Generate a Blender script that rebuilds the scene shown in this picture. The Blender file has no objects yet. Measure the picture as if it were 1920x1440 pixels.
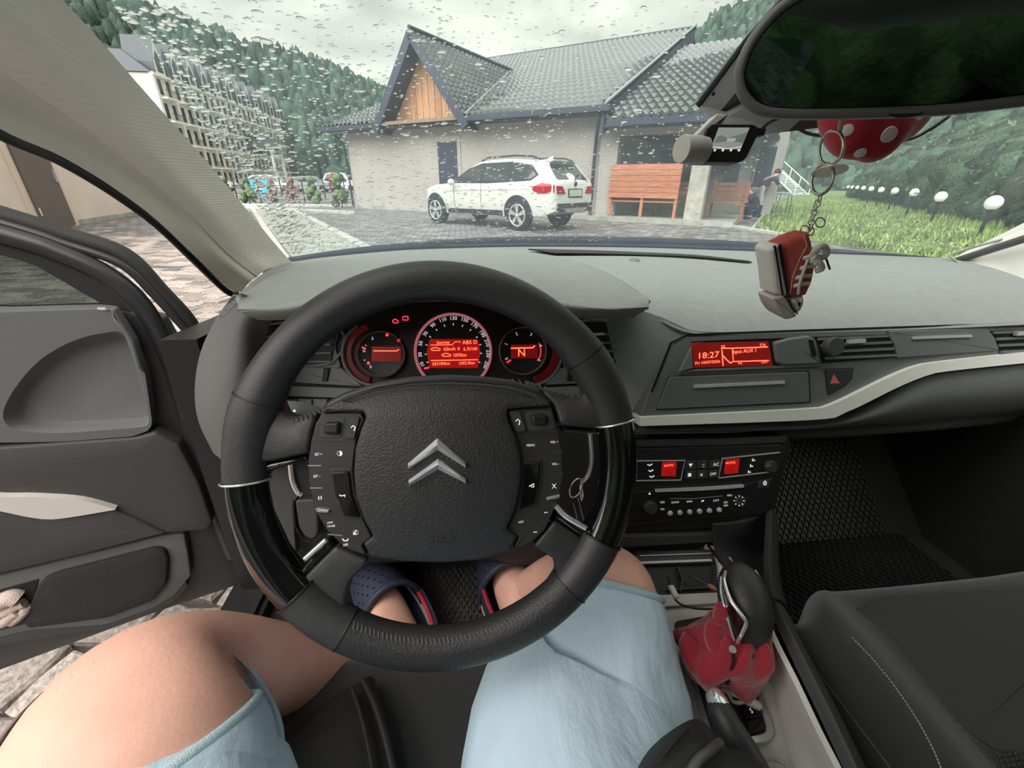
import bpy, bmesh, math, random
import numpy as np
from mathutils import Vector, Matrix
random.seed(7); rng = np.random.default_rng(7)
SC = bpy.context.scene
COL = SC.collection
# ------------------------------------------------------------------ camera
FPX = 785.0
_th, _ps, _ro = math.radians(25.65), math.radians(6.6), math.radians(.45)
_fh = np.array([math.sin(_ps), math.cos(_ps), 0.]); _r0 = np.array([math.cos(_ps), -math.sin(_ps), 0.]); _z = np.array([0, 0, 1.])
FW = _fh*math.cos(_th) - _z*math.sin(_th); _u0 = _fh*math.sin(_th) + _z*math.cos(_th)
RT = _r0*math.cos(_ro) + _u0*math.sin(_ro); UP = _u0*math.cos(_ro) - _r0*math.sin(_ro)
EYE = np.array([0, 0, 1.])
cam = bpy.data.cameras.new('camera'); camo = bpy.data.objects.new('camera', cam); COL.objects.link(camo)
cam.sensor_width = 36; cam.lens = 36*FPX/1920; cam.clip_start = .01; cam.clip_end = 1000
M3 = Matrix((RT, UP, -FW)).transposed().to_4x4(); M3.translation = Vector(EYE); camo.matrix_world = M3
SC.camera = camo
# ------------------------------------------------------------------ sky, light, exposure
SC.view_settings.view_transform = 'Standard'; SC.view_settings.look = 'None'; SC.view_settings.gamma = 1
SC.view_settings.use_curve_mapping = False
SC.view_settings.exposure = 1.27
W = bpy.data.worlds.new('sky'); SC.world = W; W.use_nodes = True
nt = W.node_tree; nt.nodes.clear(); N = nt.nodes.new; L = nt.links.new
out = N('ShaderNodeOutputWorld'); bg = N('ShaderNodeBackground'); tc = N('ShaderNodeTexCoord'); mp = N('ShaderNodeMapping')
mp.inputs['Scale'].default_value = (1, 1, 3.2); no = N('ShaderNodeTexNoise'); no.inputs['Scale'].default_value = 2.6
no.inputs['Detail'].default_value = 8; no.inputs['Roughness'].default_value = .5; no.inputs['Distortion'].default_value = .6
cr = N('ShaderNodeValToRGB'); cr.color_ramp.elements[0].position = .38; cr.color_ramp.elements[0].color = (.47, .485, .44, 1)
cr.color_ramp.elements[1].position = .62; cr.color_ramp.elements[1].color = (.80, .80, .70, 1)
L(tc.outputs['Generated'], mp.inputs['Vector']); L(mp.outputs['Vector'], no.inputs['Vector']); L(no.outputs['Fac'], cr.inputs['Fac'])
L(cr.outputs['Color'], bg.inputs['Color']); bg.inputs['Strength'].default_value = .62; L(bg.outputs[0], out.inputs[0])
sun = bpy.data.lights.new('overcast_sun', 'SUN'); sun.energy = 3.3; sun.angle = math.radians(95); sun.color = (1, .96, .9)
suno = bpy.data.objects.new('overcast_sun', sun); COL.objects.link(suno); suno.rotation_euler = (math.radians(44), math.radians(-36), 0)
suno.location = (-3, -2, 9)

# ------------------------------------------------------------------ geometry helpers
def ray(x, y): return FW + RT*(x-960)/FPX + UP*(720-y)/FPX
def D(x, y, d): return EYE + ray(x, y)*d
def V(x, y, Y): r = ray(x, y); return EYE + r*(Y/r[1])
def ZZ(x, y, z): r = ray(x, y); return EYE + r*((z-1)/r[2])
A = np.array
OFF = {}
def tag(o, label=None, cat=None, group=None, kind=None):
    if label: o['label'] = label
    if cat: o['category'] = cat
    if group: o['group'] = group
    if kind: o['kind'] = kind
    return o
def thing(name, label, cat, loc=(0, 0, 0), group=None):
    o = bpy.data.objects.new(name, None); COL.objects.link(o); o.location = loc; o.empty_display_size = .05
    OFF[o.name] = A(loc, float); return tag(o, label, cat, group)
def mesh(name, verts, faces, mat, parent=None, smooth=False, loc=None, label=None, cat=None, group=None, kind=None):
    verts = np.asarray(verts, float).reshape(-1, 3)
    off = OFF[parent.name] if parent is not None else (A(loc, float) if loc is not None else np.zeros(3))
    me = bpy.data.meshes.new(name); me.from_pydata((verts-off).tolist(), [], [list(map(int, f)) for f in faces])
    bm = bmesh.new(); bm.from_mesh(me); bmesh.ops.recalc_face_normals(bm, faces=bm.faces); bm.to_mesh(me); bm.free()
    if smooth:
        me.shade_smooth()
        try: me.set_sharp_from_angle(angle=math.radians(smooth if smooth is not True else 50))
        except Exception: pass
    for m in (mat if isinstance(mat, (list, tuple)) else [mat]):
        me.materials.append(m)
    o = bpy.data.objects.new(name, me); COL.objects.link(o)
    if parent is not None: o.parent = parent
    elif loc is not None: o.location = loc
    OFF[o.name] = off
    return tag(o, label, cat, group, kind)
class MB:
    def __init__(s): s.v = []; s.f = []; s.n = 0
    def add(s, v, f):
        v = np.asarray(v, float).reshape(-1, 3); s.v.append(v); s.f += [[i+s.n for i in q] for q in f]; s.n += len(v); return s
    def box(s, c, d, ax=None):
        ax = np.eye(3) if ax is None else A(ax, float); c = A(c, float)
        v = [c + ax[0]*d[0]/2*i + ax[1]*d[1]/2*j + ax[2]*d[2]/2*k for i in (-1, 1) for j in (-1, 1) for k in (-1, 1)]
        return s.add(v, [(0, 1, 3, 2), (4, 6, 7, 5), (0, 4, 5, 1), (2, 3, 7, 6), (0, 2, 6, 4), (1, 5, 7, 3)])
    def tube(s, P, r, n=10, closed=False, flat=1.0, cap=True, upv=None):
        v, f = tube_geo(P, r, n, closed, flat, cap, upv); return s.add(v, f)
    def build(s, name, mat, parent=None, **k): return mesh(name, np.vstack(s.v), s.f, mat, parent, **k)
def tube_geo(P, r, n=10, closed=False, flat=1.0, cap=True, upv=None):
    P = np.asarray(P, float); m = len(P); r = np.broadcast_to(np.asarray(r, float), (m,)) if np.ndim(r) < 2 else r
    T = np.zeros_like(P)
    for i in range(m):
        a = P[(i+1) % m] if (closed or i < m-1) else P[i]; b = P[i-1] if (closed or i > 0) else P[i]
        T[i] = a-b; T[i] /= np.linalg.norm(T[i])+1e-12
    u = A(upv, float) if upv is not None else (A([0, 0, 1.]) if abs(T[0][2]) < .9 else A([1., 0, 0]))
    vs = []
    for i in range(m):
        if upv is not None: u = A(upv, float)
        x = u - T[i]*np.dot(u, T[i]); x /= np.linalg.norm(x)+1e-12; y = np.cross(T[i], x); u = x
        for k in range(n):
            q = 2*math.pi*k/n; vs.append(P[i] + r[i]*(x*math.cos(q)*flat + y*math.sin(q)))
    fs = []
    for i in range(m if closed else m-1):
        for k in range(n):
            j = (i+1) % m; fs.append((i*n+k, i*n+(k+1) % n, j*n+(k+1) % n, j*n+k))
    if cap and not closed: fs.append(list(range(n))); fs.append([(m-1)*n+k for k in range(n)][::-1])
    return vs, fs
def tube(name, P, r, mat, parent=None, n=10, closed=False, flat=1.0, upv=None, cap=True, **k):
    v, f = tube_geo(P, r, n, closed, flat, cap, upv); return mesh(name, v, f, mat, parent, smooth=k.pop('smooth', 60), **k)
def crom(P, sub=6, closed=False):
    P = np.asarray(P, float); m = len(P); o = []
    for i in range(m if closed else m-1):
        if closed: p0, p1, p2, p3 = P[i-1], P[i], P[(i+1) % m], P[(i+2) % m]
        else: p0 = P[i-1] if i else 2*P[0]-P[1]; p1, p2 = P[i], P[i+1]; p3 = P[i+2] if i+2 < m else 2*P[-1]-P[-2]
        for k in range(sub):
            t = k/sub; o.append(.5*((2*p1) + (p2-p0)*t + (2*p0-5*p1+4*p2-p3)*t*t + (3*p1-p0-3*p2+p3)*t**3))
    if not closed: o.append(P[-1])
    return np.array(o)
def resample(P, n, closed=True):
    P = np.asarray(P, float); Q = np.vstack([P, P[:1]]) if closed else P
    s = np.concatenate([[0], np.cumsum(np.linalg.norm(np.diff(Q, axis=0), axis=1))]); t = np.linspace(0, s[-1], n, endpoint=not closed)
    return np.stack([np.interp(t, s, Q[:, k]) for k in range(P.shape[1])], 1)
def rnd(P, r, n=4):
    """round the corners of a closed 2D outline"""
    P = np.asarray(P, float); o = []; m = len(P); r = np.broadcast_to(r, (m,))
    for i in range(m):
        a, b, c = P[i-1], P[i], P[(i+1) % m]; d1 = a-b; d2 = c-b; l1 = np.linalg.norm(d1); l2 = np.linalg.norm(d2); q = min(r[i], l1*.45, l2*.45)
        p0 = b+d1/l1*q; p2 = b+d2/l2*q
        for k in range(n+1): t = k/n; o.append((1-t)**2*p0+2*t*(1-t)*b+t*t*p2)
    return np.array(o)
def offset(P, d):
    """shrink a closed outline by d (grow for d<0)"""
    P = np.asarray(P, float); ar = .5*np.sum(P[:, 0]*np.roll(P[:, 1], -1)-np.roll(P[:, 0], -1)*P[:, 1]); s = 1 if ar > 0 else -1
    e = np.roll(P, -1, 0)-P; e /= np.linalg.norm(e, axis=1)[:, None]+1e-12; nrm = np.stack([-e[:, 1], e[:, 0]], 1)*s
    m = nrm+np.roll(nrm, 1, 0); l = np.sum(m*m, 1)[:, None]; m = m/np.maximum(l, .8)*2
    return P+m*d
def surf(o):
    from mathutils.bvhtree import BVHTree
    me = o.data; off = OFF[o.name]; bt = BVHTree.FromPolygons([Vector(A(q.co[:])+off) for q in me.vertices], [list(p.vertices) for p in me.polygons])
    def hit(x, y, lift=.0008):
        r = ray(x, y); r = r/np.linalg.norm(r); h = bt.ray_cast(Vector(EYE), Vector(r)); return None if h[0] is None else A(h[0][:])-r*lift
    return hit
class Fr:
    """a real plane in space, with 2D coordinates on it and a height above it"""
    def __init__(s, o, ex, ey): s.o = A(o, float); s.x = A(ex, float)/np.linalg.norm(ex); y = A(ey, float); y = y-s.x*np.dot(y, s.x); s.y = y/np.linalg.norm(y); s.n = np.cross(s.x, s.y)
    def px(s, x, y, h=0):
        r = ray(x, y); t = ((s.o+s.n*h-EYE)@s.n)/(r@s.n); p = EYE+r*t-s.o; return A([p@s.x, p@s.y])
    def P(s, pts, h=0): return np.array([s.px(a, b, h) for a, b in pts])
    def w(s, p, h=0): p = np.atleast_2d(p); return s.o+p[:, :1]*s.x+p[:, 1:2]*s.y+s.n*np.reshape(h, (-1, 1))
    def sc(s, x, y): return np.linalg.norm(s.px(x+1, y)-s.px(x, y))       # metres per photo pixel
def rings(name, F, R, mat, parent=None, cap=True, capb=False, smooth=40, **k):
    """stack of outlines (same count), each with a height; optional end cap"""
    v = []; f = []; n = len(R[0][0])
    for p, h in R: v.append(F.w(p, h))
    for i in range(len(R)-1):
        for j in range(n): f.append((i*n+j, i*n+(j+1) % n, (i+1)*n+(j+1) % n, (i+1)*n+j))
    if cap: f.append([(len(R)-1)*n+j for j in range(n)])
    if capb: f.append(list(range(n))[::-1])
    return mesh(name, np.vstack(v), f, mat, parent, smooth=smooth, **k)
def plate(name, F, pts, h0, h1, mat, parent=None, bev=.001, rad=0, local=False, smooth=40, dome=0, at=None, **k):
    """a plate standing h0..h1 above plane F, outline read on the plane"""
    p = np.asarray(pts, float) if local else F.P(pts, h1 if at is None else at)
    if rad: p = rnd(p, rad)
    R = [(p, h0), (p, h1-bev), (offset(p, bev*.35), h1-bev*.3), (offset(p, bev), h1)]
    if dome:
        q = offset(p, bev); c = q.mean(0)
        for s_ in (.93, .82, .68, .5, .3, .12): R.append((c+(q-c)*s_, h1+dome*(1-s_**2.2)))
    o = rings(name, F, R, mat, parent, smooth=smooth, **k)
    if not dome: o.data.polygons[len(o.data.polygons)-1].use_smooth = False
    return o
def domed(name, F, p, h0, h1, hf, mat, parent, step=.006, bev=.002):
    """plate of any outline whose top follows height function hf(a, b)"""
    from mathutils.geometry import delaunay_2d_cdt
    q = offset(p, bev); x0, y0 = q.min(0); x1, y1 = q.max(0); inn = offset(p, bev+step*.6)
    gx, gy = np.meshgrid(np.arange(x0, x1, step), np.arange(y0, y1, step)); gp = np.stack([gx.ravel(), gy.ravel()], 1); gp = gp[inpoly(gp, inn)]
    n = len(q); pts = [Vector(a) for a in q.tolist()]+[Vector(a) for a in gp.tolist()]; vo, _, fo, *_r = delaunay_2d_cdt(pts, [], [list(range(n))], 1, 1e-6)
    vo = np.array([a[:] for a in vo]); hh = np.array([h1+hf(a, b) for a, b in vo]); v = list(F.w(vo, hh)); f = [list(t) for t in fo]; m = len(v)
    for P_, h in ((offset(p, bev*.3), h1-bev*.35), (p, h1-bev), (p, h0)): v += list(F.w(P_, np.array([h+hf(*a)*(h > h0) for a in P_])))
    for i in range(n): f.append((i, (i+1) % n, m+(i+1) % n, m+i))
    for r_ in range(2): f += [(m+r_*n+i, m+r_*n+(i+1) % n, m+(r_+1)*n+(i+1) % n, m+(r_+1)*n+i) for i in range(n)]
    return mesh(name, np.array(v), f, mat, parent, smooth=60)
def inpoly(p, P):
    c = np.zeros(len(p), bool); j = len(P)-1
    for i in range(len(P)): xi, yi, xj, yj = P[i][0], P[i][1], P[j][0], P[j][1]; c ^= ((yi > p[:, 1]) != (yj > p[:, 1])) & (p[:, 0] < (xj-xi)*(p[:, 1]-yi)/(yj-yi+1e-12)+xi); j = i
    return c
def patch(name, rows, mat, parent=None, su=4, sv=4, thick=.004, uv=False, **k):
    G = np.array([crom(np.array(r), su) for r in rows]); G = np.array([crom(G[:, j], sv) for j in range(G.shape[1])]).transpose(1, 0, 2)
    a, b = G.shape[:2]; v = G.reshape(-1, 3); f = [(i*b+j, i*b+j+1, (i+1)*b+j+1, (i+1)*b+j) for i in range(a-1) for j in range(b-1)]
    du = np.gradient(G, axis=1); dv = np.gradient(G, axis=0); nn = np.cross(du.reshape(-1, 3), dv.reshape(-1, 3)); nn /= np.linalg.norm(nn, axis=1)[:, None]+1e-12
    if thick:
        sg_ = 1 if np.sum(nn*(v-EYE)) > 0 else -1; v2 = v+nn*thick*sg_; m = len(v); V2 = np.vstack([v, v2]); F2 = f+[[q+m for q in t][::-1] for t in f]
        bd = [i*b for i in range(a)]; B = list(range(b))+[i*b+b-1 for i in range(1, a)]+[(a-1)*b+j for j in range(b-2, -1, -1)]+[i*b for i in range(a-2, 0, -1)]
        for i in range(len(B)): p, q = B[i], B[(i+1) % len(B)]; F2.append((q, p, p+m, q+m))
        v, f = V2, F2
    return mesh(name, v, f, mat, parent, smooth=k.pop('smooth', 60), **k)
def lathe(name, c, ax, prof, mat, parent=None, n=28, xd=None, sx=1, **k):
    """profile [(radius, height)] turned about axis ax through c"""
    ax = A(ax, float); ax /= np.linalg.norm(ax); x = A(xd, float) if xd is not None else np.cross(ax, [0, 0, 1.] if abs(ax[2]) < .9 else [1., 0, 0]); x -= ax*np.dot(x, ax); x /= np.linalg.norm(x); y = np.cross(ax, x)
    v = []; f = []
    for r, h in prof:
        for i in range(n): q = 2*math.pi*i/n; v.append(A(c)+ax*h+r*(x*math.cos(q)*sx+y*math.sin(q)))
    for i in range(len(prof)-1):
        for j in range(n): f.append((i*n+j, i*n+(j+1) % n, (i+1)*n+(j+1) % n, (i+1)*n+j))
    f.append(list(range(n))); f.append([(len(prof)-1)*n+j for j in range(n)])
    return mesh(name, v, f, mat, parent, smooth=k.pop('smooth', 40), **k)
def ball_geo(c, r, nu=12, nv=8, ax=None):
    ax = np.eye(3) if ax is None else A(ax, float); r = A(r, float)*np.ones(3); v = []
    for i in range(1, nv):
        p = math.pi*i/nv
        for j in range(nu): q = 2*math.pi*j/nu; d = A([math.sin(p)*math.cos(q), math.sin(p)*math.sin(q), math.cos(p)])*r; v.append(A(c)+d@ax)
    v.append(A(c)+A([0, 0, r[2]])@ax); v.append(A(c)-A([0, 0, r[2]])@ax); a = len(v)-2; f = []
    for i in range(nv-2):
        for j in range(nu): f.append((i*nu+j, (i+1)*nu+j, (i+1)*nu+(j+1) % nu, i*nu+(j+1) % nu))
    for j in range(nu): f.append((a, j, (j+1) % nu)); f.append((a+1, (nv-2)*nu+(j+1) % nu, (nv-2)*nu+j))
    return v, f
def ball(name, c, r, mat, parent=None, nu=20, nv=12, ax=None, **k):
    v, f = ball_geo(c, r, nu, nv, ax); return mesh(name, v, f, mat, parent, smooth=True, **k)
def box(name, c, d, mat, parent=None, ax=None, bev=0, **k):
    b = MB().box(c, d, ax); o = b.build(name, mat, parent, **k)
    if bev:
        bm = bmesh.new(); bm.from_mesh(o.data); bmesh.ops.bevel(bm, geom=bm.edges[:], offset=bev, segments=2, affect='EDGES'); bm.to_mesh(o.data); bm.free()
    return o
def text(name, s, F, x, y, hpx, mat, parent, h=.0005, ang=0, wid=None, at=None, deep=.0002, bold=0, align='CENTER'):
    """lettering standing on plane F, centred at a photo position, letter height in photo pixels"""
    cu = bpy.data.curves.new('t', 'FONT'); cu.body = s; cu.align_x = align; cu.align_y = 'CENTER'; cu.size = 1; cu.extrude = 0; cu.resolution_u = 2; cu.offset = bold
    ob = bpy.data.objects.new('t', cu); COL.objects.link(ob); dg = bpy.context.evaluated_depsgraph_get()
    me = bpy.data.meshes.new_from_object(ob.evaluated_get(dg)); bpy.data.objects.remove(ob)
    v = np.array([q.co[:] for q in me.vertices]); f = [list(p.vertices) for p in me.polygons]
    if len(v) == 0: return None
    k = hpx*F.sc(x, y)/.72; v = v*k
    if wid: w0 = v[:, 0].max()-v[:, 0].min(); v[:, 0] *= wid*F.sc(x, y)/w0
    ca, sa = math.cos(ang), math.sin(ang); q = np.stack([v[:, 0]*ca-v[:, 1]*sa, v[:, 0]*sa+v[:, 1]*ca], 1)+F.px(x, y, h if at is None else at)
    return mesh(name, F.w(q, h), f, mat, parent)
def stroke(name, F, pts, wpx, h, mat, parent, closed=False, thick=.0004):
    """a thin raised line on plane F, following photo points"""
    m = MB(); P = F.P(pts, h); s_ = F.sc(*pts[0])*wpx/2
    W3 = F.w(P, h); v = []; f = []; n = len(P)
    for i in range(n):
        a = P[(i+1) % n] if closed or i < n-1 else P[i]; b = P[i-1] if closed or i > 0 else P[i]; t = a-b; t /= np.linalg.norm(t)+1e-12; q = A([-t[1], t[0]])*s_
        for pp, hh in ((P[i]+q, h-thick), (P[i]+q, h), (P[i]-q, h), (P[i]-q, h-thick)): v.append(F.w(pp, hh)[0])
    for i in range(n if closed else n-1):
        j = (i+1) % n
        for k in range(4): f.append((i*4+k, i*4+(k+1) % 4, j*4+(k+1) % 4, j*4+k))
    if not closed: f.append((0, 1, 2, 3)); f.append(tuple((n-1)*4+k for k in (3, 2, 1, 0)))
    return mesh(name, v, f, mat, parent)
# ------------------------------------------------------------------ materials
def mat(name, col, rough=.6, metal=0, bump=None, var=0, vs=8, emit=None, coat=0, spec=.5, sheen=0, island=0, trans=0, coord='Object', bdist=.002, stretch=None, col2=None):
    m = bpy.data.materials.new(name); m.use_nodes = True; t = m.node_tree; b = t.nodes['Principled BSDF']; n = t.nodes.new; l = t.links.new
    c = tuple(col)+(1,); b.inputs['Base Color'].default_value = c; b.inputs['Roughness'].default_value = rough; b.inputs['Metallic'].default_value = metal
    b.inputs['Specular IOR Level'].default_value = spec; b.inputs['Coat Weight'].default_value = coat; b.inputs['Sheen Weight'].default_value = sheen
    tcn = n('ShaderNodeTexCoord'); src = tcn.outputs[coord]
    if stretch is not None:
        mm = n('ShaderNodeMapping'); mm.inputs['Scale'].default_value = stretch; l(src, mm.inputs['Vector']); src = mm.outputs[0]
    colout = None
    if var:
        z = n('ShaderNodeTexNoise'); z.inputs['Scale'].default_value = vs; z.inputs['Detail'].default_value = 5; l(src, z.inputs['Vector'])
        r = n('ShaderNodeValToRGB'); lo = tuple(x*(1-var) for x in col) if col2 is None else tuple(col2); hi = tuple(min(1, x*(1+var)) for x in col) if col2 is None else tuple(col)
        r.color_ramp.elements[0].position = .3; r.color_ramp.elements[1].position = .7; r.color_ramp.elements[0].color = lo+(1,); r.color_ramp.elements[1].color = hi+(1,)
        l(z.outputs['Fac'], r.inputs['Fac']); colout = r.outputs['Color']
    if island:
        g = n('ShaderNodeNewGeometry'); oi = n('ShaderNodeObjectInfo'); ad = n('ShaderNodeMath'); ad.operation = 'ADD'; fr = n('ShaderNodeMath'); fr.operation = 'FRACT'
        l(g.outputs['Random Per Island'], ad.inputs[0]); l(oi.outputs['Random'], ad.inputs[1]); l(ad.outputs[0], fr.inputs[0])
        hs = n('ShaderNodeHueSaturation'); mr = n('ShaderNodeMapRange'); mr.inputs['To Min'].default_value = 1-island; mr.inputs['To Max'].default_value = 1+island
        l(fr.outputs[0], mr.inputs['Value']); l(mr.outputs[0], hs.inputs['Value'])
        if colout is not None: l(colout, hs.inputs['Color'])
        else: hs.inputs['Color'].default_value = c
        colout = hs.outputs['Color']
    if colout is not None: l(colout, b.inputs['Base Color'])
    if bump:
        z = n('ShaderNodeTexNoise'); z.inputs['Scale'].default_value = bump[0]; z.inputs['Detail'].default_value = bump[2] if len(bump) > 2 else 3; l(src, z.inputs['Vector'])
        bp = n('ShaderNodeBump'); bp.inputs['Strength'].default_value = bump[1]; bp.inputs['Distance'].default_value = bdist; l(z.outputs['Fac'], bp.inputs['Height']); l(bp.outputs[0], b.inputs['Normal'])
    if emit: b.inputs['Emission Color'].default_value = tuple(emit[0])+(1,); b.inputs['Emission Strength'].default_value = emit[1]
    if trans: b.inputs['Transmission Weight'].default_value = trans; b.inputs['IOR'].default_value = 1.33
    return m
def glassy(name, tint=(1, 1, 1), refl=.06, veil=0., veilc=(.8, .85, .95), rough=0):
    m = bpy.data.materials.new(name); m.use_nodes = True; t = m.node_tree; t.nodes.clear(); n = t.nodes.new; l = t.links.new
    o = n('ShaderNodeOutputMaterial'); tr = n('ShaderNodeBsdfTransparent'); tr.inputs['Color'].default_value = tuple(tint)+(1,); g = n('ShaderNodeBsdfGlossy'); g.inputs['Roughness'].default_value = rough
    lw = n('ShaderNodeLayerWeight'); lw.inputs['Blend'].default_value = .5; mx = n('ShaderNodeMixShader'); pw = n('ShaderNodeMath'); pw.operation = 'POWER'; pw.inputs[1].default_value = 5
    mu = n('ShaderNodeMath'); mu.operation = 'MULTIPLY_ADD'; mu.inputs[1].default_value = .6; mu.inputs[2].default_value = refl
    l(lw.outputs['Facing'], pw.inputs[0]); l(pw.outputs[0], mu.inputs[0]); l(mu.outputs[0], mx.inputs[0]); l(tr.outputs[0], mx.inputs[1]); l(g.outputs[0], mx.inputs[2])
    last = mx
    if veil:
        d = n('ShaderNodeBsdfTranslucent'); d.inputs['Color'].default_value = tuple(veilc)+(1,); m2 = n('ShaderNodeMixShader'); m2.inputs[0].default_value = veil
        if veil > .02:
            z = n('ShaderNodeTexNoise'); z.inputs['Scale'].default_value = 3; z.inputs['Detail'].default_value = 6; tcn = n('ShaderNodeTexCoord'); l(tcn.outputs['Object'], z.inputs['Vector'])
            mr = n('ShaderNodeMapRange'); mr.inputs['From Min'].default_value = .3; mr.inputs['From Max'].default_value = .7; mr.inputs['To Min'].default_value = veil*.4; mr.inputs['To Max'].default_value = veil*1.6; l(z.outputs['Fac'], mr.inputs['Value']); l(mr.outputs[0], m2.inputs[0])
        l(mx.outputs[0], m2.inputs[1]); l(d.outputs[0], m2.inputs[2]); last = m2
    l(last.outputs[0], o.inputs[0]); return m
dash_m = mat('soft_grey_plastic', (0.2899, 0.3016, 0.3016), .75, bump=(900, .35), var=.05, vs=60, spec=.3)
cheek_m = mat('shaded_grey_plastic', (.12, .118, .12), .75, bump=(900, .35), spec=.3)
dashs_m = mat('grey_satin_plastic', (0.1725, 0.1827, 0.1868), .5, bump=(1400, .1))
dark_m = mat('dark_plastic', (0.0374, 0.0390, 0.0421), .55, bump=(1200, .2))
black_m = mat('black_plastic', (.008, .008, .009), .5)
gloss_m = mat('piano_black', (.004, .004, .005), .1, coat=.6)
leather_m = mat('black_leather', (0.0254, 0.0254, 0.0266), .45, bump=(420, .55, 4), bdist=.0012, spec=.4)
leath2_m = mat('smooth_leather', (0.0304, 0.0304, 0.0329), .45, bump=(800, .3, 3), bdist=.001)
padm = mat('airbag_plastic', (.026, .025, .028), .5, bump=(520, .7, 2), bdist=.0012)
podm = mat('button_plastic', (.03, .029, .031), .42)
chrome_m = mat('chrome', (.92, .93, .95), .18, .8)
emblem_m = mat('emblem_chrome', (.90, .91, .93), .28, .55)
alu_m = mat('brushed_silver', (.70, .70, .67), .42, .35, bump=(300, .05))
silver_m = mat('silver_paint', (.42, .42, .41), .35, .5)
cream_m = mat('cream_plastic', (0.8400, 0.7896, 0.7056), .55, bump=(900, .1), var=.08, vs=6)
fabricp_m = mat('pillar_cloth', (.90, .86, .78), .9)
_t = fabricp_m.node_tree; _w = _t.nodes.new('ShaderNodeTexWave'); _w.bands_direction = 'Z'; _w.inputs['Scale'].default_value = 95; _w.inputs['Distortion'].default_value = .6; _b = _t.nodes.new('ShaderNodeBump'); _b.inputs['Strength'].default_value = .35; _b.inputs['Distance'].default_value = .001
_c = _t.nodes.new('ShaderNodeTexCoord'); _t.links.new(_c.outputs['Object'], _w.inputs['Vector']); _t.links.new(_w.outputs['Fac'], _b.inputs['Height']); _t.links.new(_b.outputs[0], _t.nodes['Principled BSDF'].inputs['Normal'])
white_m = mat('white_print', (.75, .75, .75), .5, emit=((.8, .8, .8), .25))
glow_m = mat('red_display_print', (1, .2, .1), .5, emit=((1, .12, .05), 1.3))
redscr_m = mat('red_backlit_screen', (.25, .01, .01), .3, emit=((.8, .02, .02), .05))
redsc2_m = mat('bright_red_backlit_screen', (.25, .01, .01), .3, emit=((.9, .01, .01), .13))
redl_m = mat('red_lamp', (.5, .02, .05), .4, emit=((1, .03, .06), .9))
# ================================================================== outside: ground
def P2(x, y, z=0.): return ZZ(x, y, z)
stone_m = mat('wet_paver', (.44, .37, .345), .6, var=.45, vs=55, bump=(110, 1.0, 6), bdist=.006, island=.45, coord='Object', spec=.5)
ground_m = mat('paver_joint_sand', (.085, .078, .07), .9, var=.3, vs=20, bump=(40, .5))
# far paving: the material takes over with a brick relief
farpave_m = bpy.data.materials.new('far_paving'); farpave_m.use_nodes = True; t = farpave_m.node_tree; b = t.nodes['Principled BSDF']
tcn = t.nodes.new('ShaderNodeTexCoord'); br = t.nodes.new('ShaderNodeTexBrick'); ns = t.nodes.new('ShaderNodeTexNoise'); mxx = t.nodes.new('ShaderNodeMix'); mxx.data_type = 'RGBA'; mxx.blend_type = 'MULTIPLY'
vo = t.nodes.new('ShaderNodeTexNoise'); vo.inputs['Scale'].default_value = 5; vo.inputs['Detail'].default_value = 4; addv = t.nodes.new('ShaderNodeMix'); addv.data_type = 'RGBA'; addv.inputs['Factor'].default_value = .05
t.links.new(tcn.outputs['Object'], vo.inputs['Vector']); t.links.new(tcn.outputs['Object'], addv.inputs[6]); t.links.new(vo.outputs['Color'], addv.inputs[7])
br.inputs['Scale'].default_value = 1; br.inputs['Brick Width'].default_value = .24; br.inputs['Row Height'].default_value = .19; br.inputs['Mortar Size'].default_value = .014
br.inputs['Color1'].default_value = (.42, .40, .41, 1); br.inputs['Color2'].default_value = (.16, .15, .17, 1); br.inputs['Mortar'].default_value = (.07, .07, .075, 1)
t.links.new(addv.outputs[2], br.inputs['Vector']); ns.inputs['Scale'].default_value = 2.5; ns.inputs['Detail'].default_value = 6; t.links.new(tcn.outputs['Object'], ns.inputs['Vector'])
rp = t.nodes.new('ShaderNodeValToRGB'); rp.color_ramp.elements[0].color = (.55, .55, .55, 1); rp.color_ramp.elements[0].position = .3; rp.color_ramp.elements[1].color = (1.25, 1.22, 1.2, 1); rp.color_ramp.elements[1].position = .7
t.links.new(ns.outputs['Fac'], rp.inputs['Fac']); mxx.inputs['Factor'].default_value = 1; t.links.new(br.outputs['Color'], mxx.inputs[6]); t.links.new(rp.outputs['Color'], mxx.inputs[7]); t.links.new(mxx.outputs[2], b.inputs['Base Color']); b.inputs['Roughness'].default_value = .6
conc_m = mat('wet_concrete', (.42, .43, .40), .7, var=.25, vs=3, bump=(50, .3))
wall_m = mat('pale_render', (.50, .46, .44), .9, var=.06, vs=2, bump=(90, .2))
wallp_m = mat('pinkish_render', (.90, .76, .66), .9, var=.05, vs=2)
G = thing('courtyard_ground', None, None); G['kind'] = 'structure'
def quad(name, pts, m, par=None, **k): return mesh(name, pts, [list(range(len(pts)))], m, par, **k)
mesh('paving_bed', [(-14, -6, -.035), (30, -6, -.035), (30, 70, -.035), (-14, 70, -.035)], [(0, 1, 2, 3)], ground_m, G)
mesh('far_paving', [(-70, 5.1, -.004), (40, 5.1, -.004), (40, 140, -.004), (-70, 140, -.004), (-70, 5, -.05), (40, 5, -.05)], [(0, 1, 2, 3), (4, 5, 1, 0)], farpave_m, G)
mesh('side_paving', [(3, -20, -.004), (40, -20, -.004), (40, 5, -.004), (3, 5, -.004)], [(0, 1, 2, 3)], farpave_m, G)
mesh('rear_paving', [(-14, -30, -.006), (3, -30, -.006), (3, -2.0, -.006), (-14, -2.0, -.006)], [(0, 1, 2, 3)], farpave_m, G)
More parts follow.
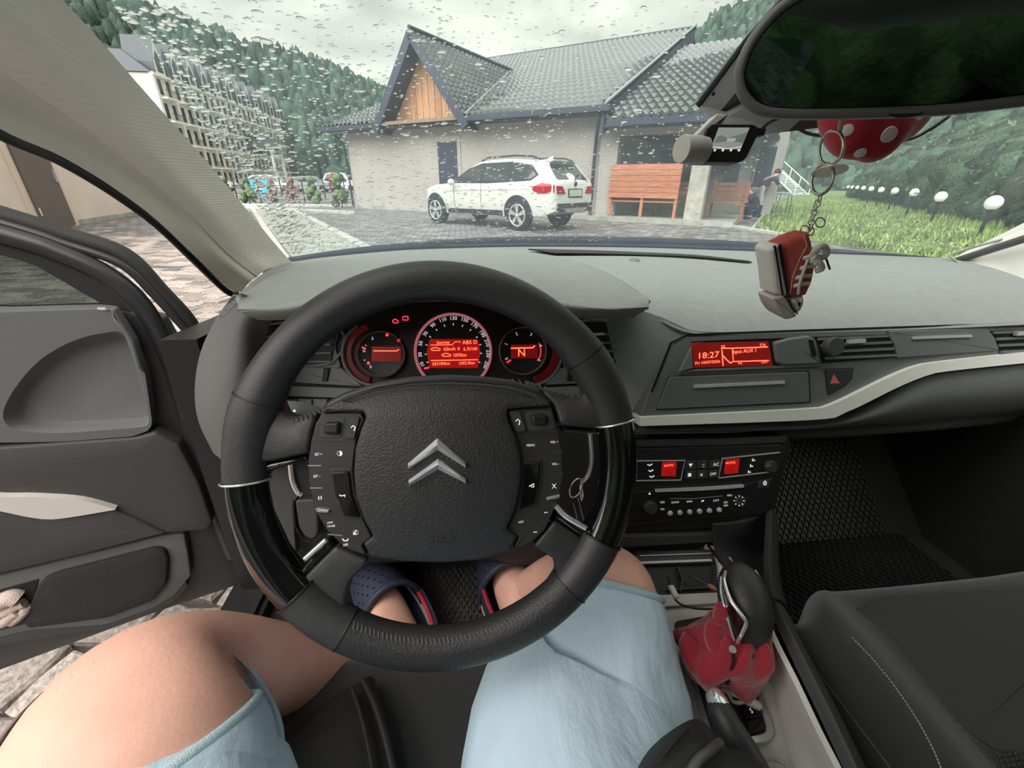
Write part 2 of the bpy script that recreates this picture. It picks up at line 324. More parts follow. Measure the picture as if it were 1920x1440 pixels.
# single pavers, zig-zag outline, bevelled top
def paver_geo(seed=0):
    r = np.random.default_rng(seed); a, b_ = .118, .074; g = .004
    pts = [(-a, -b_), (-a/2, -b_-.010), (0, -b_), (a/2, -b_+.010), (a, -b_), (a+.008, 0), (a, b_), (a/2, b_+.010), (0, b_), (-a/2, b_-.010), (-a, b_), (-a+.008, 0)]
    p = np.array(pts)*.93; p = p+r.normal(0, .0015, p.shape); z = r.normal(0, .002)
    v = [(x, y, -.03) for x, y in p]+[(x, y, -.006+z) for x, y in p]+[(x*.93, y*.88, z) for x, y in p]; n = len(p)
    f = [(i*n+j, i*n+(j+1) % n, (i+1)*n+(j+1) % n, (i+1)*n+j) for i in range(2) for j in range(n)]+[[2*n+j for j in range(n)]]
    return np.array(v), f
PROT = []
for k in range(6):
    v, f = paver_geo(k); me = bpy.data.meshes.new('paver'); me.from_pydata(v.tolist(), [], f); me.materials.append(stone_m); PROT.append((me, v, f))
rot = math.radians(-16); ca, sa = math.cos(rot), math.sin(rot); cand = []
for i in range(-70, 60):
    for j in range(-30, 180):
        lx = i*.236+(j % 2)*.118; ly = j*.148; x = lx*ca-ly*sa-4; y = lx*sa+ly*ca+.0
        if not (-11.3 < x < -.2 and -1.8 < y < 9.5) or (x > -.5 and y < 2.4): continue
        if x > -.55 and y < 2.6: continue
        d = A([x, y, -1.]); z = d@FW
        if z < .2: continue
        pxx = 960+FPX*(d@RT)/z; pyy = 720-FPX*(d@UP)/z
        vis = (-60 < pxx < 440 and 395 < pyy < 1500 and (pyy < 640 or pyy > 1080))
        cand.append((0 if vis else 1, x*x+y*y, x, y))
cand.sort(); st = MB()
for k, (nv, d2, x, y) in enumerate(cand):
    me, v, f = PROT[k % 6]; an = rot+(math.pi if k % 4 > 1 else 0)
    if k < 300:
        o = bpy.data.objects.new('paver', me); COL.objects.link(o); o.location = (x, y, 0); o.rotation_euler = (0, 0, an); o.parent = G
    elif nv == 0 or d2 < 12 or d2 < 40 and x < -2:
        c_, s_ = math.cos(an), math.sin(an); st.add(np.stack([v[:, 0]*c_-v[:, 1]*s_+x, v[:, 0]*s_+v[:, 1]*c_+y, v[:, 2]], 1), f)
o = st.build('paver_field', stone_m, G); o['kind'] = 'stuff'
mesh('near_far_fill', [(-14, -2, -.02), (3.0, -2, -.02), (3.0, 5.05, -.02), (-14, 5.05, -.02)], [(0, 1, 2, 3)], ground_m, G)
# concrete path with kerbs, cross strip
def strip(name, a, b, w0, w1, z, m, par):
    return mesh(name, np.vstack([P2(*a), P2(*b), P2(*w0), P2(*w1)])+A([0, 0, z]), [(0, 1, 2, 3)], m, par)
pa = thing('concrete_path', 'light concrete path running towards the hotel from the courtyard', 'path', P2(560, 430)); pa['kind'] = 'structure'; del pa['category']
def slab(name, px4, h, m, par): 
    q = np.array([P2(*p) for p in px4]); v = np.vstack([q-A([0, 0, .02]), q+A([0, 0, h])]); return mesh(name, v, [(0, 1, 2, 3), (4, 5, 6, 7), (0, 1, 5, 4), (1, 2, 6, 5), (2, 3, 7, 6), (3, 0, 4, 7)], m, par)
slab('path_slab', [(478, 393), (541, 392), (690, 476), (560, 500)], .012, conc_m, pa)
kerb_m = mat('kerb_stone', (.55, .55, .52), .8, var=.2, vs=6)
slab('kerb', [(541, 392), (551, 392), (715, 476), (690, 476)], .05, kerb_m, pa)
slab('kerb', [(470, 393), (478, 393), (555, 505), (535, 505)], .05, kerb_m, pa)
slab('cross_kerb', [(452, 389), (665, 399), (665, 402), (452, 393)], .06, kerb_m, pa)
slab('cross_kerb', [(440, 384), (662, 386), (662, 388), (440, 387)], .06, kerb_m, pa)

# ================================================================== gable house
HA = A([-.801, .598, 0]); HB = A([.598, .801, 0]); HP = A([4.03, 13.4, 0])
def Hw(a, b_, z): return HP+HA*a+HB*b_+A([0, 0, z])
HF = Fr(HP, -HA, [0, 0, 1])      # wall plane, x runs right, n faces us
navy_m = mat('dark_blue_grey_metal', (.035, .045, .075), .4, bump=(60, .05)); pine_m = mat('pine_board', (.62, .33, .17), .6, var=.3, vs=6, stretch=(12, 12, 1), island=.18)
tile_m = mat('wet_slate_metal_tile', (.055, .065, .072), .16, var=.3, vs=1.2, spec=.9, coat=.7)
doorb_m = mat('dark_blue_door', (.045, .055, .10), .45)
house = thing('gable_house', 'pale single-storey house with dark tiled roof and pine boarded gable', 'house', Hw(5, 0, 0))
def hbox(name, a0, a1, b0, b1, z0, z1, m, par=house):
    return box(name, Hw((a0+a1)/2, (b0+b1)/2, (z0+z1)/2), (abs(a1-a0), abs(b1-b0), z1-z0), m, par, ax=[HA, HB, [0, 0, 1]])
hbox('wall', 0, 10.5, 0, 12, 0, 2.95, wall_m); hbox('plinth', 0, 10.55, -.03, 0, 0, .12, conc_m)
# roof: real corrugated tile relief
def roofpatch(name, c00, c10, c11, c01, nrow, nwave, clip=None, par=house, amp=.035, res=6):
    """c00-c10 eave, c01-c11 ridge"""
    c00, c10, c11, c01 = map(lambda q: A(q, float), (c00, c10, c11, c01)); nrm = np.cross(c10-c00, c01-c00); nrm /= np.linalg.norm(nrm)
    if nrm[2] < 0: nrm = -nrm
    v = []; f = []; nu = nwave*res
    for i in range(nrow):
        for (tt, hh) in ((i/nrow, .045), ((i+.98)/nrow, .0)):
            for j in range(nu+1):
                s_ = j/nu; p = (c00*(1-s_)+c10*s_)*(1-tt)+(c01*(1-s_)+c11*s_)*tt; v.append(p+nrm*(hh+amp*(.5+.5*math.cos(2*math.pi*s_*nwave))))
    for k in range(2*nrow-1):
        for j in range(nu): f.append((k*(nu+1)+j, k*(nu+1)+j+1, (k+1)*(nu+1)+j+1, (k+1)*(nu+1)+j))
    o = mesh(name, v, f, tile_m, par, smooth=35); return o
sl = .393
def rz(b_): return 2.80+sl*(b_+.6)
# main roof front slope split around the dormer
PK = (6.12, 5.14); DE = 5.33
TILES = set()
def clipped_roof(name, a0, a1, b0, b1, zf, keep, nrow, nwave, res=6, amp=.085):
    """front-slope relief in house coordinates, cells outside keep(a,b) dropped"""
    v = []; f = []; nu = nwave*res; rows = []
    for i in range(nrow):
        for tt, hh in ((i/nrow, .085), ((i+.98)/nrow, 0.)): rows.append((tt, hh))
    for tt, hh in rows:
        for j in range(nu+1):
            a_ = a0+(a1-a0)*j/nu; b_ = b0+(b1-b0)*tt; v.append(Hw(a_, b_, zf(a_, b_)+hh+amp*(.5+.5*math.cos(2*math.pi*nwave*j/nu))))
    for k in range(len(rows)-1):
        for j in range(nu):
            a_ = a0+(a1-a0)*(j+.5)/nu; b_ = b0+(b1-b0)*(rows[k][0]+rows[k+1][0])/2
            if keep(a_, b_) and not ((name, k//2, j//res) in TILES and k % 2 == 0): f.append((k*(nu+1)+j, k*(nu+1)+j+1, (k+1)*(nu+1)+j+1, (k+1)*(nu+1)+j))
    o = mesh(name, v, f, tile_m, house, smooth=35); o['kind'] = 'stuff'
    wa, db = (a1-a0)/nwave, (b1-b0)/nrow; tv = []; tf = []
    for q, (bb, hh) in enumerate(((-.012, .0), (-.012, .10), (db*.98, .012))):
        for j in range(res+1): tv.append(HA*wa*j/res+HB*bb+A([0, 0, (zf(a0, b0+bb)-zf(a0, b0) if name == 'porch_roof' else sl*bb)+hh+amp*(.5+.5*math.cos(2*math.pi*j/res))]))
    for q in range(2): tf += [(q*(res+1)+j, q*(res+1)+j+1, (q+1)*(res+1)+j+1, (q+1)*(res+1)+j) for j in range(res)]
    me = bpy.data.meshes.new('roof_tile'); me.from_pydata([list(map(float, p)) for p in tv], [], tf); me.materials.append(tile_m); me.shade_smooth(); me.set_sharp_from_angle(angle=math.radians(35))
    for (nm_, k, w_) in TILES:
        if nm_ == name:
            t_ = bpy.data.objects.new('roof_tile', me); COL.objects.link(t_); t_.parent = house; a_, b_ = a0+wa*w_, b0+db*k; t_.location = Vector(Hw(a_, b_, zf(a_, b_))-OFF[house.name])
    return o
def dorm_z(a_): return 5.14-abs(a_-6.12)*1.28
hipz = lambda a_, b_: min(rz(b_), 2.80+3.2*(11.1-a_))
cand_ = []
for nm_, A0, A1, B0, B1, nr2, nw2, zfun in (('main_roof', -.2, 11.1, -.6, 9.3, 20, 50, rz), ('porch_roof', -.32, -4.35, -.6, 7.8, 17, 17, lambda b_: 2.50+.393*(b_+.6))):
    for k in range(nr2):
        for w_ in range(nw2):
            a_, b_ = A0+(A1-A0)*(w_+.5)/nw2, B0+(B1-B0)*(k+.5)/nr2
            if nm_ == 'main_roof' and (a_ > 9 or not (rz(b_) > dorm_z(a_)+.25 or abs(a_-6.12) > 2.3)): continue
            p = Hw(a_, b_, zfun(b_))-EYE; z = p@FW; px_, py_ = 960+FPX*(p@RT)/z, 720-FPX*(p@UP)/z
            if px_ < 1385 and py_ > 0: cand_.append((z, nm_, k, w_))
cand_.sort(); TILES |= set(c[1:] for c in cand_[:300])
clipped_roof('main_roof', -.2, 11.1, -.6, 9.3, hipz, lambda a_, b_: rz(b_) > dorm_z(a_)-.05 or abs(a_-6.12) > 1.85, 20, 50)
mesh('rear_roof', [Hw(-.2, 9.3, 6.69), Hw(9.9, 9.3, 6.69), Hw(11.1, 19, 2.9), Hw(-.2, 19, 2.9)], [(0, 1, 2, 3)], tile_m, house)
mesh('hip_side', [Hw(11.1, -.6, 2.8), Hw(11.1, 19, 2.9), Hw(9.88, 9.3, 6.67)], [(0, 1, 2)], tile_m, house)
for sgn in (-1, 1):   # dormer slopes: boards down the pitch
    v = []; f = []; ns_ = 30; nb = 96
    for i in range(ns_//2):
        for tt, hh in ((i/(ns_//2), .04), ((i+.98)/(ns_//2), 0)):
            for j in range(nb+1):
                b_ = -.75+(6.2)*j/nb; d = (1-tt)*1.92; z = 5.14-d*1.28; v.append(Hw(6.12+sgn*d, b_, z+.06+hh*1.5+.04*math.cos(2*math.pi*24*j/nb)))
    rr = ns_
    for k in range(rr-1):
        for j in range(nb):
            tt = (k+.5)/rr; d = (1-tt)*1.92; z = 5.14-d*1.28; b_ = -.75+6.2*(j+.5)/nb
            if z > rz(b_)-.12: f.append((k*(nb+1)+j, k*(nb+1)+j+1, (k+1)*(nb+1)+j+1, (k+1)*(nb+1)+j))
    mesh('dormer_roof', v, f, tile_m, house, smooth=35)
    e = [Hw(6.12, -.78, 5.2), Hw(6.12+sgn*1.98, -.78, 5.2-1.98*1.28)]
    m = MB(); dv = e[1]-e[0]; ln = np.linalg.norm(dv); m.box((e[0]+e[1])/2-A([0, 0, .1]), (ln, .05, .26), [dv/ln, HB, np.cross(dv/ln, HB)]); m.build('barge_board', navy_m, house)
    # soffit
    mesh('soffit', [Hw(6.12, -.75, 5.03), Hw(6.12+sgn*1.95, -.75, 5.03-1.95*1.28), Hw(6.12+sgn*1.95, .02, 5.03-1.95*1.28), Hw(6.12, .02, 5.03)], [(0, 1, 2, 3)], navy_m, house)
tube('ridge_cap', [Hw(6.12, -.8, 5.26), Hw(6.12, 5.4, 5.26)], .06, navy_m, house, n=8)
tube('ridge_cap', [Hw(-.3, 9.3, 6.76), Hw(9.9, 9.3, 6.76)], .07, navy_m, house, n=8)
vm = mat('valley_zinc', (.45, .5, .52), .35, .4)
vp = [Hw(6.12-d, ((5.14-d*1.28)-2.80)/sl-.6, 5.14-d*1.28+.12) for d in (0.02, .6, 1.2, 1.78)]
tube('valley_flashing', vp, .035, vm, house, n=6)
# gable planks
a0, a1 = 4.62, 7.86; npl = 24
for i in range(npl):
    l_, r_ = a0+(a1-a0)*i/npl+.006, a0+(a1-a0)*(i+1)/npl-.006
    zt = lambda q: 4.98-abs(q-6.12)*1.28
    zl, zr = max(2.92, zt(l_)), max(2.92, zt(r_)); bf = -.10-(.012 if i % 2 else 0)
    v = [Hw(l_, bf, 2.9), Hw(r_, bf, 2.9), Hw(r_, bf, zr), Hw(l_, bf, zl), Hw(l_, -.02, 2.9), Hw(r_, -.02, 2.9), Hw(r_, -.02, zr), Hw(l_, -.02, zl)]
    mesh('plank', v, [(0, 1, 2, 3), (0, 4, 5, 1), (1, 5, 6, 2), (2, 6, 7, 3), (3, 7, 4, 0)], pine_m, house)
mesh('gable_backing', [Hw(a0, -.02, 2.9), Hw(a1, -.02, 2.9), Hw(6.12, -.02, 5.1)], [(0, 1, 2)], pine_m, house)
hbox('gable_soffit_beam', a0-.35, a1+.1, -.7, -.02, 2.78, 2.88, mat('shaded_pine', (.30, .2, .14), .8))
# fascia + gutters, door, downpipes
hbox('gutter', -.45, 4.3, -.78, -.6, 2.72, 2.86, navy_m); hbox('gutter', 8.0, 11.2, -.78, -.6, 2.72, 2.86, navy_m); hbox('eaves_soffit', -.45, 11.1, -.62, 0, 2.70, 2.74, navy_m)
hbox('door_frame', 4.93, 6.06, -.03, 0, 0, 2.42, wall_m); hd = hbox('entrance_door', 5.08, 5.90, -.055, 0, .02, 2.26, doorb_m); hbox('door_handle', 5.14, 5.17, -.09, -.05, 1.0, 1.12, chrome_m, hd)
tube('downpipe', [Hw(-.15, -.66, 2.7), Hw(-.05, -.4, 2.45), Hw(.08, -.12, 2.2), Hw(.1, -.1, 1.2), Hw(.1, -.1, .2), Hw(0, -.2, .06)], .05, navy_m, house)
tube('downpipe', [Hw(10.5, -.5, 2.6), Hw(10.55, -.1, 2.3), Hw(10.55, -.08, .1)], .045, navy_m, house)
# verge wall between the two roofs
mesh('verge_board', [Hw(-.22, -.62, 2.72), Hw(-.22, 9.3, 6.7), Hw(-.22, 9.3, 5.8), Hw(-.22, -.62, 2.2), Hw(-.28, -.62, 2.72), Hw(-.28, 9.3, 6.7), Hw(-.28, 9.3, 5.8), Hw(-.28, -.62, 2.2)], [(0, 1, 2, 3), (4, 5, 6, 7), (0, 1, 5, 4), (3, 2, 6, 7), (0, 3, 7, 4)], navy_m, house)
tube('verge_flashing', [Hw(-.28, -.66, 2.9), Hw(-.28, 9.3, 6.86)], .05, vm, house, n=6)
# porch wing
pz = lambda a_, b_: 2.50+.393*(b_+.6)
clipped_roof('porch_roof', -.32, -4.35, -.6, 7.8, pz, lambda a_, b_: True, 17, 17)
hbox('porch_gutter', -4.45, -.4, -.78, -.6, 2.36, 2.52, navy_m); hbox('porch_soffit', -4.35, -.3, -.6, 5.3, 2.36, 2.42, navy_m)
hbox('porch_wall', -4.6, 0, 5.2, 11, 0, 2.6, wall_m); hbox('porch_ceiling_beam', -4.2, -.1, -.05, .15, 2.2, 2.38, wall_m)
hbox('porch_slab', -3.9, .1, -.35, 5.2, 0, .13, conc_m); hbox('column', -3.05, -2.62, -.15, .25, .13, 2.3, mat('concrete_column', (.50, .48, .42), .85, var=.2, vs=5))
hbox('corner_pier', -.55, -.02, -.02, .3, .13, 2.36, wall_m); mesh('porch_gable', [Hw(-4.3, 2.4, 2.5), Hw(-4.3, 7.8, 5.6), Hw(-4.3, 11, 2.5)], [(0, 1, 2)], wall_m, house)
glz = mat('dark_window_glass', (.05, .07, .10), .08, coat=.8)
for (x0, x1) in ((-1.35, -.5), (-2.4, -1.7), (-3.4, -2.8), (-4.4, -3.8)):
    fr_ = hbox('porch_window', x0, x1, 5.12, 5.22, .75, 2.2, mat('window_frame_grey', (.5, .5, .5), .6) if x0 == -1.35 else bpy.data.materials['window_frame_grey']); hbox('pane', x0+.05, x1-.05, 5.10, 5.14, .8, 2.15, glz, fr_)
# left building with dark door
LB = thing('plastered_building', 'pinkish plastered building with a dark metal door, beyond the open car door', 'building', (-9.5, 12, 0))
q0 = P2(130, 425); q1 = P2(252, 405); dd = (q1-q0)/np.linalg.norm(q1-q0); nb_ = A([dd[1], -dd[0], 0])
def lbox(name, s0, s1, n0, n1, z0, z1, m, par=LB): return box(name, q0+dd*(s0+s1)/2+nb_*(n0+n1)/2+A([0, 0, (z0+z1)/2]), (abs(s1-s0), abs(n1-n0), z1-z0), m, par, ax=[dd, nb_, [0, 0, 1]])
lbox('wall', -9, 3.9, -6, 0, 0, 4.2, wallp_m); ld_m = mat('dark_brown_metal', (.17, .135, .125), .5)
LF = Fr(q0, dd, [0, 0, 1])
dl, dr_ = LF.px(73, 416)[0], LF.px(133, 413)[0]
lbox('door_surround', dl-.2, dr_+.2, 0, .03, 0, 2.55, mat('cream_trim', (.85, .70, .60), .8)); ldoor = lbox('entrance_door', dl, dr_, 0, .07, .03, 2.25, ld_m)
lbox('door_handle', dr_-.14, dr_-.08, .07, .1, .95, 1.2, chrome_m, ldoor); lbox('peephole', (dl+dr_)/2-.02, (dl+dr_)/2+.02, .07, .08, 1.5, 1.54, chrome_m, ldoor)
lbox('hinge', dl+.02, dl+.05, .07, .09, 1.8, 1.95, chrome_m, ldoor); lbox('hinge', dl+.02, dl+.05, .07, .09, .3, .45, chrome_m, ldoor)
lbox('plinth', -9, 3.95, 0, .02, 0, .12, conc_m); lbox('roof_edge', -9.2, 4.2, -6, .5, 4.2, 4.4, navy_m)
tube('downpipe', [q0+dd*3.7+nb_*.08+A([0, 0, 4]), q0+dd*3.7+nb_*.08+A([0, 0, .1])], .05, navy_m, LB)

# ================================================================== hotel
hot = thing('hotel_building', 'long cream five-storey hotel with rows of balconies and spiky white roof dormers', 'building', (-36, 66, 0))
HX0 = A([-36.3, 65.7, 0]); hd_ = A([-1.2, 44.3, 0]); HLn = np.linalg.norm(hd_); hd_ = hd_/HLn; hn = A([hd_[1], -hd_[0], 0])
def tb(name, s0, s1, n0, n1, z0, z1, m, par=hot): return box(name, HX0+hd_*(s0+s1)/2+hn*(n0+n1)/2+A([0, 0, (z0+z1)/2]), (abs(s1-s0), abs(n1-n0), z1-z0), m, par, ax=[hd_, hn, [0, 0, 1]])
hw_m = mat('hotel_cream', (.78, .77, .66), .85, var=.08, vs=.3); hr_m = mat('hotel_roof', (.06, .075, .09), .5); hg_m = mat('hotel_dark_glass', (.05, .065, .07), .15); hwh = mat('hotel_white', (.85, .85, .8), .7)
rail_m = mat('hotel_railing', (.08, .08, .08), .5)
tb('wall', 0, HLn, -14, 0, 0, 12.6, hw_m)
mesh('roof', [HX0+hd_*a_+hn*b_+A([0, 0, z_]) for a_, b_, z_ in ((-.5, .4, 12.6), (HLn+.5, .4, 12.6), (HLn+.5, -14.4, 12.6), (-.5, -14.4, 12.6), (1, -3, 15), (HLn-1, -3, 15), (HLn-1, -11, 15), (1, -11, 15))], [(0, 1, 5, 4), (1, 2, 6, 5), (2, 3, 7, 6), (3, 0, 4, 7), (4, 5, 6, 7)], hr_m, hot)
tb('cornice', -.3, HLn+.3, 0, .5, 12.4, 12.7, hwh); nbay = 12; bw = HLn/nbay
for i in range(nbay):
    s0 = i*bw; tb('pilaster', s0-.25, s0+.25, 0, .35, 0, 12.5, hwh)
    for fl in range(5):
        z0 = .3+fl*2.5
        for k in (0, 1):
            w0 = s0+.8+k*(bw/2-.1); wn = tb('window', w0, w0+.95, -.02, .06, z0+.15, z0+2.0, hwh); tb('pane', w0+.1, w0+.85, .05, .08, z0+.25, z0+1.9, hg_m, wn)
        if fl: tb('balcony', s0+.45, s0+bw-.45, 0, 1.0, z0-.2, z0-.02, hwh); 
        if fl:
            m = MB(); 
            for q in range(9): c = HX0+hd_*(s0+.5+q*(bw-1)/8)+hn*.98; m.box(c+A([0, 0, z0+.35]), (.05, .05, .75))
            c = HX0+hd_*(s0+bw/2)+hn*.98+A([0, 0, z0+.75]); m.box(c, (bw-.9, .06, .06), [hd_, hn, [0, 0, 1]]); m.build('balcony_rail', rail_m, hot)
    c = HX0+hd_*(s0+bw/2); w_ = .95
    v = [c+hd_*x+hn*y+A([0, 0, z]) for x, y, z in ((-w_, .3, 12.6), (w_, .3, 12.6), (w_, .3, 13.9), (0, .3, 16.6), (-w_, .3, 13.9), (-w_, -3, 12.6), (w_, -3, 12.6), (w_, -3, 13.9), (0, -3, 16.6), (-w_, -3, 13.9))]
    dm = mesh('dormer', v, [(5, 6, 7, 8, 9), (2, 3, 8, 7), (3, 4, 9, 8), (0, 4, 9, 5), (1, 2, 7, 6)], hr_m, hot); mesh('dormer_front', [q+hn*.02 for q in v[:5]], [(0, 1, 2, 3, 4)], hwh, dm)
    mesh('dormer_window', [c+hd_*x+hn*.33+A([0, 0, z]) for x, z in ((-.6, 12.9), (.6, 12.9), (.6, 14.3), (0, 15.2), (-.6, 14.3))], [(0, 1, 2, 3, 4)], hg_m, dm)
    tube('spire', [c+hd_*bw/2+hn*.2+A([0, 0, z]) for z in (12.5, 14.5, 15.8)], A([.45, .3, .02]), hr_m, hot, n=6)
tb('entrance_canopy_post', 23, 23.3, 3.8, 4.1, 0, 6.4, hwh); tb('entrance_canopy_post', 28, 28.3, 3.8, 4.1, 0, 6.4, hwh)
mesh('entrance_canopy_roof', [HX0+hd_*a_+hn*b_+A([0, 0, z_]) for a_, b_, z_ in ((22.3, 4.6, 6.2), (29, 4.6, 6.2), (29, .1, 6.2), (22.3, .1, 6.2), (23.4, 2.4, 8.2), (28, 2.4, 8.2), (28, .1, 8.2), (23.4, .1, 8.2))], [(0, 1, 5, 4), (1, 2, 6, 5), (2, 3, 7, 6), (3, 0, 4, 7), (4, 5, 6, 7), (0, 1, 2, 3)], hr_m, hot)


# ================================================================== wooded hills (forest nobody could count)
def ico():
    bm = bmesh.new(); bmesh.ops.create_icosphere(bm, subdivisions=1, radius=1); v = np.array([q.co[:] for q in bm.verts]); f = np.array([[q.index for q in p.verts] for p in bm.faces]); bm.free(); return v, f
IV, IF = ico()
def ico2():
    bm = bmesh.new(); bmesh.ops.create_icosphere(bm, subdivisions=2, radius=1); v = np.array([q.co[:] for q in bm.verts]); f = np.array([[q.index for q in p.verts] for p in bm.faces]); bm.free(); return v, f
IV2, IF2 = ico2()
def fastmesh(name, v, f, m, parent=None, smooth=False, loc=(0, 0, 0), **k):
    me = bpy.data.meshes.new(name); nv, nf, nk = len(v), len(f), f.shape[1]; me.vertices.add(nv); me.vertices.foreach_set('co', (v-A(loc)).ravel()); me.loops.add(nf*nk); me.loops.foreach_set('vertex_index', f.ravel().astype(np.int32))
    me.polygons.add(nf); me.polygons.foreach_set('loop_start', np.arange(0, nf*nk, nk, dtype=np.int32)); me.update(calc_edges=True); me.materials.append(m)
    if smooth: me.shade_smooth()
    o = bpy.data.objects.new(name, me); COL.objects.link(o)
    if parent: o.parent = parent
    else: o.location = loc
    OFF[o.name] = A(loc, float)
    return tag(o, **k)
def blobs(C, R, iv=IV, jf=IF, jit=.25):
    n = len(C); k = len(iv); r = 1+rng.uniform(-jit, jit, (n, k, 1)); v = C[:, None, :]+iv[None]*R[:, None, :]*r; f = jf[None]+(np.arange(n)*k)[:, None, None]; return v.reshape(-1, 3), f.reshape(-1, 3)
forest_m = mat('forest_green', (.045, .078, .06), .9, var=.5, vs=.25, island=.4, bump=(2, .8), bdist=.3)
hill_m = mat('hillside', (.06, .11, .06), 1, var=.3, vs=.1)
def skyline(px, py, dist):
    r = ray(px, py); r = r/np.hypot(r[0], r[1]); return EYE+r*dist
def hill(name, sk, d0, d1, nrad, dens, sz, label, foot=0.):
    """slope rising from distance d0 (ground) to the skyline at d1"""
    sk = np.array([skyline(x, y, d1) for x, y in sk]); S = crom(sk, 8); rows = []
    for i in range(nrad):
        t_ = i/(nrad-1); rr = (d0+(d1-d0)*t_)/d1; R_ = S.copy(); R_[:, :2] *= rr; R_[:, 2] = foot+(S[:, 2]-foot)*(t_**.9); rows.append(R_)
    G_ = np.array(rows); a, b_ = G_.shape[:2]; f = np.array([(i*b_+j, i*b_+j+1, (i+1)*b_+j+1, (i+1)*b_+j) for i in range(a-1) for j in range(b_-1)])
    root = thing(name, None, None); root['kind'] = 'structure'
    fastmesh('slope', G_.reshape(-1, 3)-A([0, 0, .5]), f, hill_m, root, True)
    n = dens; ti = rng.uniform(0, a-1.001, n); ui = rng.uniform(0, b_-1.001, n); ti[:n//5] = a-1.02; i0, j0 = ti.astype(int), ui.astype(int); ft, fu = (ti-i0)[:, None], (ui-j0)[:, None]
    C = (G_[i0, j0]*(1-ft)+G_[i0+1, j0]*ft)*(1-fu)+(G_[i0, j0+1]*(1-ft)+G_[i0+1, j0+1]*ft)*fu
    s_ = sz*rng.uniform(.5, 1.3, (n, 1)); con = rng.uniform(0, 1, (n, 1)) < .4; R_ = np.hstack([s_*np.where(con, .6, 1), s_*np.where(con, .6, 1), s_*np.where(con, 1.9, 1.15)]); C = C+np.hstack([0*s_, 0*s_, R_[:, 2:]*.5])
    v, f = blobs(C, R_, IV2, IF2, .22); o = fastmesh('forest', v, f, forest_m, root); o['kind'] = 'stuff'; return root
hill('wooded_hill', [(-900, -700), (-300, -300), (60, -40), (150, 15), (280, 55), (400, 97), (480, 130), (560, 142), (640, 168), (690, 192), (760, 215), (900, 240), (1100, 240), (1200, 200), (1320, 82), (1400, 45), (1460, 10), (1560, -60), (1750, -180), (2100, -300), (2600, -500)], 118, 200, 14, 9500, 2.3, '')
# hill behind the car, for the mirror
bh = thing('rear_wooded_hill', None, None); bh['kind'] = 'structure'
n = 2600; ang = rng.uniform(math.radians(200), math.radians(400), n); rr = rng.uniform(16, 34, n); C = np.stack([rr*np.cos(ang), rr*np.sin(ang), (rr-14)*.85*rng.uniform(0, 1, n)**.6+rng.uniform(0, 1.2, n)], 1); C = C[(C[:, 1] < 6) & ~((C[:, 0] < -8) & (C[:, 1] > -6))]
C = C[~((C[:, 0] > 10) & (C[:, 1] > 1))]
R_ = rng.uniform(.8, 2.0, (len(C), 1))*A([[1, 1, 1.2]]); v, f = blobs(C, R_, IV2, IF2, .25)
leaf_m = mat('leaf_green', (.12, .19, .075), .7, var=.6, vs=1.5, island=.5, bump=(8, 1), bdist=.1)
o = fastmesh('rear_thicket', v, f, leaf_m, bh); o['kind'] = 'stuff'
# ================================================================== skin-modifier bodies
def skin_geo(joints, edges, radii, sub=2, root=0):
    me = bpy.data.meshes.new('s'); me.from_pydata([tuple(map(float, j)) for j in joints], edges, []); ob = bpy.data.objects.new('s', me); COL.objects.link(ob)
    m = ob.modifiers.new('Skin', 'SKIN'); m.use_smooth_shade = True; s = ob.modifiers.new('Sub', 'SUBSURF'); s.levels = sub; s.render_levels = sub
    if not me.skin_vertices: me.attributes
    for i, r in enumerate(radii):
        r = (r, r) if np.isscalar(r) else r; me.skin_vertices[0].data[i].radius = r; me.skin_vertices[0].data[i].use_root = (i == root)
    dg = bpy.context.evaluated_depsgraph_get(); dg.update(); m2 = bpy.data.meshes.new_from_object(ob.evaluated_get(dg)); bpy.data.objects.remove(ob)
    v = np.array([q.co[:] for q in m2.vertices]); f = [list(p.vertices) for p in m2.polygons]; return v, f
skin_m = mat('skin', (.82, .45, .36), .5, var=.12, vs=14, bump=(220, .25), bdist=.0012); hair_m = mat('dark_hair', (.03, .022, .018), .8)

# ================================================================== white SUV
car = thing('parked_car', 'white crossover car parked beside the pale gabled house', 'car', (.4, 11.4, 0))
cR = A([1.353, 10.306, 0]); cF = A([-.586, 12.376, 0]); cx = (cF-cR)/np.linalg.norm(cF-cR); cl = A([-cx[1], cx[0], 0]); c0 = cR-cl*.78
def cw(x, y, z): return c0+cx*x*1.03+cl*y+A([0, 0, z*(.965 if z > .7 else 1)+(0 if z <= .7 else .0245)])
ZT = [(-.93, .62), (-.92, .80), (-.90, .98), (-.86, 1.06), (-.70, 1.22), (-.52, 1.43), (-.42, 1.475), (-.1, 1.50), (.5, 1.535), (1.0, 1.52), (1.35, 1.47), (1.7, 1.30), (2.1, 1.06), (2.3, 1.0), (2.8, .96), (3.2, .86), (3.42, .72), (3.48, .55)]
ZBt = [(-.93, .45), (-.7, .36), (0, .30), (2.8, .28), (3.3, .3), (3.48, .38)]
PL = [(-.93, .70), (-.88, .80), (-.6, .875), (0, .90), (2.6, .90), (3.1, .84), (3.35, .70), (3.48, .50)]
ip = lambda T, x: float(np.interp(x, [q[0] for q in T], [q[1] for q in T]))
def hw(x, z): return ip(PL, x)*(1-.25*max(0, (z-.93)/.6)**1.15)*(1-.05*max(0, (.55-z)/.25))
xs = np.unique(np.concatenate([np.linspace(-.93, 3.48, 60), [q[0] for q in ZT]])); v = []; nz = 14
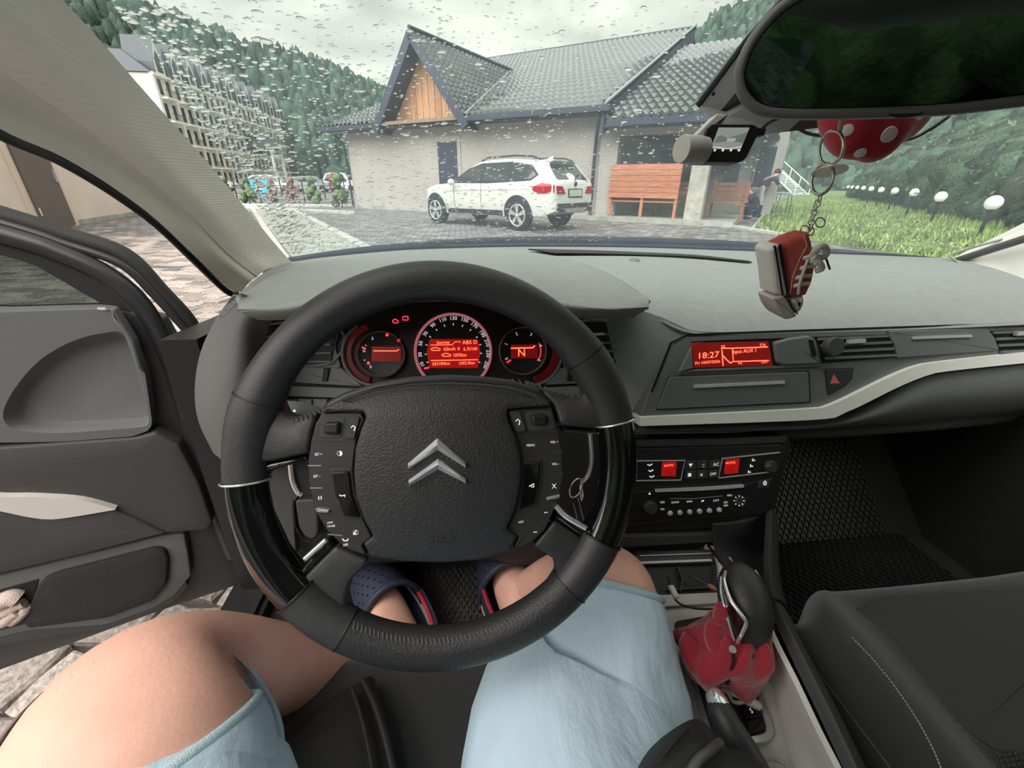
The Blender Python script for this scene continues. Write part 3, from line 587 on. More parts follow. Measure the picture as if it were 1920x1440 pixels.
for x in xs:
    zt, zb = ip(ZT, x), ip(ZBt, x); half = []
    for k in range(nz): z = zb+(zt-.07-zb)*k/(nz-1); half.append((hw(x, z), z))
    w_ = half[-1][0]; z_ = zt-.07
    for q in (.3, .6, .85): half.append((w_-.13*q*q, z_+.07*math.sin(q*math.pi/2)*.95))
    half.append((w_*.5, zt+.012)); half.append((0, zt+.02))
    sec = [(0, zb)]+half+[(-a_, b_) for a_, b_ in half[:-1][::-1]]
    v += [cw(x, a_, b_) for a_, b_ in sec]
ns_ = len(sec); nx = len(xs); f = [(i*ns_+j, i*ns_+(j+1) % ns_, (i+1)*ns_+(j+1) % ns_, (i+1)*ns_+j) for i in range(nx-1) for j in range(ns_)]; f += [list(range(ns_)), [(nx-1)*ns_+j for j in range(ns_)]]
paint = mat('white_car_paint', (.80, .82, .80), .25, coat=.6); tyre = mat('tyre', (.015, .016, .02), .8); cglass = mat('car_glass', (.03, .04, .05), .05, coat=1); plast = mat('car_cladding', (.03, .035, .055), .6)
mesh('body', v, f, paint, car, smooth=45)
def side(name, P, m, off=.006, sgn=1, sub=8, par=car):
    P = A(P, float); Q = []
    for i in range(len(P)):
        a_, b_ = P[i], P[(i+1) % len(P)]
        for k in range(3): Q.append(a_+(b_-a_)*k/3)
    Q = A(Q); c_ = Q.mean(0); v = []; f = []; n_ = len(Q)
    for s_ in (1, .66, .33): v += [cw(q[0], sgn*(hw(q[0], q[1])+off), q[1]) for q in c_+(Q-c_)*s_]
    v.append(cw(c_[0], sgn*(hw(*c_)+off), c_[1]))
    for r_ in range(2): f += [(r_*n_+j, r_*n_+(j+1) % n_, (r_+1)*n_+(j+1) % n_, (r_+1)*n_+j) for j in range(n_)]
    f += [(2*n_+j, 2*n_+(j+1) % n_, 3*n_) for j in range(n_)]; return mesh(name, v, f, m, par, smooth=True)
for sg in (1, -1):
    side('window_trim', [(2.13, 1.0), (1.62, 1.32), (1.22, 1.44), (.3, 1.46), (-.28, 1.38), (-.50, 1.18), (-.32, 1.06), (.9, 1.0)], plast, .004, sg)
    side('side_window', [(2.0, 1.02), (1.6, 1.28), (1.25, 1.40), (1.14, 1.40), (1.14, 1.03)], cglass, .009, sg); side('side_window', [(1.06, 1.03), (1.06, 1.405), (.35, 1.42), (.28, 1.05)], cglass, .009, sg)
    side('side_window', [(.2, 1.05), (.27, 1.415), (-.24, 1.35), (-.44, 1.18), (-.3, 1.09)], cglass, .009, sg)
    side('sill', [(2.3, .30), (2.3, .40), (.45, .42), (.45, .30)], plast, .012, sg)
    for x0 in (2.02, 1.1): side('door_gap', [(x0, .42), (x0, 1.0), (x0+.012, 1.0), (x0+.012, .42)], plast, .004, sg)
    side('crease', [(2.3, .80), (-.3, .88), (-.3, .895), (2.3, .815)], mat('car_crease', (.5, .52, .52), .4) if sg == 1 else bpy.data.materials['car_crease'], .003, sg)
    for x0 in (1.25, .3): side('door_handle', [(x0, .87), (x0, .90), (x0+.2, .90), (x0+.2, .87)], paint, .03, sg)
    for x0 in (0, 2.76):
        side('wheel_arch', [(x0+.40*math.cos(q), max(.28, .36+.40*math.sin(q))) for q in np.linspace(-.2, math.pi+.2, 16)], plast, .010, sg)
        w = lathe('wheel', cw(x0, sg*.70, .335), cl*sg, [(.05, -.02), (.30, -.02), (.335, .02), (.335, .17), (.315, .20), (.245, .205), (.235, .17), (.10, .16)], tyre, car, n=36)
        ki = np.linspace(0, 2*math.pi, 32, endpoint=False); alm = bpy.data.materials.get('alloy') or mat('alloy', (.75, .76, .75), .35, .5); tube('rim', [cw(x0, sg*.70, .335)+cl*sg*.198+(cx*math.cos(q)+A([0, 0, 1.])*math.sin(q))*.226 for q in ki], .017, alm, w, n=8, closed=True); lathe('brake_disc', cw(x0, sg*.70, .335), cl*sg, [(.214, .15), (.214, .172), (.03, .172)], plast, w, n=24)
        m = MB()
        for k in range(5):
            q = 2*math.pi*k/5+.3
            for dq in (-.13, .13): dr2 = cx*math.cos(q+dq)+A([0, 0, 1.])*math.sin(q+dq); tt_ = np.cross(dr2, cl); b0 = cw(x0, sg*.70, .335)+cl*sg*.200; m.box(b0+dr2*.125, (.2, .034, .02), [dr2, tt_, cl])
        m.add(*ball_geo(cw(x0, sg*.895, .335), .035, 10, 6)); m.build('spokes', bpy.data.materials['alloy'], w)
    mir = ball('mirror', cw(1.98, sg*1.02, 1.02), (.10, .07, .075), paint, car, ax=[cl, cx, [0, 0, 1]])
    side('tail_lamp', [(-.40, .93), (-.62, 1.02), (-.90, .98), (-.90, .82), (-.6, .80), (-.42, .86)], mat('tail_lamp_red', (.5, .02, .04), .2, coat=.6) if sg == 1 else bpy.data.materials['tail_lamp_red'], .012, sg)
    tube('roof_rail', [cw(1.3, sg*.62, 1.50), cw(1.1, sg*.64, 1.56), (cw(.3, sg*.65, 1.585)), cw(-.2, sg*.64, 1.56), cw(-.4, sg*.62, 1.50)], .018, plast, car, n=8)
def rear(name, P, m, off=.012, par=car):   # (y,z) outline laid on the tail
    def xr(z): return float(np.interp(z, [.45, .62, .80, .98, 1.06, 1.22, 1.43], [-.93, -.935, -.925, -.905, -.865, -.705, -.525]))
    P = A(P, float); Q = resample(P, 40); c_ = Q.mean(0); v = [cw(xr(q[1])-off, q[0], q[1]) for s_ in (1, .6, .2) for q in c_+(Q-c_)*s_]; n_ = 40
    f = [(r_*n_+j, r_*n_+(j+1) % n_, (r_+1)*n_+(j+1) % n_, (r_+1)*n_+j) for r_ in range(2) for j in range(n_)]+[[2*n_+j for j in range(n_)]]
    return mesh(name, v, f, m, par, smooth=True)
rear('rear_window', [(-.60, 1.09), (.60, 1.09), (.52, 1.40), (-.52, 1.40)], cglass)
for sg in (1, -1): rear('tail_lamp', [(sg*.40, .80), (sg*.72, .80), (sg*.74, .96), (sg*.5, .95)], bpy.data.materials['tail_lamp_red'])
pl_ = rear('number_plate', [(-.26, .74), (.26, .74), (.26, .88), (-.26, .88)], mat('plate_white', (.55, .65, .5), .5), .02); rear('plate_frame', [(-.29, .72), (.29, .72), (.29, .90), (-.29, .90)], plast, .015)
rear('bumper', [(-.72, .42), (.72, .42), (.74, .60), (-.74, .60)], plast, .02); rear('skid_plate', [(-.4, .42), (.4, .42), (.45, .50), (-.45, .50)], silver_m, .03)
tube('wiper', [cw(-.9, 0, 1.08), cw(-.80, -.2, 1.16), cw(-.74, -.4, 1.2)], .012, plast, car, n=6); lathe('badge', cw(-.915, 0, 1.0), -cx, [(.045, 0), (.045, .02), (.03, .025)], navy_m, car, n=16)
mesh('roof_spoiler', [cw(-.35, -.55, 1.49), cw(-.35, .55, 1.49), cw(-.66, .5, 1.47), cw(-.66, -.5, 1.47), cw(-.5, -.5, 1.42), cw(-.5, .5, 1.42)], [(0, 1, 2, 3), (3, 2, 5, 4), (1, 2, 5), (0, 3, 4)], paint, car)
mesh('antenna_fin', [cw(-.1, -.03, 1.51), cw(-.1, .03, 1.51), cw(-.3, .03, 1.5), cw(-.3, -.03, 1.5), cw(-.28, 0, 1.59)], [(0, 1, 4), (1, 2, 4), (2, 3, 4), (3, 0, 4)], paint, car)

# ================================================================== orange timber panel, benches on the porch
def plankbox(name, c, ax, L_, H_, T_, nrows, m, root):
    for i in range(nrows): box(name, A(c)+A([0, 0, -H_/2+(i+.5)*H_/nrows]), (L_, T_, H_/nrows-.008), m, root, ax=ax)
or_m = mat('orange_timber', (.62, .24, .13), .6, var=.25, vs=3, stretch=(1, 1, 10), island=.12)
oa = HF.px(1143, 374); ob_ = HF.px(1281, 316); al, ar_ = -oa[0], -ob_[0]
bz0, bz1 = .62, 1.48
sw = thing('timber_bench', 'orange timber bench back of broad horizontal boards standing on the porch', 'bench', Hw((al+ar_)/2, -.05, .13))
plankbox('board', Hw((al+ar_)/2, -.12, (bz0+bz1)/2+.02), [-HA, HB, [0, 0, 1]], abs(al-ar_), bz1-bz0, .04, 6, or_m, sw)
for s_ in (al-.04, ar_+.04, (al+ar_)/2): box('post', Hw(s_, -.07, .82), (.08, .06, 1.38), or_m, sw, ax=[-HA, HB, [0, 0, 1]])
box('seat_board', Hw((al+ar_)/2, .15, .55), (abs(al-ar_), .45, .04), or_m, sw, ax=[-HA, HB, [0, 0, 1]])
br_m = mat('brown_timber', (.33, .14, .10), .7, var=.2, vs=4, island=.2)
for k, (a_, b_, lab) in enumerate(((-3.55, .9, 'brown wooden garden bench right of the concrete column'), (-2.0, 1.3, 'brown wooden garden bench partly behind the concrete column'))):
    c = Hw(a_, b_, .13); t_ = thing('garden_bench', lab, 'bench', c); ax = [-HA, HB, A([0, 0, 1.])]
    for i in range(4): box('back_slat', c+A([0, 0, .52+i*.12])+HB*.2, (.95, .03, .10), br_m, t_, ax=ax)
    for i in range(4): box('seat_slat', c+A([0, 0, .44])+HB*(-.25+i*.12), (.95, .10, .03), br_m, t_, ax=ax)
    for x in (-.42, .42):
        for y in (-.25, .2): box('leg', c-HA*x+HB*y+A([0, 0, .22 if y < 0 else .48]), (.06, .06, .44 if y < 0 else .96), br_m, t_, ax=ax)
# ================================================================== two people by the porch
navyc = mat('navy_cloth', (.02, .03, .075), .9, bump=(60, .3)); palec = mat('pale_trousers', (.5, .5, .52), .9)
def figure(label, base, fx, J, cloth, legc, group=None):
    """J: joint name -> (forward, side, up); one continuous body, clothing as children"""
    fx = A(fx, float)/np.linalg.norm(fx); sx = A([-fx[1], fx[0], 0.]); w = lambda p: base+fx*p[0]+sx*p[1]+A([0, 0, p[2]])
    t_ = thing('person', label, 'person', base)
    names = list(J); P = [w(J[k]) for k in names]; R = dict(pelvis=.13, belly=.13, chest=.15, neck=.055, head0=.085, head=.10, crown=.075, shL=.06, shR=.06, elL=.042, elR=.042, haL=.035, haR=.035, hipL=.085, hipR=.085, knL=.06, knR=.06, anL=.042, anR=.042, toL=.035, toR=.035)
    E = [('pelvis', 'belly'), ('belly', 'chest'), ('chest', 'neck'), ('neck', 'head0'), ('head0', 'head'), ('head', 'crown')]+[(a+s, b+s) if a not in ('chest', 'pelvis') else (a, b+s) for s in 'LR' for a, b in (('chest', 'sh'), ('sh', 'el'), ('el', 'ha'), ('pelvis', 'hip'), ('hip', 'kn'), ('kn', 'an'), ('an', 'to'))]
    v, f = skin_geo(P, [(names.index(a), names.index(b)) for a, b in E], [R[k] for k in names]); mesh('body', v, f, skin_m, t_, smooth=True)
    def sub(nm, keys, ed, gro, m): ix = {k: i for i, k in enumerate(keys)}; v, f = skin_geo([w(J[k]) for k in keys], [(ix[a], ix[b]) for a, b in ed], [R[k]+gro for k in keys]); mesh(nm, v, f, m, t_, smooth=True)
    sub('jacket', ['pelvis', 'belly', 'chest', 'shL', 'elL', 'shR', 'elR'], [('pelvis', 'belly'), ('belly', 'chest'), ('chest', 'shL'), ('shL', 'elL'), ('chest', 'shR'), ('shR', 'elR')], .022, cloth)
    sub('trousers', ['pelvis', 'hipL', 'knL', 'anL', 'hipR', 'knR', 'anR'], [('pelvis', 'hipL'), ('hipL', 'knL'), ('knL', 'anL'), ('pelvis', 'hipR'), ('hipR', 'knR'), ('knR', 'anR')], .018, legc)
    h = w(J['head'])+A([0, 0, .03])-fx*.02; ball('hair', h+A([0, 0, .02]), (.105, .10, .105), hair_m, t_, ax=[fx, sx, [0, 0, 1]])
    ball('nose', w(J['head'])+fx*.115-A([0, 0, .01]), (.018, .012, .022), skin_m, t_, ax=[fx, sx, [0, 0, 1]])
    for s in (-1, 1): ball('shoe', w(J['toL' if s == 1 else 'toR'])-fx*.03, (.13, .05, .045), navyc, t_, ax=[fx, sx, [0, 0, 1]])
    return t_
pr1 = P2(1402, 410)
figure('crouching person in navy clothes at the corner of the porch', pr1, -RT*A([1, 1, 0]), dict(pelvis=(-.2, 0, .30), belly=(-.12, 0, .48), chest=(.06, 0, .66), neck=(.16, 0, .80), head0=(.20, 0, .85), head=(.25, 0, .93), crown=(.26, 0, 1.02), shL=(.08, .19, .70), shR=(.08, -.19, .70), elL=(.28, .22, .52), elR=(.28, -.22, .52), haL=(.42, .1, .38), haR=(.42, -.1, .38), hipL=(-.16, .10, .28), hipR=(-.16, -.10, .28), knL=(.22, .16, .44), knR=(.22, -.16, .44), anL=(-.02, .14, .09), anR=(-.02, -.14, .09), toL=(.14, .15, .04), toR=(.14, -.15, .04)), navyc, navyc)
pr2 = P2(1416, 406)
figure('person in a navy top bending towards the small table', pr2, RT*A([1, 1, 0])+FW*A([.3, .3, 0]), dict(pelvis=(-.12, 0, .88), belly=(.0, 0, 1.0), chest=(.24, 0, 1.18), neck=(.38, 0, 1.27), head0=(.43, 0, 1.30), head=(.51, 0, 1.35), crown=(.56, 0, 1.42), shL=(.28, .19, 1.20), shR=(.28, -.19, 1.20), elL=(.45, .22, 1.0), elR=(.45, -.22, 1.0), haL=(.62, .12, .9), haR=(.62, -.12, .9), hipL=(-.10, .10, .82), hipR=(-.10, -.10, .82), knL=(.02, .11, .46), knR=(-.04, -.11, .46), anL=(-.02, .11, .08), anR=(-.08, -.11, .08), toL=(.12, .12, .03), toR=(.06, -.12, .03)), navyc, palec)
tp = P2(1462, 402); tbl = thing('garden_table', 'small pale blue table on thin metal legs at the lawn edge', 'table', tp); bl_m = mat('pale_blue_top', (.40, .5, .58), .5)
lathe('table_top', tp+A([0, 0, .72]), (0, 0, 1), [(.01, 0), (.42, 0), (.43, .015), (.42, .03)], bl_m, tbl)
for k in range(4): q = k*math.pi/2+.4; tube('leg', [tp+A([.34*math.cos(q), .34*math.sin(q), .01]), tp+A([.26*math.cos(q), .26*math.sin(q), .72])], .013, rail_m, tbl, n=6)
# ================================================================== lawn, lamps, thicket, stairs
lawn_m = mat('lawn_soil', (.15, .22, .08), .95, var=.4, vs=2, bump=(30, .5)); blade_m = mat('grass_blade', (.28, .37, .13), .6, var=.4, vs=1.2, island=.5)
lw = [P2(1415, 429), P2(1444, 392), P2(1458, 374), P2(1500, 364), P2(1560, 358), P2(1600, 357), A([46, 42, 0]), A([40, 14, 0]), A([30, 2, 0]), A([9.5, 1, 0]), A([7.0, 6, 0]), P2(1480, 447)]
lawn = mesh('lawn', [p+A([0, 0, .015]) for p in lw]+[p-A([0, 0, .05]) for p in lw], [list(range(len(lw)))]+[(i, (i+1) % len(lw), len(lw)+(i+1) % len(lw), len(lw)+i) for i in range(len(lw))], lawn_m, loc=(10, 10, 0), kind='structure')
n = 160000; p = np.stack([rng.uniform(5, 34, n), rng.uniform(3, 34, n)], 1); dd_ = np.hypot(p[:, 0], p[:, 1]); p = p[inpoly(p, lw) & (rng.uniform(0, 1, n) < np.clip(14/dd_, .25, 1)**1.3)]
n = len(p); ang = rng.uniform(0, 6.28, n); h = rng.uniform(.05, .17, n)*(1+.8*np.sin(p[:, 0]*1.3)*np.sin(p[:, 1]*1.1)); wd = rng.uniform(.012, .03, n); lean = rng.normal(0, .05, (n, 2))
b0 = np.stack([p[:, 0]-wd*np.cos(ang), p[:, 1]-wd*np.sin(ang), 0*h+.01], 1); b1 = np.stack([p[:, 0]+wd*np.cos(ang), p[:, 1]+wd*np.sin(ang), 0*h+.01], 1); tpp = np.stack([p[:, 0]+lean[:, 0], p[:, 1]+lean[:, 1], h], 1)
v = np.stack([b0, b1, tpp], 1).reshape(-1, 3); f = np.arange(3*n).reshape(-1, 3); fastmesh('grass_blades', v, f, blade_m, None, loc=(10, 10, 0), label='bright green grass growing on the lawn beside the lamps', cat='grass', kind='stuff')
slab('kerb', [(1354, 421.5), (1480, 442.5), (1482, 445), (1354, 423.5)], .05, kerb_m, G)
slab('kerb', [(1409, 429), (1452, 377), (1455, 377), (1414, 429)], .05, kerb_m, G)
globe_m = mat('globe_white', (.85, .85, .84), .3, emit=((1, 1, 1), .12)); post_m = mat('lamp_post_black', (.012, .018, .022), .5)
lamps = [((1830, 452), (1853, 380)), ((1742, 423), (1762, 369)), ((1697, 406), (1711, 361)), ((1664, 396), (1676, 358)), ((1641, 388.5), (1650, 356)), ((1624, 383), (1631, 354)), ((1610.5, 378.5), (1616, 352.5)), ((1600, 375), (1604, 351.5)), ((1591.5, 372), (1595, 351)), ((1584.5, 369.5), (1587, 350.5))]
ords = ['nearest white globe garden lamp, large in front of the thicket', 'second white globe lamp from the right along the lawn', 'third white globe lamp from the right along the lawn', 'fourth white globe lamp from the right along the lawn', 'fifth white globe lamp from the right along the lawn', 'fifth white globe lamp from the far left end of the row', 'fourth white globe lamp from the far left end of the row', 'third white globe lamp from the far left end of the row', 'second white globe lamp from the far left end of the row', 'farthest white globe lamp, at the left end of the row']
for (bx, by), (gx, gy) in lamps:
    bp = P2(bx, by); r = ray(gx, gy); t_ = np.hypot(bp[0], bp[1])/np.hypot(r[0], r[1]); z = max(.45, 1+r[2]*t_); i = lamps.index(((bx, by), (gx, gy)))
    lt = thing('garden_lamp', ords[i], 'lamp', bp, 'globe lamps along the lawn'); r_ = .135
    lathe('post', bp, (0, 0, 1), [(.05, 0), (.045, .05), (.03, .06), (.03, z-r_-.05), (.06, z-r_-.03), (.07, z-r_+.01), (.05, z-r_+.02)], post_m, lt, n=12); ball('globe', bp+A([0, 0, z]), r_, globe_m, lt, nu=20, nv=12)
# thicket on the slope to the right
ln0, ln1 = A([10.6, 7.0]), A([34, 36.]); ld = (ln1-ln0)/np.linalg.norm(ln1-ln0); lp = A([ld[1], -ld[0]])
th_ = thing('hillside_thicket', None, None); th_['kind'] = 'structure'; n = 5200
s_ = rng.uniform(-14, 45, n)**1.0; o_ = 1.2+rng.uniform(0, 1, n)**1.3*16; C2 = ln0+ld*s_[:, None]+lp*o_[:, None]; zz = (o_-1.2)*.62+rng.uniform(0, .9, n); sc = rng.uniform(.35, .95, n)*(1+np.clip(s_, 0, 40)/40)
C = np.stack([C2[:, 0], C2[:, 1], zz+.2], 1); R_ = np.stack([sc, sc, sc*.85], 1); v, f = blobs(C, R_, IV2, IF2, .3); bush_m = mat('bush_green', (.075, .13, .065), .8, var=.6, vs=2.5, island=.55, bump=(10, 1), bdist=.12, col2=(.03, .06, .05))
o = fastmesh('bushes', v, f, bush_m, th_, True); o['kind'] = 'stuff'
n = 90000; k = rng.integers(0, len(C), n); d = rng.normal(0, 1, (n, 3)); d /= np.linalg.norm(d, axis=1)[:, None]; d[:, 2] = np.abs(d[:, 2]); c = C[k]+d*R_[k]*rng.uniform(.9, 1.25, (n, 1)); a1 = rng.normal(0, 1, (n, 3)); a1 /= np.linalg.norm(a1, axis=1)[:, None]; a2 = np.cross(a1, d); a2 /= np.linalg.norm(a2, axis=1)[:, None]+1e-9
q = rng.uniform(.03, .09, (n, 1))*(1+np.clip(s_[k], 0, 40)/30)[:, None]; v = np.stack([c-a1*q, c-a2*q*.6, c+a1*q, c+a2*q*.6], 1).reshape(-1, 3); f = np.arange(4*n).reshape(-1, 4)
bleaf = mat('bush_leaf', (.13, .20, .08), .6, var=.5, vs=1.0, island=.6, col2=(.09, .13, .10)); o = fastmesh('leaves', v, f, bleaf, th_); o['kind'] = 'stuff'
mesh('bank', [np.append(ln0+ld*a_+lp*b_, z_) for a_, b_, z_ in ((-16, .8, 0), (48, .8, 0), (48, 20, 11), (-16, 20, 11))], [(0, 1, 2, 3)], hill_m, th_)
sb = P2(1502, 366); st_ = thing('outdoor_staircase', 'white railed metal staircase climbing the hillside beyond the lawn', 'staircase', sb); up_d = A([-.05, 1, 0]); up_d /= np.linalg.norm(up_d); rd = A([up_d[1], -up_d[0], 0]); whr = mat('white_rail', (.75, .78, .75), .6); nst = 22; hh = 3.6; ll = 7.0
for i in range(nst): box('step', sb+up_d*ll*i/nst+A([0, 0, hh*(i+.5)/nst]), (1.7, .34, .06), whr, st_, ax=[rd, up_d, [0, 0, 1]])
for s in (-.9, .9):
    tube('stringer', [sb+rd*s, sb+rd*s+up_d*ll+A([0, 0, hh])], .08, whr, st_, n=6); tube('handrail', [sb+rd*s+A([0, 0, .95]), sb+rd*s+up_d*ll+A([0, 0, hh+.95])], .045, whr, st_, n=6)
    for i in range(5): q = sb+rd*s+up_d*ll*i/4+A([0, 0, hh*i/4]); tube('post', [q, q+A([0, 0, 1.0])], .05, whr, st_, n=6)
# ================================================================== fence, shrubs and cars far left
fz = P2(560, 379); fn = thing('mesh_fence', 'low dark mesh fence along the far edge of the courtyard', 'fence', P2(550, 378)); fl_, fr2 = P2(425, 381), P2(668, 379); m = MB()
fd = (fr2-fl_); fL = np.linalg.norm(fd); fd /= fL
for i in range(13): p = fl_+fd*fL*i/12; tube('post', [p, p+A([0, 0, 1.15])], .035, rail_m, fn, n=6)
for z in (.15, .45, .8, 1.1): m.box(fl_+fd*fL/2+A([0, 0, z]), (fL, .03, .03), [fd, [-fd[1], fd[0], 0], [0, 0, 1]])
m.build('rails', rail_m, fn)
redl = mat('reddish_leaf', (.22, .10, .08), .8, var=.4, vs=4, island=.5); labs = ['leftmost small green shrub before the mesh fence', 'dark green shrub between the two blue objects', 'reddish shrub left of the grey panel by the fence', 'reddish shrub in the middle of the fence', 'thin dark conifer in front of the fence', 'reddish shrub at the right end of the fence', 'dark bush against the corner of the gabled house']
for i, (x, y, hh_, red) in enumerate(((450, 381, 1.1, 0), (487, 381, 1.0, 0), (531, 380, 1.0, 1), (565, 380, 1.15, 1), (602, 380, 1.1, 0), (641, 379, 1.3, 1), (655, 388, 1.2, 0))):
    p = P2(x, y)-FW*A([.9, .9, 0]); sh_ = thing('shrub', labs[i], 'shrub', p, 'shrubs along the fence'); n = 26; q = rng.uniform(0, 6.28, n); hgt = rng.uniform(.1, 1, n); rr = .30*(1.15-hgt)*rng.uniform(.3, 1, n)
    C = p+np.stack([rr*np.cos(q), rr*np.sin(q), hgt*hh_], 1); R_ = rng.uniform(.09, .2, (n, 1))*A([[1, 1, 1]]); v, f = blobs(C, R_, IV, IF, .35); fastmesh('foliage', v, f, redl if red else leaf_m, sh_, loc=p); tube('stem', [p, p+A([0, 0, hh_*.9])], .025, rail_m, sh_, n=6)
blu = mat('bright_blue', (.05, .45, .65), .6)
for x, lab in ((472, 'small bright blue lounge chair by the fence, left one'), (501, 'small bright blue lounge chair by the fence, right one')):
    p = P2(x, 377); ch = thing('garden_chair', lab, 'chair', p, 'blue chairs by the fence'); box('seat', p+A([0, 0, .42]), (.5, .5, .06), blu, ch); box('backrest', p+A([0, .24, .72]), (.5, .05, .6), blu, ch)
    for a_ in (-.22, .22):
        for b_ in (-.22, .22): box('leg', p+A([a_, b_, .2]), (.04, .04, .4), blu, ch)
carcol = [('parked_car', 'silver car beyond the fence below the hotel', (512, 357), (.5, .52, .53)), ('parked_car', 'dark car behind the fence with a pale roof', (585, 354), (.2, .22, .24)), ('parked_car', 'white van beyond the fence near the house corner', (640, 352), (.75, .78, .78)), ('parked_car', 'grey car far left by the pillar', (405, 352), (.4, .44, .44))]
for nm, lab, (x, y), colr in carcol:
    p = P2(x, y+6); van = 'van' in lab; t_ = thing(nm, lab, 'car', p); H_ = 1.9 if van else 1.45; pm = mat('distant_car_paint', colr, .3, coat=.5)
    prof = [(-2.1, .3), (-2.15, .8), (-1.9, .95), (-1.3, H_-.05), (-.8, H_), (.6, H_), (1.1, 1.0 if not van else 1.2), (2.0, .85), (2.15, .6), (2.1, .3)]
    v = []; 
    for y_, k in ((-.85, 0), (-.70, .08), (.70, .08), (.85, 0)): v += [p+A([a_*(1-(k == 0)*.02), y_*(1 if b_ < 1 else .85), b_+k*.4*(b_ > 1)]) for a_, b_ in prof]
    n_ = len(prof); f = [(i*n_+j, i*n_+(j+1) % n_, (i+1)*n_+(j+1) % n_, (i+1)*n_+j) for i in range(3) for j in range(n_)]+[list(range(n_)), [3*n_+j for j in range(n_)]]
    mesh('body', v, f, pm, t_, smooth=30); mesh('side_window', [p+A([a_, -.83, b_]) for a_, b_ in ((-1.6, .98), (1.0, .98), (.55, H_-.1), (-1.15, H_-.1))], [(0, 1, 2, 3)], cglass, t_)
    for a_ in (-1.35, 1.35):
        for b_ in (-.8, .8): lathe('wheel', p+A([a_, b_, .32]), (0, 1 if b_ > 0 else -1, 0), [(.32, -.1), (.32, .05), (.2, .07), (.05, .06)], tyre, t_, n=14)
# ================================================================== own car: shell (the "room")
cabin_m = mat('headliner_cloth', (.62, .6, .55), .9); carpet_m = mat('black_carpet', (.012, .012, .013), 1, bump=(300, .6)); side_m = mat('dark_door_trim', (.022, .022, .023), .6, bump=(900, .2))
def slabz(name, P, t_, m, par=None, d=(0, 0, -1), **k):
    P = A(P, float); n_ = len(P); v = np.vstack([P, P+A(d)*t_]); return mesh(name, v, [list(range(n_)), list(range(n_, 2*n_))]+[(i, (i+1) % n_, n_+(i+1) % n_, n_+i) for i in range(n_)], m, par, **k)
slabz('ceiling', [(-.24, .28, 1.20), (.33, .40, 1.22), (.90, .28, 1.20), (.92, -.5, 1.26), (.85, -1.5, 1.22), (-.19, -1.5, 1.22), (-.26, -.5, 1.26)], -.05, cabin_m, kind='structure')
slabz('floor', [(-.40, -1.8, .262), (1.06, -1.8, .262), (1.06, .78, .262), (-.40, .78, .262)], .05, carpet_m, kind='structure')
slabz('wall_front', [(-.40, .80, .22), (1.06, .80, .22), (1.06, .92, .78), (-.40, .92, .78)], .03, carpet_m, d=(0, 1, 0), kind='structure')
mesh('footwell_slope', [(-.40, .62, .265), (1.06, .62, .265), (1.06, .82, .46), (-.40, .82, .46), (-.4, .82, .26), (1.06, .82, .26)], [(0, 1, 2, 3), (3, 2, 5, 4), (0, 3, 4), (1, 2, 5)], carpet_m, kind='structure')
wr = thing('wall_right', None, None); wr['kind'] = 'structure'
slabz('door_trim', [(1.04, -1.5, .26), (1.04, .80, .26), (1.04, .80, .80), (1.04, -1.5, .86)], .06, side_m, wr, d=(1, 0, 0))
slabz('b_pillar', [(1.04, -.55, .8), (1.04, -.40, .8), (.93, -.42, 1.26), (.93, -.56, 1.26)], .05, cabin_m, wr, d=(1, 0, 0))
patch('door_handle_trim', [[V(1835, 857, .70)+A([0, 0, .0]), V(1870, 860, .62), V(1925, 866, .55), V(1990, 872, .50)], [V(1838, 858, .69), V(1870, 870, .60), V(1925, 895, .53), V(1990, 905, .49)]], silver_m, wr, thick=.01)
patch('door_pocket', [[V(1895, 1000, .62), V(1925, 985, .58), V(1990, 980, .5)], [V(1900, 1060, .60), V(1925, 1075, .56), V(1990, 1090, .5)]], side_m, wr, thick=.02)
wl = thing('wall_left', None, None); wl['kind'] = 'structure'
box('door_sill', (-.43, -.35, .24), (.08, 2.3, .12), black_m, wl, bev=.01); slabz('b_pillar', [(-.42, -.62, .26), (-.42, -.46, .26), (-.27, -.50, 1.26), (-.27, -.62, 1.26)], .06, cabin_m, wl, d=(-1, 0, 0))
slabz('rear_door_trim', [(-.42, -1.5, .26), (-.42, -.62, .26), (-.42, -.62, .84), (-.42, -1.5, .86)], .06, side_m, wl, d=(-1, 0, 0)); slabz('rear_window', [(-.42, -1.45, .86), (-.42, -.64, .84), (-.30, -.64, 1.2), (-.28, -1.4, 1.2)], .004, glassy('tinted_glass', (.5, .55, .52)), wl, d=(-1, 0, 0))
slabz('front_body_side', [(-.395, .60, .26), (-.395, .92, .26), (-.375, .92, .78), (-.375, .60, .80)], .05, black_m, wl, d=(-1, 0, 0))
slabz('wall_rear', [(-.42, -1.8, .26), (1.06, -1.8, .26), (1.0, -1.75, .84), (-.36, -1.75, .84)], .04, side_m, d=(0, -1, 0), kind='structure')
# bonnet
blue_m = mat('dark_blue_paint', (.002, .006, .03), .6, .0, coat=.0)
bon = thing('car_bonnet', 'thin strip of dark blue wet bonnet beyond the windscreen', 'car bonnet', V(1000, 470, 1.4))
bx = [(500, 506), (560, 492), (700, 473), (850, 461), (1000, 455), (1150, 455), (1300, 459), (1440, 467), (1580, 479), (1750, 492)]
patch('bonnet_panel', [[V(x, y+12, 1.28)-A([0, 0, .015]) for x, y in bx], [V(x, y, 1.45+.0*x) for x, y in bx], [V(x, y, 1.45)+A([0, .35, -.06]) for x, y in bx], [V(x, y, 1.45)+A([0, .75, -.22]) for x, y in bx]], blue_m, bon, thick=.02)
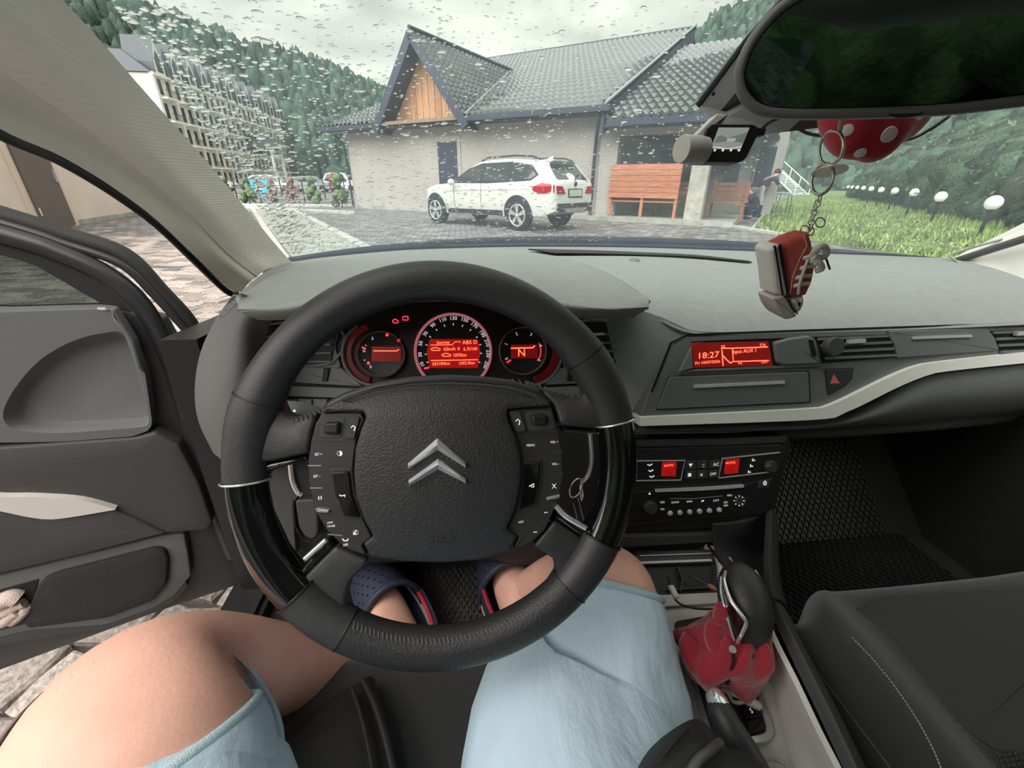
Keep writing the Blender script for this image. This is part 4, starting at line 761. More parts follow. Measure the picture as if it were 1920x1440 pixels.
# ================================================================== windscreen
WB = [(545, 491, .90), (620, 481, 1.02), (740, 470, 1.13), (830, 466, 1.18), (960, 463, 1.21), (1100, 463, 1.22), (1230, 465, 1.21), (1350, 469, 1.17), (1500, 474, 1.09), (1700, 481, .95), (1790, 487, .86)]
base = np.array([V(*q) for q in WB]); rake = math.tan(math.radians(25)); xb = base[:, 0]; u_ = (xb-.33)/.68
top = np.stack([.33+u_*.56, .42-.14*u_**2, 1.195-.02*u_**2], 1)
nr_ = 6; rows = []
for i in range(nr_):
    t_ = i/(nr_-1); r = base*(1-t_)+top*t_; r[:, 2] += .012*math.sin(math.pi*t_); rows.append(r+A([0, .012, .004]))
w1 = thing('window_1', None, None); w1['kind'] = 'structure'
wsg = glassy('windscreen_glass', (.93, .96, .95), .02, veil=.022, veilc=(.7, .82, 1.0))
patch('windscreen', rows, wsg, w1, su=4, sv=4, thick=.004)
GW = np.array(rows); 
def wsp(u, t):
    a_ = u*(GW.shape[1]-1); b_ = t*(GW.shape[0]-1); i, j = min(int(b_), GW.shape[0]-2), min(int(a_), GW.shape[1]-2); fb, fa = b_-i, a_-j
    p = (GW[i, j]*(1-fb)+GW[i+1, j]*fb)*(1-fa)+(GW[i, j+1]*(1-fb)+GW[i+1, j+1]*fb)*fa; du = GW[i, j+1]-GW[i, j]; dv = GW[i+1, j]-GW[i, j]; du /= np.linalg.norm(du); nn = np.cross(du, dv); nn /= np.linalg.norm(nn); return p, du, np.cross(nn, du), nn
water_m = mat('rain_water', (1, 1, 1), 0, trans=1); water_m.node_tree.nodes['Principled BSDF'].inputs['IOR'].default_value = 1.33
m = MB(); cnt = 0
prof = [(1, 0), (.92, .34), (.7, .66), (.4, .88)]
while cnt < 4200:
    u, t = rng.uniform(0, .86), rng.uniform(.02, .97); p, du, dv, nn = wsp(u, t)
    dd = p-EYE; z = dd@FW; px_ = 960+FPX*(dd@RT)/z; py_ = 720-FPX*(dd@UP)/z
    dens = 1.0 if px_ < 620 else (.75 if px_ < 1150 else (.5 if px_ < 1440 and py_ < 330 else .10))
    if py_ > 330 and 900 < px_ : dens *= .6
    if rng.uniform() > dens or not (80 < px_ < 1960 and -40 < py_ < 500): continue
    s = abs(rng.normal(0, 1))*.00085+.0006; s = min(s, .0036)*(z/.8)**.5*(1.45 if px_ < 560 else 1.0); k = 7 if s < .0015 else 10; an = rng.uniform(-.2, .2); e1 = du*math.cos(an)+dv*math.sin(an); e2 = -du*math.sin(an)+dv*math.cos(an); st = rng.uniform(1.3, 2.5); nv = nn if nn[1] > 0 else -nn
    st2 = rng.uniform(.8, 1.3); v = []; f = []
    for r_, h_ in prof:
        for q in range(k): a_ = 2*math.pi*q/k; v.append(p+nv*(.0045-.0+s*.55*h_)+s*r_*(e1*math.cos(a_)*st*(1+.2*math.sin(2*a_+an*9))+e2*math.sin(a_)*st2))
    v.append(p+nv*(.0045+s*.55)); n4 = 4*k
    for i in range(3): f += [(i*k+q, i*k+(q+1) % k, (i+1)*k+(q+1) % k, (i+1)*k+q) for q in range(k)]
    f += [(3*k+q, 3*k+(q+1) % k, n4) for q in range(k)]+[list(range(k))[::-1]]
    m.add(v, f); cnt += 1
o = m.build('raindrops', water_m, w1, smooth=80); o['kind'] = 'stuff'
# wiper cowl seal
tube('trim_1', crom(base+A([0, .0, -.006]), 4), .007, black_m, n=8, kind='structure')
tube('trim_2', crom(np.vstack([base[-1:], (base[-1:]*.6+top[-1:]*.4), top[-1:]])+A([[0, 0, -.004]]), 6), .008, mat('grey_seal', (.12, .12, .12), .6), n=8, kind='structure')
# ================================================================== A pillars
pl = thing('pillar_trim', 'long pale cloth-covered left windscreen pillar crossing the top left', 'pillar', V(430, 440, .75))
ST = [ # inner edge, bulge, seam, outer edge  (px, py, Y)
 [(547, 492, .89), (500, 505, .80), (470, 527, .76), (452, 548, .77)],
 [(520, 462, .85), (455, 470, .76), (412, 482, .72), (428, 540, .76)],
 [(470, 402, .77), (400, 405, .69), (330, 404, .65), (372, 487, .70)],
 [(400, 318, .67), (310, 318, .59), (225, 320, .56), (300, 417, .62)],
 [(330, 238, .58), (220, 235, .50), (120, 245, .48), (220, 357, .55)],
 [(250, 147, .49), (130, 150, .42), (0, 180, .41), (120, 296, .48)],
 [(180, 67, .42), (50, 70, .355), (-120, 110, .35), (20, 252, .415)],
 [(110, -8, .36), (-40, 0, .30), (-250, 40, .295), (-90, 190, .365)],
 [(40, -85, .31), (-140, -80, .255), (-420, -30, .25), (-220, 120, .32)]]
patch('upper_trim', [[V(*q) for q in r] for r in [[s_[0], tuple(.5*A(s_[0])+.5*A(s_[1])), s_[1], tuple(.4*A(s_[1])+.6*A(s_[2]))] for s_ in ST]], fabricp_m, pl, thick=.012)
patch('lower_trim', [[V(*q) for q in r] for r in [[tuple(.4*A(s_[1])+.6*A(s_[2])+A([1, 1, .004])), s_[2], tuple(.5*A(s_[2])+.5*A(s_[3])+A([0, 0, -.004])), s_[3]] for s_ in ST]], cream_m, pl, thick=.012)
tube('door_seal', crom([V(s_[3][0]-4, s_[3][1]+5, s_[3][2]+.008) for s_ in ST], 4), .0055, black_m, pl, n=8)
SR = [[(1782, 487, .87), (1800, 500, .82), (1835, 530, .74)], [(1830, 462, .84), (1860, 500, .78), (1890, 545, .70)], [(1925, 415, .78), (1940, 480, .72), (1945, 550, .66)], [(2060, 340, .70), (2080, 440, .65), (2080, 560, .60)], [(2300, 180, .6), (2330, 330, .56), (2330, 520, .52)], [(2800, -100, .48), (2800, 100, .46), (2800, 400, .43)]]
pr_ = thing('pillar_trim', 'pale right windscreen pillar at the right edge above the dashboard', 'pillar', V(1880, 500, .78)); patch('upper_trim', [[V(*q) for q in r] for r in SR], mat('pale_pillar', (.80, .79, .75), .8), pr_, thick=.012)
tube('cable', crom([V(1880, 448, .80), V(1795, 473, .845), V(1781, 480, .84), V(1796, 492, .80), V(1806, 510, .74), V(1826, 529, .69)], 6), .0022, mat('grey_cable', (.3, .3, .3), .5), pr_, n=8)
# ================================================================== dashboard
dash = thing('dashboard', 'grey dashboard with display, vents and a silver trim strip across the cabin', 'dashboard', (.33, .6, .6))
fr_ = [(430, 565, .60), (560, 545, .68), (740, 540, .72), (830, 540, .72), (960, 545, .72), (1100, 565, .66), (1225, 596, .590), (1310, 626, .572), (1500, 624, .570), (1760, 616, .567), (1940, 608, .560), (2060, 604, .555)]
wbx = WB[:-1]+[(1790, 487, .86), (1850, 520, .74)]
R_ = []
for t_ in (0, .22, .45, .68, .86, .95, 1.0):
    row = []
    for a_, b_ in zip(wbx, fr_):
        a_, b_ = V(*a_), V(*b_); p = a_+(b_-a_)*t_; p[2] = a_[2]+(b_[2]-a_[2])*t_**3.2+.008*math.sin(math.pi*min(1, t_*1.1)); row.append(p)
    R_.append(row)
R_.append([p+A([0, .012, -.006]) for p in R_[-1]])
patch('upper_pad', R_, dash_m, dash, thick=.006)
back = [(462, 566, .52), (476, 545, .60), (520, 513, .73), (620, 487, .86), (760, 473, .94), (850, 470, .95), (960, 474, .93), (1060, 485, .87), (1130, 507, .76), (1180, 538, .63), (1213, 572, .515)]
lip = [(446, 581, .492), (480, 581, .482), (540, 577, .475), (620, 560, .475), (740, 547, .475), (850, 543, .475), (960, 547, .475), (1050, 570, .472), (1130, 579, .476), (1180, 579, .486), (1216, 577, .500)]
H_ = []
for t_ in (0, .25, .5, .75, .93, 1.0):
    row = []
    for a_, b_ in zip(back, lip): a_, b_ = V(*a_), V(*b_); p = a_+(b_-a_)*t_; p[2] += .010*math.sin(math.pi*t_**.8); row.append(p)
    H_.append(row)
H_.append([p+A([0, .010, -.012]) for p in H_[-1]]); H_.append([p+A([0, .04, -.022]) for p in H_[-2]]); H_.append([V(*b_)+A([0, .14, -.020]) for b_ in lip])
for r_ in H_[-3:]:
    for p in r_: p[0] = -.014+(p[0]+.014)*.965
patch('instrument_hood', H_, dash_m, dash, thick=.004)
# left cheek
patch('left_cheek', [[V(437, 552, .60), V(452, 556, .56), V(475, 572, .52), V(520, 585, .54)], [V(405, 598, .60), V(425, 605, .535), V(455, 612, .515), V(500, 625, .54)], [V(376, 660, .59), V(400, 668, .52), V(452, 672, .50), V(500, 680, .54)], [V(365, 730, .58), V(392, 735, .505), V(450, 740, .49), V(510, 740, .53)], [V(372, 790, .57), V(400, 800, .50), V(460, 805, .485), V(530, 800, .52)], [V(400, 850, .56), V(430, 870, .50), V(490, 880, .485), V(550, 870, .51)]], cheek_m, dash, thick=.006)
chk = surf([c for c in dash.children if c.name.startswith('left_cheek')][0]); ov = [(408, 592), (411, 580), (424, 566), (441, 554), (458, 549), (455, 559), (440, 572), (427, 586), (416, 594)]
op_ = [chk(x, y, .0015) for x, y in crom(A(ov, float), 3, True)]; op_ = [p for p in op_ if p is not None]
if len(op_) > 8:
    c_ = np.mean(op_, 0); cv = mesh('demister_vent', [c_]+op_, [(0, 1+i, 1+(i+1) % len(op_)) for i in range(len(op_))], black_m, dash); tube('vent_rim', op_, .0012, dashs_m, cv, n=6, closed=True)
    for i in range(6):
        t_ = (i+.7)/6.4; a_, b_ = chk(409+46*t_, 586-36*t_, .003), chk(419+40*t_, 590-34*t_, .003)
        if a_ is not None and b_ is not None: tube('vent_slat', [a_, b_], .0011, dashs_m, cv, n=6)
# centre cowl
patch('centre_cowl', [[V(1120, 570, .63), V(1215, 586, .592), V(1300, 622, .578)], [V(1130, 650, .61), V(1205, 660, .578), V(1275, 648, .572)], [V(1120, 740, .60), V(1190, 735, .572), V(1245, 722, .566)], [V(1110, 840, .58), V(1180, 830, .565), V(1215, 812, .56)]], dash_m, dash, thick=.01)
# top details
patch('air_outlet', [[V(990, 476, 1.08), V(1100, 478, 1.09), V(1200, 482, 1.08), V(1300, 487, 1.03), V(1400, 499, .93)], [V(1040, 484, 1.01), V(1120, 485, 1.02), V(1200, 487, 1.02), V(1300, 491, .99), V(1405, 501, .915)]], black_m, dash, thick=.003)
for p_ in dash.children:
    if p_.name.startswith('air_outlet'): p_.location = (0, -.004, .013)
ball('light_sensor', V(1189, 491, .95), (.013, .013, .009), dashs_m, dash)
box('sensor_plate', V(1205, 499, .91), (.018, .02, .002), silver_m, dash)
# ---- cluster
t20 = math.radians(20); FC = Fr(V(850, 655, .60), (1, 0, 0), (0, math.sin(t20), math.cos(t20)))
plate('cluster_panel', FC, [(560, 560), (1130, 560), (1120, 640), (1060, 735), (640, 735), (580, 640)], -.03, -.012, black_m, dash)
for pts in ([(520, 605), (470, 606), (455, 625), (453, 670), (468, 700), (540, 700), (640, 690), (628, 650), (640, 605)], [(1060, 598), (1185, 598), (1206, 612), (1210, 650), (1198, 690), (1165, 712), (1060, 712), (1052, 650)]):
    plate('vent_surround', FC, pts, -.03, -.006, dashs_m, dash, rad=.006)
for vi, (pts, x0, x1) in enumerate((([(480, 612), (632, 610), (622, 680), (478, 690), (468, 660)], 478, 628), ([(1080, 605), (1180, 604), (1195, 617), (1195, 655), (1184, 685), (1165, 698), (1080, 690)], 1075, 1175))):
    vt = thing('air_vent', ('left dashboard air vent seen through the steering wheel rim', 'air vent between steering wheel rim and centre display')[vi], 'air vent', FC.w(FC.px(*pts[0]))[0]); ot = plate('vent_opening', FC, pts, -.03, -.0045, black_m, vt, rad=.006)
    stroke('vent_rim', FC, [tuple(q) for q in (crom(pts, 3, True))], 5, -.003, silver_m if vi else dashs_m, vt, closed=True, thick=.004)
    for k in range(4): stroke('slat', FC, [(x0+6-vi*0, 632+k*16-(4 if vi else 0)), (x1-8-k*5*vi, 630+k*16-(4 if vi else 0))], 4, -.001+.0005, dashs_m, vt, thick=.003)
    if vi: stroke('slider', FC, [(1108, 627), (1133, 626)], 4, .003, chrome_m, vt, thick=.004)
# gauges
red_ring = mat('red_lit_bezel', (.035, .004, .005), .35, emit=((.6, .01, .02), .018))
GA = []
def gauge(cx_, cy_, r_, lab, depth=.0):
    g = thing('gauge', lab, 'gauge', FC.w(FC.px(cx_, cy_))[0]); k = FC.sc(cx_, cy_); c = FC.w(FC.px(cx_, cy_, 0), 0)[0]; R = r_*k
    lathe('dial', c, FC.n, [(R*.98, -.02), (R*.98, -.004), (R*.9, -.005)], black_m, g, n=48); lathe('bezel', c, FC.n, [(R*1.00, -.018), (R*1.05, .0), (R*1.02, .0015), (R*.985, -.003), (R*.98, -.006)], silver_m if r_ < 60 else mat('pink_lit_ring', (.5, .25, .27), .3, .3, emit=((1, .3, .35), .12)), g, n=56); return g, c, R
g1, c1, R1 = gauge(714, 664, 43, 'left round fuel and temperature gauge with small red display')
for (x, y) in ((640, 690), ): pass
tk = lambda g, cx_, cy_, r0_, r1_, a_, w_, m_: stroke('tick', FC, [(cx_+r0_*math.cos(a_), cy_-r0_*math.sin(a_)), (cx_+r1_*math.cos(a_), cy_-r1_*math.sin(a_))], w_, -.003, m_, g)
plate('display', FC, [(697, 650), (752, 650), (752, 678), (697, 678)], -.005, -.0035, redscr_m, g1, bev=.0002); stroke('display_line', FC, [(700, 658), (744, 658), (748, 655)], 1.6, -.003, glow_m, g1)
for s_, x, y in (('1', 699, 634), ('½', 683, 657), ('0', 695, 688)): text('numeral', s_, FC, x, y, 6, white_m, g1, h=-.003, ang=.4 if s_ == '1' else 0)
tk(g1, 714, 664, 30, 38, math.radians(160), 2.5, redl_m)
for a_ in (150, 172, 200, 120): tk(g1, 714, 664, 31, 34, math.radians(a_), 1.2, white_m)
for x, y in ((725, 628), (747, 638), (690, 681)): lathe('warning_light', FC.w(FC.px(x, y), -.0035)[0], FC.n, [(.0022, 0), (.0022, .0006), (.001, .0008)], redl_m, g1, n=10)
g2, c2, R2 = gauge(850, 660, 70, 'large central speedometer with red trip display')
nums = [('10', 792, 683), ('30', 788, 665), ('50', 789, 644), ('70', 798, 626), ('90', 812, 610), ('110', 830, 600), ('130', 850, 597), ('150', 871, 600), ('170', 889, 610), ('190', 904, 626), ('210', 913, 643), ('230', 915, 663), ('250', 911, 684)]
for s_, x, y in nums:
    a_ = math.atan2(660-y, x-850); text('numeral', s_, FC, x, y, 7, white_m, g2, h=-.003, ang=a_-math.pi/2 if abs(x-850) < 55 else (a_-math.pi/2), bold=.01); tk(g2, 850, 660, 50, 54, a_, 1.6, white_m)
plate('display', FC, [(806, 636), (896, 636), (901, 660), (896, 690), (806, 690), (800, 660)], -.005, -.0035, redsc2_m, g2, bev=.0002, rad=.002)
for s_, x, y, h_, w_ in (('Journey', 831, 642, 6, 25), ('ABS D', 881, 642, 7, 28), ('62km/h', 843, 654.5, 6.5, 22), ('0', 860, 654, 6.5, None), ('6.7l/100', 882, 654.5, 6.2, 26), ('1093km', 862, 666, 6.5, 24), ('303184km', 827, 682, 6, 33), ('1093.9km', 875, 681, 6, 29)): text('display_text', s_, FC, x, y, h_, glow_m, g2, h=-.0028, wid=w_)
stroke('display_line', FC, [(807, 647), (848, 646.5), (853, 641), (864, 641)], 1.2, -.003, glow_m, g2); stroke('display_line', FC, [(808, 676), (896, 674.5)], 1.4, -.003, glow_m, g2)
ic = [(808, 655), (811, 652.5), (817, 651.5), (822, 653), (826, 655), (824, 657), (811, 657)]; stroke('car_icon', FC, ic, 1.4, -.003, glow_m, g2, closed=True); stroke('car_icon', FC, [(x+20, y+11) for x, y in ic], 1.4, -.003, glow_m, g2, closed=True)
stroke('needle', FC, [(795, 691), (805, 689)], 3, -.002, redl_m, g2)
g3, c3, R3 = gauge(981, 658, 43, 'right round rev counter showing the letter N')
plate('display', FC, [(958, 646), (1008, 646), (1008, 672), (958, 672)], -.005, -.0035, redscr_m, g3, bev=.0002); text('display_text', 'N', FC, 978, 662, 14, glow_m, g3, h=-.003); stroke('display_line', FC, [(958, 653), (999, 652), (1003, 648)], 2, -.003, glow_m, g3); 
for k in range(6):
    a_ = math.radians(205-k*47); x, y = 981+34*math.cos(a_), 658-34*math.sin(a_); text('numeral', str(k), FC, x, y, 6, white_m, g3, h=-.003, ang=a_-math.pi/2)
stroke('red_zone', FC, [(981+33*math.cos(a_), 658-33*math.sin(a_)) for a_ in np.linspace(.45, -.6, 8)], 1.6, -.003, redl_m, g3); stroke('needle', FC, [(950, 680), (958, 675)], 2.5, -.002, redl_m, g3)
# red lit side cups around the outer gauges
for sx_, cx_ in ((-1, 705), (1, 990)):
    pts = [(cx_+sx_*60*math.cos(a_), 662-58*math.sin(a_)) for a_ in np.linspace(-1.35, 1.25, 16)]+[(cx_+sx_*0+sx_*46*math.cos(a_), 662-46*math.sin(a_)) for a_ in np.linspace(1.25, -1.35, 16)]
    plate('gauge_cup', FC, pts, -.012, -.006, red_ring, dash, bev=.001)
    tube('cup_rim', crom([FC.w(FC.px(cx_+sx_*63*math.cos(a_), 662-61*math.sin(a_), 0), 0)[0] for a_ in np.linspace(-1.5, 1.0, 10)], 4), .0024, dashs_m, dash, n=8)
for pts, cl_2 in (([(736, 602), (738, 599.5), (741, 598.5), (744, 600), (747, 602), (745, 605.5), (739, 605.5), (737, 604)], 1), ([(755, 594), (758, 594), (758, 592.5), (760, 594), (763, 594), (763, 592.5), (765, 594), (765, 600), (755, 600)], 1)): stroke('warning_light', FC, pts, 1.7, -.0105, redl_m, dash, closed=True)
# under the gauges
plate('switch_panel', FC, [(520, 688), (640, 690), (680, 725), (520, 716)], -.03, .0, dashs_m, dash, rad=.002); plate('switch_panel', FC, [(1050, 690), (1105, 690), (1115, 718), (1020, 722)], -.03, .0, dashs_m, dash, rad=.002)
for x in (611, 1071): plate('thumb_wheel', FC, [(x-4, 690), (x+7, 690), (x+2, 715), (x-8, 715)], -.0, .0035, black_m, dash, rad=.001)
plate('lower_ledge', FC, [(500, 722), (700, 730), (690, 748), (500, 742)], -.03, .004, dashs_m, dash); plate('lower_ledge', FC, [(1010, 728), (1130, 722), (1130, 740), (1010, 748)], -.03, .004, dashs_m, dash)
for k in range(4): plate('push_button', FC, [(500+k*29, 748), (526+k*29, 749), (526+k*29, 772), (500+k*29, 772)], -.02, .003, dashs_m, dash, rad=.001)
patch('knee_panel', [[V(430, 770, .55), V(600, 770, .58), V(850, 760, .6), V(1100, 770, .58), V(1215, 800, .56)], [V(440, 870, .53), V(600, 880, .54), V(850, 880, .54), V(1100, 880, .53), V(1215, 880, .53)], [V(470, 960, .52), V(600, 980, .52), V(850, 980, .52), V(1080, 980, .51), V(1200, 960, .52)], [V(520, 1040, .53), V(600, 1060, .53), V(850, 1050, .54), V(1050, 1060, .52), V(1190, 1010, .53)], [V(520, 1010, .66), V(600, 1030, .66), V(850, 1010, .66), V(1050, 1030, .66), V(1180, 990, .66)]], side_m, dash, thick=.006)
FK_ = Fr(V(570, 960, .515), (1, 0, 0), (0, math.sin(.35), math.cos(.35)))
plate('knee_pad', FK_, [(500, 870), (545, 868), (560, 930), (548, 945), (555, 1040), (540, 1050), (515, 1010), (500, 940)], -.01, .006, dark_m, dash, rad=.004)
plate('release_lever', FK_, [(552, 938), (595, 935), (597, 1000), (588, 1013), (572, 1008), (560, 990)], -.01, .010, dark_m, dash, rad=.006, bev=.003)
stroke('lever_outline', FK_, [(549, 936), (552, 985), (566, 1012), (588, 1018), (600, 1005)], 2, .0065, black_m, dash)
for pts in ([(544, 866), (548, 900), (558, 922), (566, 928)], [(1106, 814), (1109, 860), (1103, 890), (1090, 905)]): tube('chrome_strip', crom([V(x, y, .485) for x, y in pts], 5), .0035, chrome_m, dash, n=8)
# stalk
sk = thing('control_stalk', 'grey light stalk end with white symbols behind the left spoke', 'stalk', V(560, 770, .46)); tube('lever', [V(506, 768, .44), V(530, 770, .445), V(560, 771, .455), V(590, 775, .465), V(700, 810, .50)], A([.008, .0115, .0115, .009, .008]), dashs_m, sk, n=14)
FS2 = Fr(V(545, 771, .43), (1, 0, 0), (0, .5, .85)); text('symbol', '▲', FS2, 552, 770, 5, white_m, sk, h=.001); stroke('symbol', FS2, [(525, 776), (527, 770), (532, 769), (536, 772), (536, 778)], 1.6, .001, white_m, sk)
# ---- centre panel
t15 = math.radians(15); FM = Fr(V(1370, 665, .565), (1, 0, 0), (0, math.sin(t15), math.cos(t15)))
top_ed = [(1262, 642), (1290, 632), (1500, 624), (1920, 609), (2040, 605)]; tr_top = [(2040, 648), (1920, 661), (1760, 679), (1715, 688), (1660, 711), (1585, 748), (1555, 760), (1515, 767), (1200, 783)]; tr_bot = [(1200, 799), (1530, 787), (1580, 775), (1610, 763), (1680, 728), (1730, 707), (1770, 697), (1920, 681), (2040, 670)]
domed('centre_panel', FM, rnd(FM.P(top_ed+tr_top+[(1216, 740)], .002), .001, 2), -.03, .002, lambda a, b: 0., mat('centre_panel_grey', (.15, .157, .157), .45), dash, step=.02, bev=.001)
stroke('panel_gap', FM, [(1222, 735), (1258, 643), (1290, 628), (1500, 620), (1920, 606), (2040, 602)], 4, .0035, black_m, dash); stroke('panel_ledge', FM, [(1296, 636), (1500, 629), (1920, 615), (2040, 611)], 7, .005, dashs_m, dash, thick=.004)
def strip_plate(name, F, a_, b_, h0, h1, m_, par, n=40):
    a_ = resample(crom(F.P(a_, h1), 6), n, False); b_ = resample(crom(F.P(b_, h1), 6), n, False); p = np.vstack([a_, b_[::-1]]); v = np.vstack([F.w(p, h0), F.w(p, h1)]); N_ = 2*n; f = [(i, i+1, N_-2-i, N_-1-i) for i in range(n-1)]+[(N_+i, N_+i+1, N_+N_-2-i, N_+N_-1-i) for i in range(n-1)]+[(i, (i+1) % N_, N_+(i+1) % N_, N_+i) for i in range(N_)]; return mesh(name, v, f, m_, par)
strip_plate('silver_trim', FM, tr_top[::-1], tr_bot, -.02, .010, mat('silver_trim_paint', (.92, .92, .88), .5, .05), dash)
stroke('trim_shadow_gap', FM, tr_bot, 3, .004, black_m, dash)
hd2 = thing('centre_display', 'wide red centre display showing 18:27 in a dark recess', 'display', V(1370, 665, .56)); 
plate('display_recess', FM, [(1272, 700), (1305, 645), (1330, 638), (1478, 633), (1490, 640), (1465, 690)], .0, .0035, black_m, hd2, rad=.002); plate('recess_side', FM, [(1275, 697), (1297, 652), (1300, 690)], .003, .009, dashs_m, hd2, bev=.0005)
plate('screen', FM, [(1298, 643), (1441, 640), (1449, 685), (1301, 690)], .003, .0045, redscr_m, hd2, bev=.0002)
for s_, x, y, h_, w_, a_ in (('18:27', 1328, 666.5, 11, 37, .04), ('Fri 10/07/2026', 1327, 679.5, 5.2, 46, .04), ('Input AUX 1', 1396, 658.5, 6.5, 44, .04), ('TA', 1430, 647, 5, 12, .03), ('[5', 1356, 651, 6, 7, 0), ('ka', 1388, 681, 4, 7, 0), ('LIST', 1434, 679, 4, 12, .03)): text('display_text', s_, FM, x, y, h_, glow_m, hd2, h=.0052, wid=w_, ang=a_)
for pts in ([(1353, 653), (1375, 653), (1440, 650.5)], [(1354, 657), (1356, 686)], [(1374, 654), (1375, 678), (1442, 676)], [(1356, 667), (1364, 676), (1370, 681), (1374, 678)]): stroke('display_line', FM, pts, 1.6, .0052, glow_m, hd2)
plate('display_side_panel', FM, [(1452, 642), (1480, 634), (1516, 629), (1530, 636), (1541, 683), (1470, 686), (1458, 680)], .0, .009, dashs_m, dash, rad=.004, bev=.003); plate('thumb_wheel', FM, [(1518, 637), (1525, 636), (1532, 667), (1525, 669)], .005, .0115, black_m, dash, rad=.001)
stroke('recess_ledge', FM, [(1274, 699), (1300, 695), (1460, 688), (1540, 684)], 4, .006, dashs_m, dash, thick=.004)
plate('compartment_gap', FM, [(1253, 705), (1518, 695), (1521, 756), (1230, 770)], .0, .0028, black_m, dash, rad=.004); plate('compartment_lid', FM, [(1256, 707), (1516, 697.5), (1518.5, 753.5), (1233, 767.5)], .001, .0055, mat('lid_grey', (.15, .157, .157), .45), dash, rad=.004)
stroke('chrome_strip', FM, [(1302, 725), (1472, 717)], 5, .0085, alu_m, dash, thick=.003)
plate('hazard_button', FM, [(1549, 694), (1599, 692), (1595, 708), (1582, 722), (1555, 738)], .0, .0050, dark_m, dash, rad=.002); stroke('button_gap', FM, [(1547.5, 692.5), (1600.5, 690.5), (1596.5, 710), (1583, 724), (1553.5, 740)], 1.6, .0035, black_m, dash, closed=True); plate('hazard_symbol', FM, [(1564, 702), (1575, 719), (1557, 719)], .004, .0056, mat('pale_red', (.75, .16, .14), .5), dash, bev=.0001)
for vi, (pts, x0, x1, y0, y1, dx) in enumerate((([(1527, 626), (1661, 621), (1678, 650), (1681, 671), (1543, 681), (1538, 655)], 1535, 1668, 632, 627, 5), ([(1855, 613), (2040, 607), (2040, 655), (1876, 658), (1868, 635)], 1864, 2035, 620, 615, 5))):
    vt = thing('air_vent', ('central air vent carrying the round magnet phone mount', 'passenger air vent at the right edge of the dashboard')[vi], 'air vent', V(pts[0][0], pts[0][1], .56)); plate('vent_opening', FM, pts, -.0, .0035, black_m, vt)
    for k in range(4): stroke('slat', FM, [(x0+k*dx, y0+4+k*12), (x1+k*dx, y1+3+k*12-(vi*1.5))], 4, .0065, dashs_m, vt, thick=.003)
    if vi == 0: stroke('slider', FM, [(1592, 641), (1624, 639)], 6, .011, alu_m, vt, thick=.006)
    else: stroke('slider', FM, [(1908, 626), (1950, 624)], 6, .011, alu_m, vt, thick=.006)
plate('glovebox_upper_lid', FM, [(1663, 621), (1852, 615), (1866, 635), (1874, 657), (1683, 671), (1678, 648)], .0, .0065, dashs_m, dash, rad=.001); stroke('chrome_strip', FM, [(1713, 634), (1823, 630)], 4, .0095, alu_m, dash, thick=.003)
mg = thing('phone_mount', 'round dark grey magnet phone mount clipped to the centre vent', 'phone mount', V(1568, 650, .54)); lathe('magnet_disc', FM.w(FM.px(1568, 650, .02), .014)[0], FM.n, [(.012, -.01), (.0150, 0), (.0150, .005), (.0135, .0065)], mat('mount_grey', (.07, .07, .075), .6), mg, n=36); lathe('clip', FM.w(FM.px(1568, 650, .02), .001)[0], FM.n, [(.006, 0), (.006, .012)], black_m, mg, n=12)
# lower dash / glovebox
gx = [(1190, 803, 1), (1300, 800, 1), (1400, 796, 1), (1545, 790, 1), (1620, 764, 1), (1700, 724, 1), (1770, 702, 1), (1920, 685, 1), (2060, 672, 1)]; gb = [(1190, 812), (1300, 812), (1400, 811), (1545, 807), (1620, 802), (1700, 797), (1770, 791), (1920, 776), (2060, 764)]
R_ = [[V(x, y-6, .568) for x, y, _ in gx], [V(x, y, .556) for x, y, _ in gx], [V(x*.5+u*.5, y*.5+w_*.5, .535 if x > 1500 else .548) for (x, y, _), (u, w_) in zip(gx, gb)], [V(x*.15+u*.85, y*.15+w_*.85, .545) for (x, y, _), (u, w_) in zip(gx, gb)], [V(u, w_, .575) for (u, w_) in gb], [V(u, w_, .62)+A([0, 0, -.012]) for u, w_ in gb], [V(u, w_, .62)+A([0, .22, -.05]) for u, w_ in gb]]
patch('glovebox_face', R_, mat('glovebox_grey', (.10, .105, .103), .65, bump=(800, .3)), dash, thick=.005)
# ================================================================== centre stack
FS = Fr(V(1340, 930, .50), (1, 0, 0), (0, math.sin(t20), math.cos(t20)))
stk = thing('centre_stack', 'black centre stack housing below the silver trim strip', 'console', V(1340, 900, .5))
plate('stack_body', FS, [(1130, 826), (1478, 819), (1484, 832), (1452, 960), (1440, 985), (1130, 1000)], -.12, -.004, black_m, stk, rad=.004); stroke('stack_top_edge', FS, [(1130, 832), (1350, 829), (1474, 823)], 12, -.001, dark_m, stk, thick=.004)
plate('stack_fascia', FS, [(1130, 843), (1462, 834), (1474, 840), (1440, 958), (1432, 962), (1130, 992)], -.02, .0, mat('fascia_black', (.014, .015, .016), .45), stk, rad=.003)
cl_ = thing('climate_control', 'climate control panel with two small red displays', 'control panel', V(1330, 880, .5))
plate('left_control', FS, [(1150, 866), (1284, 863), (1276, 899), (1150, 902)], 0, .003, black_m, cl_); stroke('chrome_frame', FS, [(1150, 865), (1285, 863.5), (1277, 900.5), (1150, 902)], 1.8, .0042, alu_m, cl_, thick=.002)
plate('right_control', FS, [(1355, 859), (1455, 850), (1446, 888), (1348, 896)], 0, .003, black_m, cl_); stroke('chrome_frame', FS, [(1463, 848.5), (1355, 860), (1348, 896.5), (1452, 884.5)], 1.8, .0042, alu_m, cl_, thick=.002)
